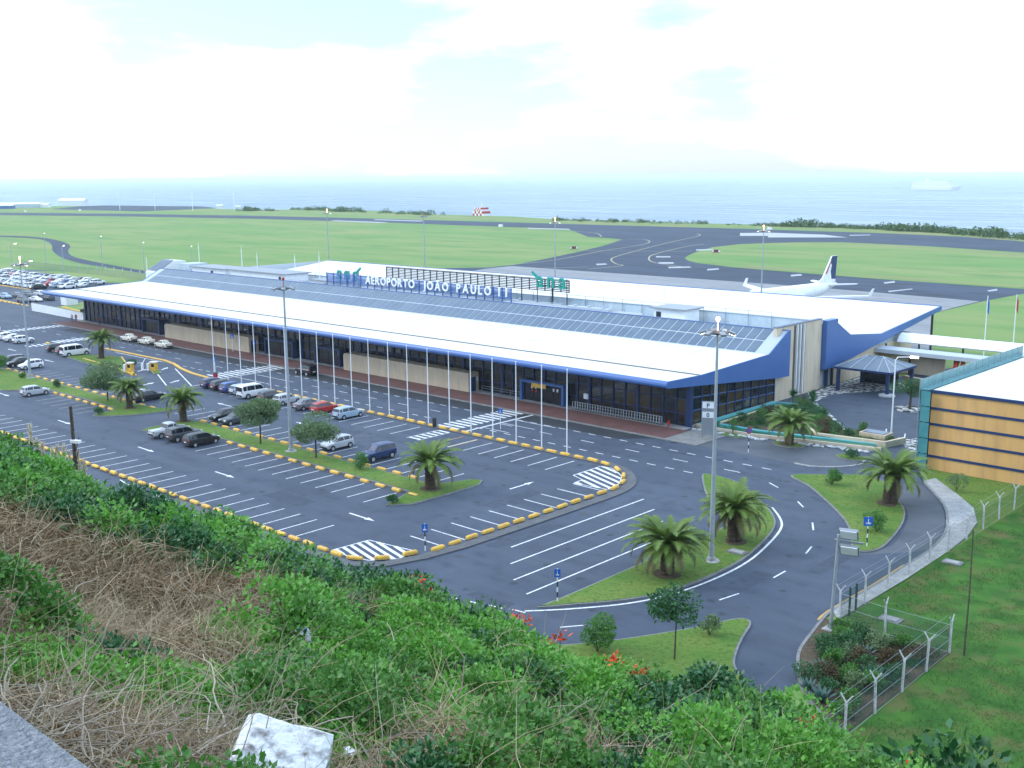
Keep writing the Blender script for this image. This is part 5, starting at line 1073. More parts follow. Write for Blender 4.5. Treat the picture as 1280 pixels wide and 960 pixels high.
# ---------------------------------------------------------------- hillside under the lookout
SILT = [(-87.93,0.124),(-80.92,0.1633),(-75.33,0.1985),(-68.94,0.2491),(-66.88,0.2709),(-64.38,0.2983),(-61.75,0.3218),(-59.8,0.3363),(-56.97,0.3506),(-55.76,0.3699),(-52.42,0.4035),(-48.53,0.4288),(-45,0.4525),(-43.22,0.468),(-40.54,0.5032),(-37.83,0.5274),(-34.7,0.5345),(-31.61,0.5366),(-30.29,0.5442),(-28.97,0.5531),(-27.22,0.5723),(-25.47,0.5924),(-22.91,0.6137),(-18.82,0.6317),(-14.99,0.6318),(-4.86,0.622)]
S_AZ = np.array([a for a, s in SILT]); S_SL = np.array([s for a, s in SILT])
D_AZ = np.array([-95, -72, -60, -46, -38, -30, -20, 0, 40]); D_T = np.array([46, 40, 30, 20, 15, 12.5, 11.5, 11, 11.0])
def vnoise(x, y, seed=0):
    """smooth value noise, numpy"""
    xi = np.floor(x).astype(np.int64); yi = np.floor(y).astype(np.int64); fx = x - xi; fy = y - yi
    fx = fx*fx*(3-2*fx); fy = fy*fy*(3-2*fy)
    def h(a, b):
        n = (a*374761393 + b*668265263 + seed*1442695041) & 0x7fffffff
        n = ((n ^ (n >> 13)) * 1274126177) & 0x7fffffff
        return ((n ^ (n >> 16)) & 0xffff) / 65535.0
    return (h(xi, yi)*(1-fx) + h(xi+1, yi)*fx)*(1-fy) + (h(xi, yi+1)*(1-fx) + h(xi+1, yi+1)*fx)*fy
def hill_polar(az, d):
    """ground height at azimuth az (deg from +Y, clockwise) and plan distance d from the lookout"""
    s = np.interp(az, S_AZ, S_SL); dt = np.interp(az, D_AZ, D_T)
    t = np.clip(1 - d/dt, 0, 1)
    h = s*d + 1.75*t*t
    e = np.maximum(d - dt, 0); e1 = np.minimum(e, 8.0)
    h = h + 0.035*e1*e1 + (e - e1)*0.56
    z = EYE.z - h
    x = EYE.x + d*np.sin(np.radians(az)); y = EYE.y + d*np.cos(np.radians(az))
    fade = np.clip((d - 2)/5, 0, 1)*np.clip((dt - d)/3 + 0.3, 0.1, 1)
    z = z + fade*(0.5*(vnoise(x/2.3, y/2.3, 3) - 0.62) + 0.22*(vnoise(x/0.8, y/0.8, 5) - 0.6))
    return x, y, np.maximum(z, -1.0)
azs = np.concatenate([np.linspace(-112, -80, 12), np.linspace(-79, -10, 140), np.linspace(-9, 30, 20)])
ds = np.concatenate([np.linspace(0.3, 3, 8), np.linspace(3.3, 22, 70), np.linspace(23, 90, 50)])
AZ_, DD_ = np.meshgrid(azs, ds, indexing='ij'); hx, hy, hz = hill_polar(AZ_, DD_)
na, nd = AZ_.shape; idx = np.arange(na*nd).reshape(na, nd)
hf = np.stack([idx[:-1, :-1], idx[1:, :-1], idx[1:, 1:], idx[:-1, 1:]], -1).reshape(-1, 4)
hm = np_mesh('hillside', np.stack([hx, hy, hz], -1).reshape(-1, 3), hf, ('hill_soil',))
struct(link('hillside', hm))
top = MB(); top.prism([(EYE.x - 26, EYE.y - 4), (EYE.x - 1.6, EYE.y + 1.1), (EYE.x + 22, EYE.y + 20), (EYE.x + 40, EYE.y - 10), (EYE.x, EYE.y - 40), (EYE.x - 40, EYE.y - 20)], 20, 28.95)
struct(top.build('lookout_terrace', 'concrete'))
# rough concrete parapet at the lower left
pw_ = thing('parapet', 'rough grey concrete parapet corner at the lower left', 'parapet', (0, 0, 0))
q0 = (70.67,-111.33); q1 = (72.78,-111.31)
dv = Vector((q1[0] - q0[0], q1[1] - q0[1])).normalized(); nv_ = Vector((dv.y, -dv.x))
if nv_.dot(Vector((EYE.x - q0[0], EYE.y - q0[1]))) < 0: nv_ = -nv_
a_ = Vector(q0) - dv*3; b_ = Vector(q1) + dv*0.6
bm_ = bmesh.new(); cs = [(a_, 0), (b_, 0), (b_, 1), (a_, 1)]
vv = [bm_.verts.new((p.x + nv_.x*0.55*k, p.y + nv_.y*0.55*k, z)) for z in (28.6, 29.75) for p, k in cs]
for f in ((3, 2, 1, 0), (4, 5, 6, 7), (0, 1, 5, 4), (1, 2, 6, 5), (2, 3, 7, 6), (3, 0, 4, 7)): bm_.faces.new([vv[i] for i in f])
bmesh.ops.subdivide_edges(bm_, edges=bm_.edges[:], cuts=9, use_grid_fill=True)
rr = random.Random(5)
for v in bm_.verts: v.co += Vector((rr.uniform(-1, 1), rr.uniform(-1, 1), rr.uniform(-1, 1)))*0.008
pme = bpy.data.meshes.new('wall'); bm_.to_mesh(pme); bm_.free()
mat('parapet_stone', (0.17, 0.19, 0.21), 0.9, col2=(0.25, 0.265, 0.28), scale=22, detail=8, col3=(0.36, 0.37, 0.38), scale3=70, bump=1.0, bscale=60)
pme.materials.append(MATS['parapet_stone']); link('wall', pme, pw_)
# white painted stone marker among the dry stems
def hill_at(x, y):
    dx, dy = x - EYE.x, y - EYE.y
    r = hill_polar(np.array([math.degrees(math.atan2(dx, dy))]), np.array([math.hypot(dx, dy)])); return float(r[2][0])
mk = thing('marker_stone', 'chipped white painted stone block among dry stems at the bottom edge', 'stone', (0, 0, 0))
bx_, by_ = (71.04,-109.74)
bm_ = bmesh.new(); bmesh.ops.create_cube(bm_, size=1.0); bmesh.ops.scale(bm_, vec=(0.42, 0.32, 0.82), verts=bm_.verts)
bmesh.ops.subdivide_edges(bm_, edges=bm_.edges[:], cuts=7, use_grid_fill=True); bmesh.ops.smooth_vert(bm_, verts=bm_.verts, factor=0.5, use_axis_x=True, use_axis_y=True, use_axis_z=True); bmesh.ops.smooth_vert(bm_, verts=bm_.verts, factor=0.5, use_axis_x=True, use_axis_y=True, use_axis_z=True)
for v in bm_.verts: v.co += Vector((rr.uniform(-1, 1), rr.uniform(-1, 1), rr.uniform(-1, 1)))*0.006
me_ = bpy.data.meshes.new('block'); bm_.to_mesh(me_); bm_.free()
mat('painted_stone', (0.72, 0.73, 0.73), 0.7, col2=(0.62, 0.63, 0.63), scale=6, detail=8, col3=(0.16, 0.15, 0.14), scale3=16, bump=0.5, bscale=40)
me_.materials.append(MATS['painted_stone']); o = link('block', me_, mk, (bx_, by_, 28.2)); o.rotation_euler = (0.25, 0.3, 0.75)

# ---------------------------------------------------------------- hillside plants
def scatter_polar(n, a0, a1, dmin, dmax, power=1.0):
    az = rng.uniform(a0, a1, n); d = dmin*(dmax/dmin)**(rng.random(n)**power)
    return az, d
# plan patches of dry growth: (azimuth, distance, radius)
DRY = [(-65.2, 12.6, 2.2), (-67.7, 13.0, 2.4), (-62.2, 11.6, 1.5), (-67.3, 9.3, 2.0), (-62.8, 9.0, 1.3), (-65, 10.2, 1.6), (-58.6, 10.8, 0.9), (-60.2, 9.2, 0.6), (-69, 10.4, 1.6), (-50.0, 14.0, 0.7), (-50.8, 8.3, 0.55), (-47, 9.4, 0.5), (-40.5, 7.6, 0.7), (-44.0, 6.3, 0.6), (-36.5, 7.0, 0.8), (-57.2, 6.9, 0.5), (-33.5, 7.5, 0.6),
       (-69, 6.3, 0.8), (-67.6, 5.5, 0.9), (-65.5, 5.2, 0.8), (-62.4, 5.0, 0.75), (-60.2, 4.9, 0.7), (-65.5, 4.5, 0.9), (-57.5, 4.9, 0.6), (-69, 4.8, 1.0), (-71, 7.5, 1.2), (-54.5, 5.0, 0.45), (-48.5, 5.4, 0.5)]
DP = np.array([(EYE.x + d*math.sin(math.radians(a)), EYE.y + d*math.cos(math.radians(a)), r) for a, d, r in DRY])
def dryness(x, y):
    m_ = np.zeros_like(x)
    for (cx, cy, r) in DP: m_ = np.maximum(m_, np.clip(1.25 - np.hypot(x - cx, y - cy)/r, 0, 1))
    return m_ + 0.75*(vnoise(x/0.9, y/0.9, 9) - 0.5) + 0.5*(vnoise(x/2.6, y/2.6, 19) - 0.5)
def clump_leaves(cx, cy, cz, rad, per, size, seed):
    g = np.random.default_rng(seed); n = len(cx)
    i = np.repeat(np.arange(n), per); m = len(i)
    dirv = unit(g.normal(size=(m, 3))); dirv[:, 2] = np.abs(dirv[:, 2])*0.9 + 0.05*g.normal(size=m); dirv = unit(dirv)
    rr_ = rad[i]*(0.45 + 0.6*g.random(m)**0.6)
    pos = np.stack([cx[i], cy[i], cz[i]], -1) + dirv*rr_[:, None]*np.array([1, 1, 0.85])
    ax = unit(dirv*0.7 + g.normal(size=(m, 3))*0.55 + np.array([0, 0, 0.15]))
    sd_ = unit(np.cross(ax, g.normal(size=(m, 3))*0.6 + np.array([0, 0, 1.0])))
    ln = size[i]*(0.7 + 0.6*g.random(m))
    return leaf_quads(pos, ax, sd_, ln, ln*0.62, 0.12)
# leafy ground cover: bushes of many small leaf clumps over the slope, left out where it is dry
maz, md = scatter_polar(620, -78, -15, 3.0, 44, 0.85); mx_, my_, mz_ = hill_polar(maz, md)
mR = (0.28 + 0.55*rng.random(620)**1.5)*np.clip(0.6 + 0.045*md, 0.7, 1.6); mH = mR*(0.45 + 0.5*rng.random(620)); mK = rng.random(620)*0.6 + 0.4*vnoise(mx_/3, my_/3, 33)
az, d = scatter_polar(13500, -78, -15, 2.9, 44, 0.8); x, y, z = hill_polar(az, d); dt = np.interp(az, D_AZ, D_T)
best = np.full(len(x), 9.0); bi = np.zeros(len(x), int)
for k in range(620):
    q = np.hypot(x - mx_[k], y - my_[k])/mR[k]; c2 = q < best; best[c2] = q[c2]; bi[c2] = k
ok = (dryness(x, y) < 0.40) & (d < dt*1.5) & ((best < 1.05) | (rng.random(len(x)) < 0.25))
x, y, z, d, best, bi = x[ok], y[ok], z[ok], d[ok], best[ok], bi[ok]
lift = mH[bi]*np.clip(1 - best**2, 0, 1) + 0.03
rad = (0.07 + 0.15*rng.random(len(x)))*np.clip(0.6 + 0.07*d, 0.8, 2.4)
sz = np.clip(0.020 + 0.0036*d, 0.030, 0.15); kind = mK[bi] + 0.10*(rng.random(len(x)) - 0.5)
for k, (lo_, hi_, m_, nm, lab) in enumerate(((-1, 0.36, 'leaf_dark', 'dark_scrub', 'dark green scrub leaves over the hillside'), (0.36, 0.58, 'leaf_mid', 'green_scrub', 'mid green scrub leaves over the hillside'), (0.58, 9, 'leaf_bright', 'bright_scrub', 'bright green leafy scrub over the hillside'))):
    q = (kind >= lo_) & (kind < hi_)
    v_, f_ = clump_leaves(x[q], y[q], z[q] + lift[q], rad[q], 66, sz[q], 50 + k)
    struct(link(nm, np_mesh(nm, v_, f_, (m_,))), lab, 'stuff')
# particular bright bushes near the camera
NB = [(-67.3, 7.2, 0.40, 0.05), (-66.0, 7.1, 0.42, 0.05), (-64.5, 7.1, 0.42, 0.05), (-63.2, 6.8, 0.40, 0.05), (-62.0, 6.4, 0.34, 0.0), (-60.6, 8.0, 0.3, 0), (-50.9, 6.8, 0.45, 0.1), (-48.7, 6.8, 0.5, 0.1), (-46.8, 7.5, 0.5, 0.1), (-52.9, 6.1, 0.42, 0.05), (-45.1, 7.1, 0.5, 0.1), (-56.4, 14.5, 0.8, 0.2), (-53.4, 15.0, 0.9, 0.2), (-55.3, 9.6, 0.55, 0.1), (-58.1, 7.6, 0.4, 0.0), (-48.2, 12.8, 0.8, 0.2), (-43.6, 10.4, 0.7, 0.1), (-56.0, 6.3, 0.35, 0), (-51.8, 11.0, 0.7, 0.2),
      (-35.9, 12.6, 0.8, 0.2), (-34.4, 10.4, 0.75, 0.2), (-33.2, 12.6, 0.8, 0.2), (-31.5, 10.5, 0.75, 0.15), (-29.8, 11.6, 0.8, 0.2), (-28.0, 11.2, 0.75, 0.15), (-26.2, 11.4, 0.7, 0.1), (-31.0, 8.2, 0.6, 0.1), (-34.0, 8.6, 0.6, 0.1), (-23.0, 11.2, 0.7, 0.1)]
c_ = []
for (a, dd, r, up2) in NB:
    for k in range(26):
        aa = rng.uniform(0, 6.28); q = r*1.2*math.sqrt(rng.random())
        xx = EYE.x + dd*math.sin(math.radians(a)) + q*math.cos(aa); yy = EYE.y + dd*math.cos(math.radians(a)) + q*math.sin(aa)
        c_.append((xx, yy, hill_at(xx, yy) + up2 + 0.30*r*(1 - (q/r/1.3)**2) + 0.02, 0.10 + 0.12*rng.random(), dd, a))
c_ = np.array(c_); q = c_[:, 5] < -36
v_, f_ = clump_leaves(c_[q, 0], c_[q, 1], c_[q, 2], c_[q, 3], 110, 0.018 + 0.0030*c_[q, 4], 71)
struct(link('bright_scrub', np_mesh('bright_scrub', v_, f_, ('leaf_bright',))), 'fresh bright green bushes nearest the camera', 'stuff')
q = ~q
v_, f_ = clump_leaves(c_[q, 0], c_[q, 1], c_[q, 2], c_[q, 3]*1.15, 90, 0.034 + 0.0040*c_[q, 4], 72)
struct(link('broadleaf_scrub', np_mesh('broadleaf_scrub', v_, f_, ('leaf_dark',))), 'dark broad-leaved bushes at the bottom right', 'stuff')
# dry grass, twigs and stems
def strands(x, y, z, n_seg, length, width, lean, seed, up=0.5):
    g = np.random.default_rng(seed); n = len(x)
    dirv = unit(np.stack([g.normal(size=n), g.normal(size=n), np.abs(g.normal(size=n))*up + 0.1], -1))
    P = np.stack([x, y, z], -1); verts = np.empty((n, (n_seg + 1)*2, 3)); cur = P.copy()
    sd_ = unit(np.cross(dirv, g.normal(size=(n, 3))))
    for s in range(n_seg + 1):
        w = width*(1 - 0.75*s/n_seg)
        verts[:, 2*s] = cur + sd_*w[:, None]*0.5; verts[:, 2*s+1] = cur - sd_*w[:, None]*0.5
        cur = cur + dirv*(length/n_seg)[:, None]
        dirv = unit(dirv + g.normal(size=(n, 3))*lean - np.array([0, 0, 0.16]))
    base = (np.arange(n)*(n_seg + 1)*2)[:, None, None]
    ff = np.stack([np.array([2*s, 2*s+1, 2*s+3, 2*s+2]) for s in range(n_seg)])[None] + base
    return verts.reshape(-1, 3), ff.reshape(-1, 4)
az, d = scatter_polar(230000, -80, -28, 2.2, 32, 0.85)
x, y, z = hill_polar(az, d); dr = dryness(x, y); ok = (dr > 0.30) & (d < np.interp(az, D_AZ, D_T)*1.15)
x, y, z, d = x[ok], y[ok], z[ok], d[ok]; keep = rng.random(len(x)) < 0.85; x, y, z, d = x[keep], y[keep], z[keep], d[keep]
lift = rng.random(len(x))**1.5*(0.08 + 0.32*vnoise(x/1.1, y/1.1, 44)**1.3)*np.clip(d/6, 0.5, 1.4)
sel = vnoise(x/1.4, y/1.4, 61) + 0.35*rng.random(len(x)) > 0.62
v_, f_ = strands(x[sel], y[sel], z[sel] + lift[sel], 3, 0.10 + 0.36*rng.random(sel.sum())*np.clip(d[sel]/8, 0.5, 1.5), np.clip(0.003 + 0.0007*d[sel], 0.004, 0.02), 0.35, 81, 0.55)
struct(link('dry_grass', np_mesh('dry_grass', v_, f_, ('dry_stem',))), 'straw coloured dry grass on the slope', 'stuff')
v_, f_ = strands(x[~sel], y[~sel], z[~sel] + lift[~sel]*0.8, 3, 0.10 + 0.34*rng.random((~sel).sum())*np.clip(d[~sel]/8, 0.5, 1.5), np.clip(0.003 + 0.0007*d[~sel], 0.004, 0.02), 0.45, 82, 0.4)
struct(link('dry_brush', np_mesh('dry_brush', v_, f_, ('dry_brown',))), 'brown dead brush on the slope', 'stuff')
# scattered thin stalks through the green
az, d = scatter_polar(2200, -76, -20, 3.2, 22, 0.9); x, y, z = hill_polar(az, d)
v_, f_ = strands(x, y, z + 0.1 + 0.25*rng.random(len(x)), 4, 0.35 + 0.5*rng.random(len(x)), np.clip(0.003 + 0.0007*d, 0.004, 0.014), 0.22, 83, 0.8)
struct(link('dry_stalks', np_mesh('dry_stalks', v_, f_, ('dry_stem',))), 'thin dry stalks standing through the scrub', 'stuff')
# long pale vine stems sprawling by the parapet
vs_b = MB(); r3 = random.Random(12)
def vine(a, dd, ln, r, pitch=0.35):
    x0 = EYE.x + dd*math.sin(math.radians(a)); y0 = EYE.y + dd*math.cos(math.radians(a))
    p = Vector((x0, y0, hill_at(x0, y0) + r3.uniform(0.02, 0.28))); th = r3.uniform(0, 6.28); ph = r3.uniform(-0.1, pitch); pts = []; k1 = r3.uniform(-0.5, 0.5)
    for k in range(9):
        pts.append(p.copy()); th += k1*0.5 + r3.uniform(-0.35, 0.35); ph += r3.uniform(-0.35, 0.28)
        p = p + Vector((math.cos(th)*math.cos(ph), math.sin(th)*math.cos(ph), math.sin(ph)))*(ln/8)
        gz = hill_at(p.x, p.y) + 0.03
        if p.z < gz: p.z = gz; ph = abs(ph)*0.5
    vs_b.tube(pts, [r*(1 - 0.07*k) for k in range(9)], 5)
for i in range(760): vine(r3.uniform(-73, -56), r3.uniform(4.3, 6.5), r3.uniform(0.2, 0.75), r3.choice((0.0022, 0.003, 0.0038, 0.0055)), 0.45)
for i in range(40): vine(r3.uniform(-57, -44), r3.uniform(4.6, 6.0), r3.uniform(0.35, 0.9), r3.uniform(0.003, 0.007))
for i in range(70): vine(r3.uniform(-46, -31), r3.uniform(5.4, 8.0), r3.uniform(0.4, 0.9), r3.uniform(0.003, 0.0065))
for i in range(26): vine(r3.uniform(-66, -32), r3.uniform(6, 12), r3.uniform(0.5, 1.4), r3.uniform(0.005, 0.009), 0.7)
struct(vs_b.build('dead_vines', 'pale_stem'), 'pale dead vine stems sprawling over the slope edge', 'stuff')
# orange blooms
FL = [(-48.0, 20.5, 'orange bloom on the hill crest left of the loop road edge'), (-44.5, 18.6, 'orange bloom nearest the dashed road line'), (-42.6, 17.6, 'orange bloom at the crest below the bus bays'), (-41.4, 17.0, 'tall orange bloom on the crest before the lawn'), (-43.3, 16.0, 'small orange bloom low on the crest before the lawn'), (-40.7, 15.2, 'single orange bloom right of the tall one'), (-36.2, 13.6, 'large orange bloom over the dark broad leaves'), (-37.6, 13.4, 'small orange bloom left of the large one'), (-48.4, 19.4, 'twin orange bloom left of the round shrub'), (-27.0, 11.8, 'orange bloom beside the road end at right'), (-21.8, 11.5, 'orange bloom at the bottom right edge')]
for i, (a, dd, lab) in enumerate(FL):
    sl = np.interp(a, S_AZ, S_SL); dt_ = np.interp(a, D_AZ, D_T); dd = min(dd, dt_*0.97)
    xx = EYE.x + dd*math.sin(math.radians(a)); yy = EYE.y + dd*math.cos(math.radians(a)); z0 = hill_at(xx, yy)
    t = thing('orange_flower', lab, 'flower', (xx, yy, z0), group='orange blooms on the hill crest'); h = 0.75 + 0.15*(i % 3)
    b = MB(); b.tube([(0, 0, 0), (0.03, 0.02, h*0.6), (0.02, 0.05, h)], [0.012, 0.01, 0.007], 5); b.build('stem', 'leaf_mid', t)
    g = np.random.default_rng(i); n = 26; dv_ = unit(g.normal(size=(n, 3)) + np.array([0, 0, 0.5])); v_, f_ = leaf_quads(np.array([[0.02, 0.05, h]]) + g.normal(size=(n, 3))*np.array([0.06, 0.06, 0.05]), dv_, unit(np.cross(dv_, g.normal(size=(n, 3)))), 0.06 + 0.06*g.random(n), 0.03 + 0.015*g.random(n))
    link('petals', np_mesh('petals', v_, f_, ('orange_flower',)), t)['kind'] = 'stuff'
# pampas plumes
for i in range(9):
    a = -67.5 + i*0.30 + rng.uniform(-0.08, 0.08); dd = 33 + rng.uniform(-1, 1); xx = EYE.x + dd*math.sin(math.radians(a)); yy = EYE.y + dd*math.cos(math.radians(a)); z0 = hill_at(xx, yy)
    t = thing('pampas_plume', 'cream pampas grass plume on the left hill crest', 'plume', (xx, yy, z0), group='pampas plumes on the hill crest'); h = (1.75 if i < 6 else 1.45) + 0.55*rng.random()
    t['label'] = ['leftmost', 'second', 'third', 'fourth', 'fifth', 'sixth', 'seventh', 'eighth', 'rightmost'][i] + ' cream pampas grass plume on the left hill crest'
    b = MB(); b.tube([(0, 0, 0), (0.03, 0, h)], [0.012, 0.008], 5); b.build('stem', 'dry_stem', t)
    n = 80; zz = rng.random(n); dv_ = unit(np.stack([rng.normal(size=n)*0.2, rng.normal(size=n)*0.2, np.ones(n)], -1)); v_, f_ = leaf_quads(np.stack([0.03 + rng.normal(size=n)*0.014, rng.normal(size=n)*0.014, h*0.62 + zz*h*0.33], -1), dv_, unit(np.cross(dv_, rng.normal(size=(n, 3)))), np.full(n, 0.22), np.full(n, 0.03))
    link('plume_head', np_mesh('plume_head', v_, f_, ('plume',)), t)
hpx, hpy = EYE.x + 33*math.sin(math.radians(-65.5)), EYE.y + 33*math.cos(math.radians(-65.5))
hp = thing('telegraph_pole', 'weathered dark pole with a lamp on the left hill crest', 'pole', (hpx, hpy, hill_at(hpx, hpy)))
b = MB(); b.tube([(0, 0, -1.0), (0.02, 0, 1.2), (0, 0, 3.3)], [0.06, 0.055, 0.045], 7); b.build('shaft', 'bark', hp)
b = MB(); b.obox((0.15, 0, 2.3), (0.3, 0.14, 0.08), 0.4); b.build('lamp_head', 'white_metal', hp)
for k in range(5): b = MB(); b.tube([(0, 0, 0.4 + 0.35*k), (-0.25 + 0.1*k, 0.1, 0.9 + 0.38*k)], 0.012, 4); b.build('twig', 'bark', hp)
# litter
for i, (px_, lab, m_) in enumerate((((-55.0, 10.0), 'crumpled white and blue plastic bag caught in the scrub', 'white_metal'), ((-66.1, 16.5), 'pale plastic litter at the edge of the dry brush', 'panel_frame'), ((-52.5, 5.7), 'small white plastic scrap near the marker stone', 'white_metal'))):
    a, dd = px_; xx = EYE.x + dd*math.sin(math.radians(a)); yy = EYE.y + dd*math.cos(math.radians(a))
    bm_ = bmesh.new(); bmesh.ops.create_icosphere(bm_, subdivisions=3, radius=(0.13, 0.2, 0.04)[i])
    for v in bm_.verts: v.co *= 0.7 + 0.5*rr.random(); v.co.z *= 0.7
    me_ = bpy.data.meshes.new('bag'); bm_.to_mesh(me_); bm_.free(); me_.materials.append(MATS[m_])
    t = thing('plastic_litter', lab, 'litter', (xx, yy, hill_at(xx, yy) + (0.42, 0.3, 0.25)[i])); link('bag', me_, t)
    if i == 0: b = MB(); b.obox((0.02, 0.02, 0.07), (0.12, 0.07, 0.05), 0.5, 0.2); b.build('blue_print', 'sign_blue', t)

# ---------------------------------------------------------------- palms
def frond_mesh(L_, droop, seed, m_):
    g = random.Random(seed); b = MB(); n = 13; pts = []; ang = g.uniform(0.95, 1.1); p = Vector((0, 0, 0))
    for k in range(n + 1):
        pts.append(p.copy()); p = p + Vector((math.cos(ang), 0, math.sin(ang)))*(L_/n); ang -= droop/n*(0.5 + 1.1*k/n)
    b.tube(pts, [0.035*(1 - 0.8*k/n) for k in range(n + 1)], 4)
    for k in range(1, n*4):
        t = k/(n*4); i = min(int(t*n), n - 1); f = t*n - i; c = pts[i].lerp(pts[i+1], f); tg_ = (pts[i+1] - pts[i]).normalized(); nr = Vector((-tg_.z, 0, tg_.x))
        ln = L_*0.19*math.sin(math.pi*min(1, 0.12 + 0.9*t))**0.7*(1 if t < 0.9 else 0.7)
        for s in (-1, 1):
            d_ = (tg_*0.65 + Vector((0, s*0.75, 0)) + nr*(0.28 + g.uniform(-0.12, 0.12)) + Vector((0, 0, -0.12))).normalized(); sd_ = tg_*0.045*L_/3
            b.add([c - sd_, c + sd_, c + d_*ln], [(0, 1, 2)])
    return b.mesh('frond', (m_,))
FR = [frond_mesh(3.2, 1.4, 1, 'palm_leaf'), frond_mesh(3.3, 1.8, 2, 'palm_leaf'), frond_mesh(3.0, 1.0, 3, 'palm_leaf'), frond_mesh(3.0, 2.2, 4, 'palm_leaf_old')]
def palm(x, y, sc, th, label, z0=0.15, nf=72, twin=False):
    g = random.Random(int(x*10)); nf = int(nf*g.uniform(0.75, 1.15)); old = g.uniform(0.06, 0.26)
    t = thing('palm_tree', label, 'palm tree', (x, y, z0), g.uniform(0, 6.28), group='date palms round the car park'); t.rotation_euler = (g.uniform(-0.05, 0.05), g.uniform(-0.05, 0.05), g.uniform(0, 6.28))
    for (dx, tr) in (((-0.25*sc, 0.27*sc), (0.28*sc, 0.3*sc)) if twin else ((0, 0.42*sc),)):
        b = MB(); prof_ = []; n = 9
        for k in range(n + 1):
            zz = th*k/n; prof_.append((tr*(1.12 - 0.15*k/n + (0.10 if k % 2 else 0)), zz)); 
        prof_.append((tr*1.35, th + 0.25*sc)); prof_.append((tr*0.7, th + 0.55*sc)); b.lathe(prof_, 12, (dx, 0, 0)); b.build('trunk', 'palm_bark', t)
    b = MB(); b.lathe([(0.95*sc, 0.0), (0.95*sc, 0.03), (0.2, 0.05)], 14); b.build('soil_ring', 'soil', t)
    for i in range(nf):
        u = i/nf; el = -0.55 + 1.75*u**0.85; aa = i*2.39996 + g.uniform(-0.2, 0.2)
        me = FR[3] if u < old else FR[1] if u < 0.35 else FR[0] if u < 0.75 else FR[2]
        o = link('frond', me, t, (0.12*sc*math.cos(aa), 0.12*sc*math.sin(aa), th + 0.35*sc + 0.25*sc*u)); s = sc*g.uniform(0.78, 1.12)*(1 if u < 0.8 else 0.85)
        o.rotation_euler = (g.uniform(-0.25, 0.25), 0.55 - el*0.62 + g.uniform(-0.12, 0.12), aa); o.scale = (s, s, s)
    return t
palm(27.8, -44.2, 1.22, 1.7, 'broad date palm nearest the camera on the palm island')
palm(27.5, -33.9, 1.16, 2.2, 'twin-trunked date palm beside the mast on the palm island', twin=True)
palm(32.6, -14.6, 1.25, 2.2, 'twin-trunked date palm on the grass island by the office building', twin=True)
palm(13.7, 0.3, 1.12, 1.7, 'date palm on the grass round before the green pool')
palm(-3.9, -40.2, 1.15, 2.0, 'date palm at the near end of the planted median')
palm(-50.7, -40.3, 1.0, 2.2, 'date palm at the far end of the planted median near the pickup')
palm(-63.9, -40.7, 0.92, 2.1, 'date palm at the end of the left median by the black saloon')
palm(-107.6, -22.8, 1.02, 2.7, 'date palm on the island beside the white van')

# ---------------------------------------------------------------- broadleaf trees and shrubs
def crown_mesh(rx, rz, n, size, seed, m_, lobes=9, gap=0.25):
    g = np.random.default_rng(seed); c = unit(g.normal(size=(lobes, 3)))*np.array([rx, rx, rz])*0.55; c[:, 2] += 0.1*rz
    i = g.integers(0, lobes, n); dv_ = unit(g.normal(size=(n, 3))); r = (0.35 + 0.25*g.random(lobes))[i][:, None]*np.array([rx, rx, rz])*(0.5 + 0.55*g.random((n, 1))**0.5)
    pos = c[i] + dv_*r; keep = vnoise(pos[:, 0]/(0.35*rx) + 7, pos[:, 2]/(0.35*rz) + pos[:, 1], seed) > gap; pos, dv_ = pos[keep], dv_[keep]; m = len(pos)
    ax = unit(dv_*0.6 + g.normal(size=(m, 3))*0.7); sd_ = unit(np.cross(ax, g.normal(size=(m, 3)))); ln = size*(0.6 + 0.8*g.random(m))
    v_, f_ = leaf_quads(pos, ax, sd_, ln, ln*0.5, 0.1)
    return np_mesh('crown', v_, f_, (m_,))
def tree(x, y, h, rx, rz, m_, label, name='tree', cat='tree', tr=0.09, n=4200, size=0.22, seed=1, z0=0.15, limbs=5, group=None, rzr=0.0, lobes=9, gap=0.25):
    t = thing(name, label, cat, (x, y, z0), rzr, group=group); g = random.Random(seed)
    b = MB(); zc = h - rz*0.9; b.tube([(0, 0, 0), (0.05*g.uniform(-1, 1), 0.05, zc*0.5), (0.12*g.uniform(-1, 1), 0.1*g.uniform(-1, 1), zc)], [tr*1.3, tr, tr*0.85], 8); b.build('trunk', 'bark', t)
    for k in range(limbs):
        a = 6.283*k/limbs + g.uniform(-0.4, 0.4); b = MB(); b.tube([(0, 0, zc*0.8), (0.35*rx*math.cos(a), 0.35*rx*math.sin(a), zc + 0.1*rz), (0.65*rx*math.cos(a), 0.65*rx*math.sin(a), zc + 0.6*rz)], [tr*0.6, tr*0.4, tr*0.15], 5); b.build('limb', 'bark', t)
    link('crown', crown_mesh(rx, rz, n, size, seed, m_, lobes, gap), t, (0, 0, h - rz*0.85))
    return t
G1 = 'round-headed trees on the medians'
tree(-33.0, -40.6, 5.0, 3.2, 1.75, 'leaf_olive', 'round grey-green tree on the median behind the black cars', seed=2, group=G1, n=9500, size=0.22, gap=0.12)
tree(-22.5, -40.4, 4.6, 2.8, 1.7, 'leaf_olive', 'round grey-green tree on the median beside the silver hatchback', seed=3, group=G1, n=8500, size=0.22, gap=0.12)
tree(-71, -40.3, 5.0, 3.9, 2.1, 'leaf_olive', 'wide grey-green tree on the left median behind the palm', seed=4, group=G1, n=9500, size=0.24, gap=0.12)
tree(37.1, -56.6, 4.7, 1.8, 1.3, 'leaf_dark', 'small dark tree on a thin trunk on the near lawn', seed=5, tr=0.05, n=1900, size=0.26, lobes=14, gap=0.2)
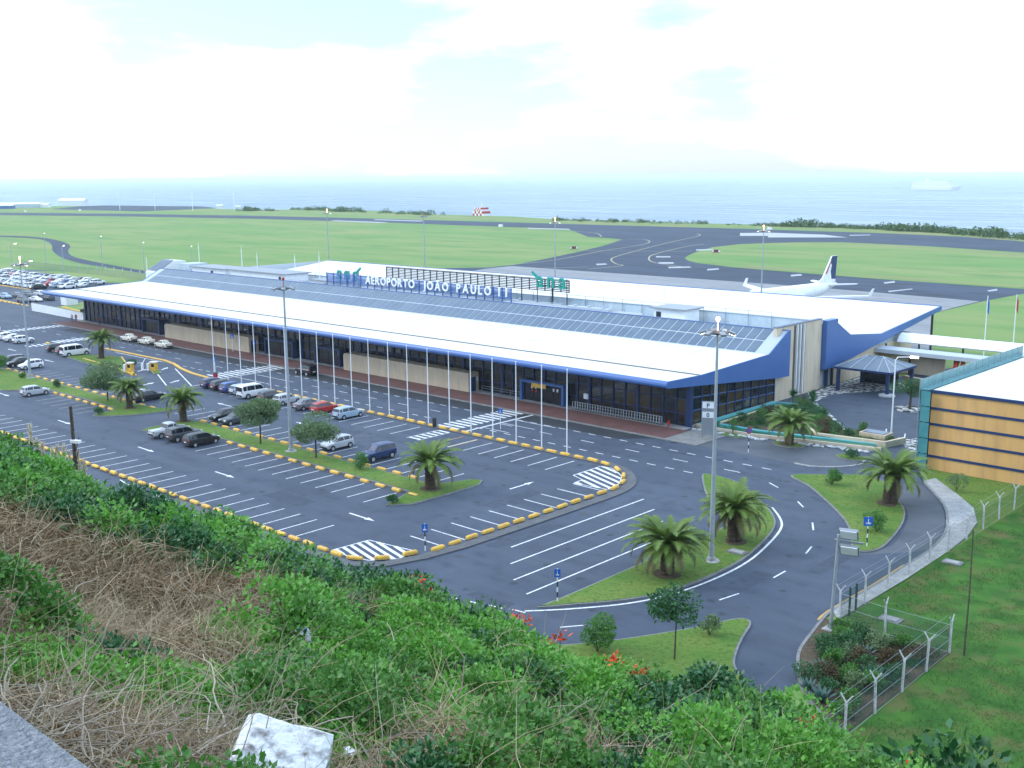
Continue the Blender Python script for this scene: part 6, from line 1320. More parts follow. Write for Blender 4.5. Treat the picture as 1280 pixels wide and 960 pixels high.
tree(16.0, 28.3, 3.8, 2.7, 1.3, 'leaf_dark', 'clipped dark flat-topped tree in the round planter', seed=6, tr=0.16, n=5200, size=0.16, gap=0.1)
def shrub(x, y, r, h, m_, label, seed, z0=0.15, n=1500, size=0.13, group='low shrubs round the car park'):
    t = thing('shrub', label, 'shrub', (x, y, z0), group=group); g = random.Random(seed)
    for k in range(4):
        a = 1.57*k + g.random(); b = MB(); b.tube([(0, 0, 0), (0.4*r*math.cos(a), 0.4*r*math.sin(a), h*0.6)], [0.03, 0.015], 5); b.build('stem', 'bark', t)
    link('foliage', crown_mesh(r, h*0.5, n, size, seed, m_, 7, 0.2), t, (0, 0, h*0.55)); return t
shrub(32.7, -59.1, 1.45, 2.4, 'leaf_mid', 'round bright shrub on the near lawn', 11, n=4200, size=0.14)
shrub(36.7, -51.9, 0.8, 1.3, 'leaf_olive', 'small pale shrub near the tip of the lawn', 12)
shrub(25.4, -12.1, 1.05, 1.5, 'leaf_mid', 'round shrub on the grass island near its top corner', 13, n=2400)
shrub(35.4, -23.4, 1.15, 1.7, 'leaf_mid', 'shrub behind the square blue sign', 14, n=2600)
shrub(35.7, -6.2, 1.1, 1.6, 'leaf_olive', 'loose shrub below the orange office wall', 15, n=1500)
shrub(-14.9, -40.3, 1.05, 1.8, 'leaf_mid', 'shrub on the median beside the dark blue car', 16, n=2200)
shrub(-3.0, -46.0, 0.55, 0.8, 'leaf_dark', 'small dark bush at the near tip of the median', 17)
shrub(-63.0, -45.7, 0.6, 0.9, 'leaf_dark', 'small dark bush at the tip of the left median', 18)
shrub(-86.5, -40.5, 0.7, 1.1, 'leaf_dark', 'small dark bush at the foot of the left mast', 19)
shrub(-98.5, -40.5, 0.6, 1.0, 'leaf_mid', 'small bush on the left median', 20)
shrub(-109, -40.2, 1.8, 2.4, 'leaf_mid', 'spreading shrub before the black car at left', 21, n=3000, size=0.2)
shrub(-117, -40.4, 1.5, 2.2, 'leaf_mid', 'shrub at the left edge of the picture', 22, n=2200, size=0.2)
shrub(-94.5, -24.6, 1.3, 1.4, 'leaf_dark', 'clipped dark bush beside the left ticket machine', 23, n=2600, size=0.16)
shrub(22.0, -0.6, 1.0, 1.0, 'leaf_dark', 'low dark bush on the grass round by the pool', 24, n=1600)
shrub(6.2, 0.2, 0.5, 2.1, 'leaf_mid', 'slim upright plant beside the sign totem', 25, n=700)
shrub(EYE.x + 9.5*math.sin(math.radians(-16.6)), EYE.y + 9.5*math.cos(math.radians(-16.6)), 1.1, 3.0, 'leaf_dark', 'dark leafy bush cut by the right edge of the picture', 27, z0=23.4, n=3600, size=0.12, group=None)
# garden plants
gp_ = [(3.8, 6, 0.9), (5.2, 8.5, 1.0), (4.2, 11.5, 1.0), (6.5, 12.5, 1.1), (8.5, 12.8, 1.2), (6.4, 16.5, 1.3), (5.4, 19.2, 1.3), (8.2, 16.0, 1.2), (10.5, 13.0, 1.1), (12.0, 10.6, 1.2), (13.8, 9.2, 1.1), (15.8, 8.2, 1.0), (17.5, 7.4, 0.8), (8.0, 8.6, 0.9), (10.8, 7.8, 0.8), (6.6, 6.0, 0.7), (12.2, 6.6, 0.6), (18.2, 10.2, 0.7), (15, 6.3, 0.6), (9.6, 15.0, 1.0)]
for i, (x, y, r) in enumerate(gp_):
    shrub(x, y, r*0.95, r*1.1 + 0.2*(i % 3), ('leaf_dark', 'leaf_mid', 'leaf_rust', 'leaf_dark')[i % 4], ('dark', 'green', 'rusty brown', 'dark')[i % 4] + ' low shrub in the bed of the green pool garden', 30 + i, z0=0.45, n=800, size=0.15, group='shrubs in the pool garden')['label'] = ORD[sorted(range(len(gp_)), key=lambda k: gp_[k][0]).index(i)] + ' low shrub counted from the terminal in the pool garden bed'
for i, (x, y, h) in enumerate(((7.2, 18.0, 2.6), (6.2, 20.0, 2.9), (11.8, 12.4, 2.2), (3.0, 20.5, 2.2))):
    t = thing('spiky_plant', ['spiky dark plant by the stone edging of the garden', 'taller spiky plant near the cream end wall', 'spiky plant half way along the stone edging', 'slim spiky plant before the ribbed end wall'][i], 'plant', (x, y, 0.45)); b = MB(); b.tube([(0, 0, 0), (0.05, 0, h*0.55)], [0.08, 0.05], 6); b.build('stem', 'bark', t)
    n = 130; dv_ = unit(rng.normal(size=(n, 3)) + np.array([0, 0, 0.3])); v_, f_ = leaf_quads(np.tile([[0.05, 0, h*0.55]], (n, 1)), dv_, unit(np.cross(dv_, rng.normal(size=(n, 3)))), 0.5 + 0.5*rng.random(n), np.full(n, 0.07)); link('crown', np_mesh('crown', v_, f_, ('leaf_dark',)), t)
def in_poly(px_, py_, poly):
    ins = np.zeros(len(px_), bool); j = len(poly) - 1
    for i in range(len(poly)):
        (xi, yi), (xj, yj) = poly[i], poly[j]
        c = ((yi > py_) != (yj > py_)) & (px_ < (xj - xi)*(py_ - yi)/((yj - yi) or 1e-9) + xi); ins ^= c; j = i
    return ins
def ground_cover(poly, n, z0, nm, lab, m_, sz_, seed):
    xs_ = [p[0] for p in poly]; ys_ = [p[1] for p in poly]; gx_ = rng.uniform(min(xs_), max(xs_), n); gy_ = rng.uniform(min(ys_), max(ys_), n); k = in_poly(gx_, gy_, poly) & (vnoise(gx_/1.2, gy_/1.2, seed) > 0.35); gx_, gy_ = gx_[k], gy_[k]
    v_, f_ = clump_leaves(gx_, gy_, np.full(len(gx_), z0), 0.15 + 0.2*rng.random(len(gx_)), 40, np.full(len(gx_), sz_), seed)
    struct(link(nm, np_mesh(nm, v_, f_, (m_,))), lab, 'stuff')
bedp = [(3.0, 3.8), (7.8, 3.8), (14.8, 5.2), (21.4, 6.6), (23.0, 9.4), (17.4, 11.7), (16.0, 9.3), (8.6, 18.0), (5.2, 21.4), (3.0, 17.5)]
ground_cover(bedp, 900, 0.45, 'ground_cover', 'low green ground cover in the pool garden bed', 'leaf_mid', 0.13, 131)
ground_cover(bedp, 500, 0.45, 'ground_cover', 'darker ground cover in the pool garden bed', 'leaf_dark', 0.13, 132)
ground_cover([(42.5, -44.6), (43.2, -48.5), (44.6, -51.8), (46.8, -55.0), (49.3, -57.2), (49.4, -44.2)], 420, 0.12, 'ground_cover', 'low ground cover in the fence corner bed', 'leaf_dark', 0.12, 133)
ground_cover([(42.5, -44.6), (43.2, -48.5), (44.6, -51.8), (46.8, -55.0), (49.3, -57.2), (49.4, -44.2)], 260, 0.12, 'ground_cover', 'rusty ground cover in the fence corner bed', 'leaf_rust', 0.12, 134)
# planting bed inside the fence corner: succulents, agaves, rust groundcover
bp = [(43.6, -46.2), (44.6, -47.4), (45.4, -48.6), (46.4, -49.8), (44.2, -49.2), (45.2, -50.6), (46.6, -51.8), (47.4, -50.6), (47.6, -53.0), (45.6, -52.6), (46.8, -54.4), (48.4, -54.8), (43.0, -45.0), (44.6, -45.4), (46.2, -46.4), (47.6, -47.8), (48.6, -49.4), (48.6, -52.0), (47.4, -45.4), (43.4, -48.2), (45.8, -45.2), (48.8, -46.4), (44.9, -53.2), (48.7, -56.4)]
for i, (x, y) in enumerate(bp):
    m_ = ('leaf_mid', 'leaf_dark', 'leaf_olive', 'leaf_rust', 'leaf_dark', 'leaf_mid')[i % 6]
    shrub(x, y, 0.75 + 0.35*((i*7) % 5)/5, 0.7 + 0.5*((i*3) % 4)/4 + (0.5 if i in (3, 7, 8) else 0), m_, ('bright green', 'dark', 'pale olive', 'rusty', 'dark', 'bright green')[i % 6] + ' shrub in the planting bed at the fence corner', 60 + i, z0=0.1, n=900, size=0.15, group='shrubs in the fence corner bed')['label'] = ORD[sorted(range(len(bp)), key=lambda k: bp[k][1] - bp[k][0]).index(i)] + ' shrub counted from the camera side in the fence corner bed'
AG = MB()
for k in range(26):
    a = k*2.4; e = 0.35 + 0.9*(k/26); L2 = 1.0 - 0.25*(k/26); d_ = Vector((math.cos(a)*math.cos(e), math.sin(a)*math.cos(e), math.sin(e))); s2 = Vector((-math.sin(a), math.cos(a), 0))*0.08; c2 = d_*L2*0.5 + Vector((0, 0, 0.03))
    AG.add([s2*0.7, -s2*0.7, c2 - s2, c2 + s2, d_*L2], [(0, 1, 2, 3), (3, 2, 4)])
agm = AG.mesh('rosette', ('leaf_blue',))
for i, (x, y, s) in enumerate(((46.9, -55.6, 1.1), (45.6, -54.8, 0.9), (48.0, -51.2, 1.2), (46.0, -48.0, 0.9), (44.8, -51.7, 0.8))):
    t = thing('agave', ['blue-green agave nearest the camera in the corner bed', 'small agave by the kerb of the corner bed', 'large agave by the fence in the corner bed', 'agave in the middle of the corner bed', 'agave half hidden among the bed shrubs'][i], 'agave', (x, y, 0.12)); o = link('rosette', agm, t); o.scale = (s*1.2, s*1.2, s*1.2); o['kind'] = 'stuff'
    b = MB(); b.lathe([(0.14*s, 0), (0.1*s, 0.15*s)], 8); b.build('stem', 'bark', t)
# tufts of grass in the right-hand lawn, close enough to read
mat('meadow_blade', (0.045, 0.125, 0.02), 0.7, col2=(0.11, 0.165, 0.04), island=True, trans=0.2)
n = 90000; gx = rng.uniform(42.4, 66, n); gy = rng.uniform(-68, -6, n); ok = (gx > 50.2) | (gy > -43.4); gx, gy = gx[ok], gy[ok]
w_ = vnoise(gx/1.6, gy/1.6, 91) + 0.5*vnoise(gx/0.5, gy/0.5, 92); ok = w_ > 0.62; gx, gy = gx[ok], gy[ok]
v_, f_ = strands(gx, gy, np.full(len(gx), 0.04), 2, 0.10 + 0.14*rng.random(len(gx)), np.full(len(gx), 0.035), 0.3, 95, 1.6)
struct(link('grass_tufts', np_mesh('grass_tufts', v_, f_, ('meadow_blade',))), 'longer grass tufts in the right-hand lawn', 'stuff')
# ---------------------------------------------------------------- scrub along the far coast
def coast_scrub(pts, n, h0, h1, name, lab):
    P = np.array(pts); t = rng.random(n)*(len(P) - 1); i = np.minimum(t.astype(int), len(P) - 2); f = (t - i)[:, None]
    c = P[i]*(1 - f) + P[i+1]*f + rng.normal(size=(n, 2))*4.0
    hh = (h0 + (h1 - h0)*vnoise(c[:, 0]/25, c[:, 1]/25, 7)**1.4)*(0.6 + 0.7*rng.random(n)); per = 70
    k = np.repeat(np.arange(n), per); dv_ = unit(rng.normal(size=(n*per, 3))); dv_[:, 2] = np.abs(dv_[:, 2])
    pos = np.stack([c[k, 0], c[k, 1], np.zeros(n*per)], -1) + dv_*hh[k][:, None]*np.array([1.1, 1.1, 1.0])*(0.6 + 0.45*rng.random((n*per, 1)))
    ax = unit(rng.normal(size=(n*per, 3))); ln = 0.28*hh[k]*(0.6 + 0.8*rng.random(n*per))
    v_, f_ = leaf_quads(pos, ax, unit(np.cross(ax, rng.normal(size=(n*per, 3)))), ln, ln*0.8, 0.1)
    struct(link(name, np_mesh(name, v_, f_, ('coast_leaf',))), lab, 'stuff')
coast_scrub([(-839.76,545.68),(-791.81,543.85),(-724.2,528.79),(-646.16,518.54),(-589.64,508.02)], 80, 1.2, 5.0, 'coast_scrub', 'dark scrub on the coast edge at left')
coast_scrub([(-841.97,486.88),(-838.7,502.74),(-809.72,505.58)], 25, 1.5, 5.0, 'coast_scrub', 'small dark scrub patch on the coast')
coast_scrub([(-437.09,485.87),(-395.64,488.12),(-369.52,489.54),(-317.36,487.27),(-275.6,494.65)], 100, 0.8, 3.4, 'coast_scrub', 'row of scrub along the coast right of the mast')
coast_scrub([(-272.85,489.9),(-231.77,492.32),(-198.95,485.27),(-157.11,471.44),(-104.66,435.68),(-56.95,410.59)], 230, 1.2, 4.0, 'coast_wood', 'low coastal wood at the right of the field')

# ---------------------------------------------------------------- cars
PAINTS = {'white': (0.70, 0.71, 0.72), 'cream': (0.62, 0.58, 0.48), 'silver': (0.42, 0.44, 0.46), 'grey': (0.14, 0.15, 0.165), 'black': (0.012, 0.013, 0.015), 'dark blue': (0.012, 0.03, 0.10),
          'red': (0.36, 0.018, 0.016), 'light blue': (0.30, 0.40, 0.50), 'dark grey': (0.05, 0.055, 0.06), 'green': (0.03, 0.07, 0.05), 'blue': (0.03, 0.09, 0.28), 'dark red': (0.10, 0.012, 0.012)}
for k_, c in PAINTS.items(): mat('paint ' + k_, c, 0.28, 0.0, col2=tuple(min(1, v*1.08) for v in c), scale=0.7, spec=0.6)
# stations: x, z_sill, z_belt, z_top, half width at belt, half width at top (front is +x); cab = index range of glazed stations
TYPES = {
 'hatchback': ([(-1.95, .40, .62, .66, .66, .60), (-1.88, .24, .88, .92, .80, .66), (-1.62, .22, .95, 1.36, .84, .60), (-1.0, .20, .94, 1.47, .85, .60), (0.1, .20, .92, 1.46, .85, .60), (0.35, .20, .92, 1.40, .85, .60), (1.0, .20, .90, .93, .84, .70), (1.6, .22, .80, .83, .80, .66), (1.88, .28, .66, .70, .70, .58), (1.95, .38, .55, .58, .62, .5)], (2, 5), 6, 2, 1),
 'saloon': ([(-2.25, .40, .72, .76, .70, .62), (-2.18, .26, .90, .94, .82, .68), (-1.55, .22, .96, 1.0, .86, .70), (-0.95, .20, .95, 1.38, .87, .60), (-0.5, .20, .94, 1.44, .87, .60), (0.2, .20, .93, 1.42, .87, .60), (1.05, .20, .90, .94, .86, .70), (1.8, .22, .80, .84, .82, .68), (2.15, .28, .66, .70, .72, .6), (2.25, .38, .55, .58, .64, .5)], (3, 5), 6, 3, 2),
 'estate': ([(-2.1, .40, .70, .74, .72, .66), (-2.05, .26, .92, .97, .82, .70), (-1.85, .22, .98, 1.42, .86, .62), (-1.0, .20, .97, 1.52, .87, .62), (0.2, .20, .95, 1.51, .87, .62), (0.5, .20, .95, 1.44, .87, .62), (1.15, .20, .93, .97, .86, .72), (1.75, .22, .84, .88, .82, .68), (2.05, .28, .70, .74, .74, .6), (2.12, .38, .56, .6, .64, .5)], (2, 5), 6, 2, 1),
 'suv': ([(-2.1, .48, .86, .90, .76, .70), (-2.05, .36, 1.02, 1.06, .86, .74), (-1.88, .34, 1.06, 1.62, .90, .68), (-1.0, .32, 1.05, 1.72, .91, .68), (0.1, .32, 1.04, 1.71, .91, .68), (0.35, .32, 1.04, 1.64, .91, .68), (0.95, .32, 1.04, 1.08, .90, .78), (1.8, .34, .98, 1.02, .86, .74), (2.08, .40, .82, .86, .78, .66), (2.15, .48, .66, .7, .7, .56)], (2, 5), 6, 2, 1),
 'van': ([(-2.4, .44, .9, 1.0, .80, .76), (-2.36, .30, 1.1, 1.75, .88, .76), (-2.2, .28, 1.1, 1.93, .90, .76), (-1.0, .26, 1.1, 1.98, .90, .76), (0.5, .26, 1.1, 1.96, .90, .76), (0.85, .26, 1.1, 1.86, .90, .74), (1.6, .26, 1.08, 1.12, .88, .76), (2.1, .28, .92, .96, .84, .70), (2.32, .34, .72, .76, .76, .62), (2.38, .42, .6, .64, .66, .5)], (2, 5), 6, 1, 0),
 'pickup': ([(-2.5, .50, .92, .96, .80, .76), (-2.46, .40, 1.02, 1.04, .88, .80), (-0.75, .38, 1.02, 1.04, .89, .80), (-0.6, .36, 1.04, 1.62, .89, .66), (-0.1, .36, 1.04, 1.70, .90, .66), (0.45, .36, 1.03, 1.68, .90, .66), (1.1, .36, 1.03, 1.06, .88, .76), (1.95, .38, .96, 1.0, .85, .72), (2.35, .42, .80, .84, .78, .66), (2.42, .5, .66, .7, .7, .56)], (3, 5), 6, 3, 2),
}
def section(st):
    x, zs, zb, zt, wb, wt = st; zm = zs + (zb - zs)*0.45
    half = [(wb*0.86, zs), (wb*0.97, zs + 0.08), (wb, zm), (wb*0.99, zb - 0.05), (wb*0.955, zb), (wt, zt - 0.02), (wt*0.6, zt + 0.03)]
    return [(x, -y, z) for y, z in half] + [(x, y, z) for y, z in half[::-1]]
def car_meshes(ty):
    sts, (c0, c1), wi, ri, rj = TYPES[ty]; secs = [section(s) for s in sts]; n = len(secs[0])
    b = MB(); b.add([p for s in secs for p in s], [(i*n + k, (i+1)*n + k, (i+1)*n + (k+1) % n, i*n + (k+1) % n) for i in range(len(secs) - 1) for k in range(n)] + [tuple(range(n)), tuple((len(secs)-1)*n + k for k in range(n-1, -1, -1))])
    out = {'body': b}
    def lerp(p, q, t): return tuple(a + (c - a)*t for a, c in zip(p, q))
    def push(q, d): return [tuple(a + c for a, c in zip(p, d)) for p in q]
    wsb = MB(); A, B_ = secs[c1], secs[wi]
    wsb.add(push([lerp(B_[5], A[5], .1), lerp(B_[8], A[8], .1), lerp(B_[8], A[8], .95), lerp(B_[5], A[5], .95)], (0.02, 0, 0.02)), [(0, 1, 2, 3)]); out['windscreen'] = wsb
    rwb = MB(); A, B_ = secs[ri], secs[rj]
    rwb.add(push([lerp(A[5], B_[5], .04), lerp(A[8], B_[8], .04), lerp(A[8], B_[8], .85), lerp(A[5], B_[5], .85)], (-0.02, 0, 0.02)), [(3, 2, 1, 0)]); out['rear_window'] = rwb
    for nm, s, e in (('L', 9, 8), ('R', 4, 5)):
        sw = MB(); sy = 0.015 if nm == 'L' else -0.015
        ids = list(range(max(ri, c0), c1 + 1)); lo_ = []; hi_ = []
        for i in ids: lo_.append(lerp(secs[i][s], secs[i][e], .12)); hi_.append(lerp(secs[i][s], secs[i][e], .86))
        f = lerp(secs[wi][s], secs[c1][s], .22); lo_.append((f[0], f[1], lo_[-1][2])); hi_.append(lerp(lo_[-1], hi_[-1], .12))
        lo_ = push(lo_, (0, sy, 0)); hi_ = push(hi_, (0, sy, 0)); m_ = len(lo_); g = 0.045
        for i in range(m_ - 1):
            a0, a1, b0, b1 = lo_[i], lo_[i+1], hi_[i], hi_[i+1]
            if a1[0] - a0[0] > 0.5:
                tm = 0.5; mid0, mid1 = lerp(a0, a1, tm), lerp(b0, b1, tm)
                sw.add([a0, (mid0[0]-g, mid0[1], mid0[2]), (mid1[0]-g, mid1[1], mid1[2]), b0], [(0, 1, 2, 3)]); sw.add([(mid0[0]+g, mid0[1], mid0[2]), a1, b1, (mid1[0]+g, mid1[1], mid1[2])], [(0, 1, 2, 3)])
            else: sw.add([a0, a1, b1, b0], [(0, 1, 2, 3)])
        out['side_window' + nm] = sw
    Lh = sts[-1][0]; Lr = sts[0][0]; wb = sts[4][4]; zb = sts[-2][2]
    for s in (-1, 1):
        h = MB(); h.obox((Lh - 0.14, s*wb*0.62, zb + 0.03), (0.22, 0.34, 0.15), s*-0.35); out['headlight%d' % s] = h
        t = MB(); t.obox((Lr + 0.05, s*wb*0.78, sts[1][2] - 0.12), (0.1, 0.2, 0.3), 0); out['tail_light%d' % s] = t
    bf = MB(); bf.box(Lh - 0.12, Lh + 0.03, -wb*0.7, wb*0.7, sts[-1][1] - 0.08, sts[-1][1] + 0.1); out['front_bumper'] = bf
    br = MB(); br.box(Lr - 0.03, Lr + 0.1, -wb*0.75, wb*0.75, sts[0][1] - 0.06, sts[0][1] + 0.14); out['rear_bumper'] = br
    npb = MB(); npb.box(Lr - 0.05, Lr - 0.035, -0.26, 0.26, sts[0][1] + 0.18, sts[0][1] + 0.3); out['number_plate'] = npb
    if ty == 'pickup': bd = MB(); bd.box(-2.3, -0.85, -0.68, 0.68, 1.045, 1.06); out['load_bed'] = bd
    rw_ = 0.30 if ty in ('hatchback', 'saloon', 'estate') else 0.36
    wh = MB(); wh.lathe([(rw_*0.6, -0.1), (rw_*0.95, -0.1), (rw_, -0.07), (rw_, 0.07), (rw_*0.95, 0.1), (rw_*0.6, 0.1)], 16)
    wh.v = [(x, z, y) for x, y, z in wh.v]; out['wheel'] = wh
    rm = MB(); rm.lathe([(rw_*0.6, -0.105), (rw_*0.62, -0.108), (rw_*0.2, -0.085)], 12); rm.v = [(x, z, y) for x, y, z in rm.v]; out['rim'] = rm
    ar = MB(); k = 14; R_ = rw_*1.2; ar.add([(R_*math.cos(math.pi*j/k), 0, R_*math.sin(math.pi*j/k)) for j in range(k + 1)] + [(-R_, 0, -rw_*0.35), (R_, 0, -rw_*0.35)], [tuple(range(k + 3))]); out['arch'] = ar
    ax = (Lr*0.63, Lh*0.66)
    return out, rw_, ax, wb
MATN = {'body': 'paint white', 'windscreen': 'glass_blue', 'rear_window': 'glass_blue', 'side_window': 'glass_blue', 'headlight': 'headlamp', 'tail_light': 'tail_red', 'front_bumper': 'dark_metal', 'rear_bumper': 'dark_metal', 'number_plate': 'plate', 'load_bed': 'dark_metal'}
CM = {}
for ty in TYPES:
    mbs, rw_, ax, wb = car_meshes(ty); ms = {}
    for nm, mb in mbs.items():
        base = nm.rstrip('LR1-') if nm not in ('wheel', 'rim', 'arch') else nm
        ms[nm] = (base, mb.mesh(base, (MATN.get(base, 'black_rubber' if nm != 'rim' else 'rim'),), smooth=False))
    CM[ty] = (ms, rw_, ax, wb)
    far = MB(); far.v, far.f, far.m = list(mbs['body'].v), list(mbs['body'].f), [0]*len(mbs['body'].f)
    for nm in ('windscreen', 'rear_window', 'side_windowL', 'side_windowR'): far.k = 1; far.add(mbs[nm].v, mbs[nm].f)
    far.k = 2
    for x in ax:
        for s in (-1, 1): far.add([(p[0] + x, p[1] + s*(wb - 0.08), p[2] + rw_) for p in mbs['wheel'].v], mbs['wheel'].f)
    CM[ty] += (far.mesh('car', ('paint white', 'glass_blue', 'black_rubber')),)
ANAME = {'hatchback': 'parked_car', 'saloon': 'parked_car', 'estate': 'parked_car', 'suv': 'parked_car', 'van': 'parked_van', 'pickup': 'pickup_truck'}
def car(ty, col, x, y, rz, label, cat='car', group='cars in the near car park', sc=1.0, z=0.02):
    ms, rw_, ax, wb, far = CM[ty]; t = thing(ANAME[ty], label, cat, (x, y, z), rz, group); t.scale = (sc, sc, sc)
    for nm, (base, me) in ms.items():
        if nm in ('wheel', 'rim', 'arch'): continue
        o = link(base, me, t)
        if nm == 'body': o.material_slots[0].link = 'OBJECT'; o.material_slots[0].material = MATS['paint ' + col]
    for xx in ax:
        for s in (-1, 1):
            w = link('wheel', ms['wheel'][1], t, (xx, s*(wb - 0.07), rw_)); r = link('rim', ms['rim'][1], w)
            if s > 0: w.rotation_euler = (0, 0, math.pi)
            a = link('wheel_arch', ms['arch'][1], t, (xx, s*(wb + 0.004), rw_))
    return t
N_, S_ = math.pi/2, -math.pi/2
U = -24.3
car('hatchback', 'dark blue', -69.2, U, N_, 'dark blue hatchback leftmost of the flagpole row')
car('hatchback', 'black', -66.6, U, N_, 'black hatchback second from left in the flagpole row')
car('hatchback', 'blue', -64.1, U, N_, 'mid blue hatchback third from left in the flagpole row')
car('hatchback', 'light blue', -61.5, U, N_, 'pale blue hatchback half hidden by the white minivan')
car('van', 'white', -58.2, U - 0.3, N_, 'white minivan parked in the flagpole row', 'minivan')
car('hatchback', 'dark grey', -54.3, U, N_, 'dark grey hatchback right of the white minivan')
car('hatchback', 'silver', -50.6, U, N_, 'pale silver hatchback parked behind the mast')
car('saloon', 'grey', -45.6, U, N_, 'grey saloon left of the red hatchback')
car('hatchback', 'red', -42.0, U, N_, 'red hatchback in the flagpole row')
car('estate', 'light blue', -37.0, U, N_, 'light blue estate rightmost of the flagpole row')
car('hatchback', 'black', -48.0, -35.9, S_, 'black hatchback beside the far end of the median')
car('saloon', 'dark grey', -45.2, -35.9, S_, 'dark saloon behind the round tree on the median')
car('hatchback', 'silver', -24.8, -35.6, S_, 'silver hatchback alone on the terminal side of the median')
car('suv', 'dark blue', -17.4, -35.7, S_, 'dark blue four-wheel drive near the end of the median')
car('pickup', 'silver', -45.3, -45.4, N_, 'silver pickup truck at the left of the near median row', 'pickup')
car('suv', 'dark grey', -42.2, -45.3, N_, 'dark grey four-wheel drive between the pickup and the black estate')
car('estate', 'black', -38.4, -45.2, N_, 'black estate car right of the dark four-wheel drive')
car('saloon', 'black', -67.6, -35.8, N_, 'black saloon behind the palm of the left median')
car('hatchback', 'silver', -83.7, -45.1, N_, 'silver hatchback alone below the left median')
car('hatchback', 'white', -107.2, -35.4, S_, 'white hatchback beside the left mast')
car('saloon', 'black', -111.2, -35.6, S_, 'black saloon half hidden by shrubs at left')
car('estate', 'dark grey', -114.2, -35.6, S_, 'dark grey estate behind the black saloon at left')
car('van', 'white', -114.6, -24.2, N_, 'long white delivery van by the palm island', 'van', sc=1.05)
car('hatchback', 'dark red', -117.9, -24.2, N_, 'dark red hatchback hidden behind the white van')
car('hatchback', 'black', -122.2, -24.0, N_, 'black hatchback left of the white van')
car('hatchback', 'white', -137.6, -23.6, N_, 'white hatchback rightmost of three by the left crossing')
car('saloon', 'white', -141.2, -23.6, N_, 'white saloon middle of three by the left crossing')
car('hatchback', 'white', -144.4, -23.6, N_, 'white hatchback leftmost of three by the left crossing')
car('saloon', 'cream', -124.0, -8.9, math.pi, 'cream taxi at the far end of the taxi rank', 'taxi', 'taxis at the kerb')
car('saloon', 'cream', -117.4, -8.8, math.pi, 'cream taxi in the middle of the taxi rank', 'taxi', 'taxis at the kerb')
car('saloon', 'cream', -111.0, -8.9, math.pi, 'cream taxi nearest the left beige block', 'taxi', 'taxis at the kerb')
car('suv', 'black', -67.2, -8.7, math.pi, 'black car stopped at the kerb before the dark entrance', 'car', 'cars at the terminal kerb')
# ---- crowded far car park
rf_ = random.Random(42); FC = [('white', 8), ('silver', 6), ('light blue', 2), ('grey', 2), ('dark grey', 2), ('blue', 1), ('red', 1), ('black', 1)]
FCL = [c for c, w in FC for _ in range(w)]
def far_row(xs, y, rz, rowname, along='x'):
    cnt = 0
    for x in xs:
        if rf_.random() < 0.06: continue
        cnt += 1
        ty = rf_.choice(('hatchback', 'hatchback', 'saloon', 'estate', 'suv')); c = rf_.choice(FCL)
        px_, py_ = (x + rf_.uniform(-0.2, 0.2), y + rf_.uniform(-0.3, 0.3)) if along == 'x' else (y + rf_.uniform(-0.3, 0.3), x + rf_.uniform(-0.2, 0.2))
        o = link('parked_car', CM[ty][4], None, (px_, py_, 0.02), rz + (math.pi if rf_.random() < 0.3 else 0))
        for s in o.material_slots: s.link = 'OBJECT'
        o.material_slots[0].material = MATS['paint ' + c]; o.material_slots[1].material = MATS['glass_blue']; o.material_slots[2].material = MATS['black_rubber']
        tag(o, '%s car from left, %s %s, %s, far car park' % (ORD[cnt-1], c, {'suv': 'four-wheel drive'}.get(ty, ty), rowname), 'car', 'cars in the crowded far car park')
far_row([-306 + 2.55*i for i in range(27)], 42.5, N_, 'back row')
far_row([-304 + 2.55*i for i in range(29)], 36.6, N_, 'third row')
far_row([-302 + 2.5*i for i in range(28)], 31.0, N_, 'dense second row')
far_row([-300 + 2.6*i for i in range(24)], 25.5, N_, 'front row')
far_row([7.0, 10.2, 13.4], -208.5, 0.1, 'short row by the white wall', 'y')
far_row([8, 11, 14, 17], -222, 0.1, 'short row at the left edge', 'y')
far_row([-172, -175], 8, 0.2, 'pair behind the white wall')
b = MB(); b.box(-196, -193, 11, 14, 0.02, 2.4); o = tag(b.build('kiosk', 'white_metal'), 'small white kiosk behind the low white wall', 'kiosk')
for i, (p, q) in enumerate((((-205, 4.5), (-245, 6.5)), ((-191, 9), (-176, 7)), ((-305, 46), (-250, 46)), ((-300, 22.4), (-240, 22.4)), ((-232, 20), (-216, 22)))):
    k_ = MB(); k_.kerb([p, q], 0.5, 0, 0.2); struct(k_.build('kerb', 'stop_yellow'))

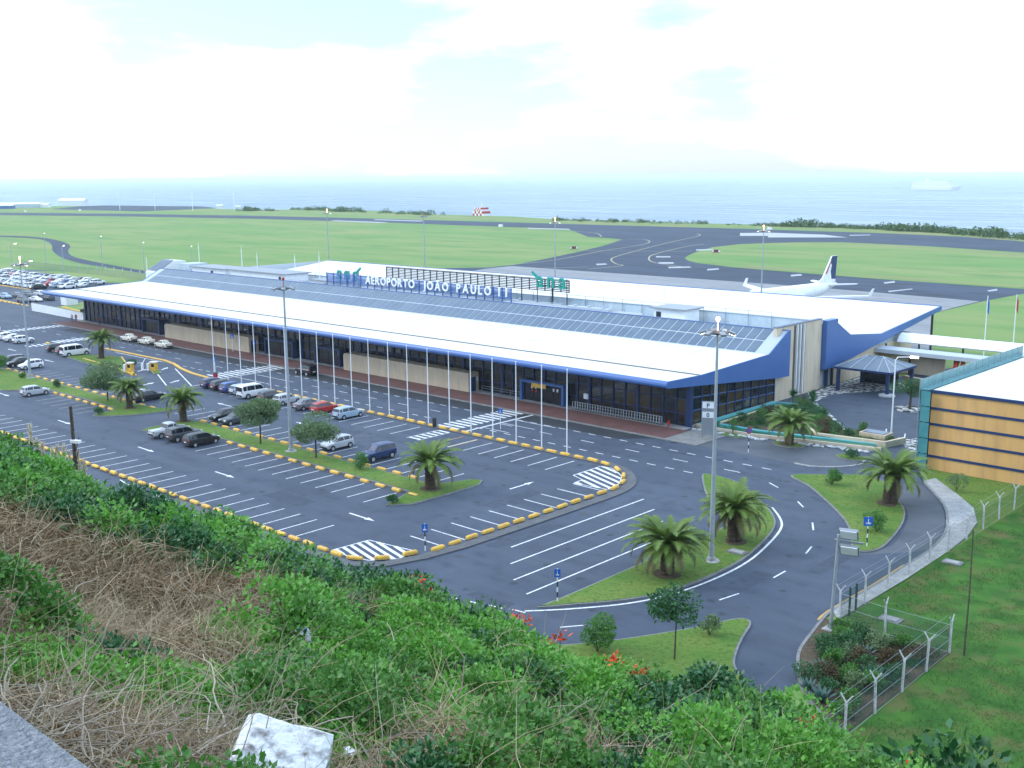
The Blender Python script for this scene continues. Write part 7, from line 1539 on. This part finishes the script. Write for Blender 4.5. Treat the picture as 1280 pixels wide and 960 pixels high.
# ---------------------------------------------------------------- people
def person(x, y, rz, shirt, trousers, label, stride=0.12, z=0.16):
    t = thing('person', label, 'person', (x, y, z), rz)
    J = {'pelvis': (0, 0, .95), 'chest': (0, 0, 1.35), 'neck': (0, 0, 1.5), 'head': (0, .02, 1.64), 'top': (0, .02, 1.76),
         'ls': (-.19, 0, 1.42), 'le': (-.25, -.04, 1.15), 'lh': (-.25, .06, .9), 'rs': (.19, 0, 1.42), 're': (.25, -.04, 1.15), 'rh': (.25, .06, .9),
         'lp': (-.1, 0, .9), 'lk': (-.11, stride, .5), 'lf': (-.11, stride*.6, .06), 'lt': (-.11, stride*.6 + .16, .03), 'rp': (.1, 0, .9), 'rk': (.11, -stride*.2, .5), 'rf': (.11, -stride*1.6, .06), 'rt': (.11, -stride*1.6 + .16, .03)}
    E = [('pelvis', 'chest'), ('chest', 'neck'), ('neck', 'head'), ('head', 'top'), ('chest', 'ls'), ('ls', 'le'), ('le', 'lh'), ('chest', 'rs'), ('rs', 're'), ('re', 'rh'), ('pelvis', 'lp'), ('lp', 'lk'), ('lk', 'lf'), ('lf', 'lt'), ('pelvis', 'rp'), ('rp', 'rk'), ('rk', 'rf'), ('rf', 'rt')]
    Rd = {'pelvis': .15, 'chest': .17, 'neck': .06, 'head': .1, 'top': .06, 'ls': .07, 'le': .05, 'lh': .04, 'rs': .07, 're': .05, 'rh': .04, 'lp': .1, 'lk': .065, 'lf': .05, 'lt': .035, 'rp': .1, 'rk': .065, 'rf': .05, 'rt': .035}
    ks = list(J); me = bpy.data.meshes.new('body'); me.from_pydata([J[k] for k in ks], [(ks.index(a), ks.index(b)) for a, b in E], [])
    tmp = bpy.data.objects.new('tmp', me); COL.objects.link(tmp); sk = tmp.modifiers.new('s', 'SKIN'); 
    for i, k in enumerate(ks): me.skin_vertices[0].data[i].radius = (Rd[k], Rd[k]*(0.75 if k in ('pelvis', 'chest') else 1))
    me.skin_vertices[0].data[0].use_root = True; ss = tmp.modifiers.new('u', 'SUBSURF'); ss.levels = 1; ss.render_levels = 1
    dg = bpy.context.evaluated_depsgraph_get(); bm2 = bpy.data.meshes.new_from_object(tmp.evaluated_get(dg)); COL.objects.unlink(tmp); bpy.data.objects.remove(tmp)
    bm2.materials.clear()
    for m_ in (shirt, trousers, 'skin', 'dark_metal'): bm2.materials.append(MATS[m_])
    for p in bm2.polygons:
        c = p.center; p.use_smooth = True
        p.material_index = 3 if (c.z > 1.68 or (c.z > 1.55 and c.y < -0.02)) else 2 if (c.z > 1.5 or (abs(c.x) > .2 and c.z < 1.0)) else 0 if c.z > .93 else 1 if c.z > .1 else 3
    link('body', bm2, t)
    for s in (-1, 1):
        h = MB()
        for k in range(4): h.tube([(s*.25 + (k - 1.5)*.018, .07, .88), (s*.25 + (k - 1.5)*.02, .09, .84), (s*.25 + (k - 1.5)*.02, .085, .80 - .008*(k in (1, 2)))], [.01, .009, .007], 5)
        h.tube([(s*.25 - s*.03, .08, .9), (s*.25 - s*.055, .1, .86)], [.011, .008], 5); hd = h.build('hand', 'skin', t)
    return t
for (p, rz, a, b_, lab) in (((-160.08,-3.14), 1.2, 'white_metal', 'sign_blue', 'person in a pale top walking left by the low white wall'), ((-159.39,-2.56), 1.0, 'red', 'dark_metal', 'person in a red top walking by the low white wall'), ((-150.18,-1.71), 2.0, 'red', 'navy', 'person in a red top on the red pavement at the far end')):
    person(p[0], p[1], rz, a, b_, lab)

# ---------------------------------------------------------------- haze
hb = MB(); hb.box(-30800, 30800, -30800, 30800, -42, 42)
hz_m = bpy.data.materials.new('haze'); hz_m.use_nodes = True; MATS['haze'] = hz_m
n_ = hz_m.node_tree.nodes; n_.remove(n_['Principled BSDF']); pvn = n_.new('ShaderNodeVolumePrincipled')
pvn.inputs['Color'].default_value = (0.86, 0.95, 1.0, 1); pvn.inputs['Density'].default_value = 0.9e-4; pvn.inputs['Anisotropy'].default_value = 0.0
hz_m.node_tree.links.new(pvn.outputs['Volume'], n_['Material Output'].inputs['Volume'])
struct(hb.build('haze', 'haze'), 'thin pale sea haze', 'stuff')
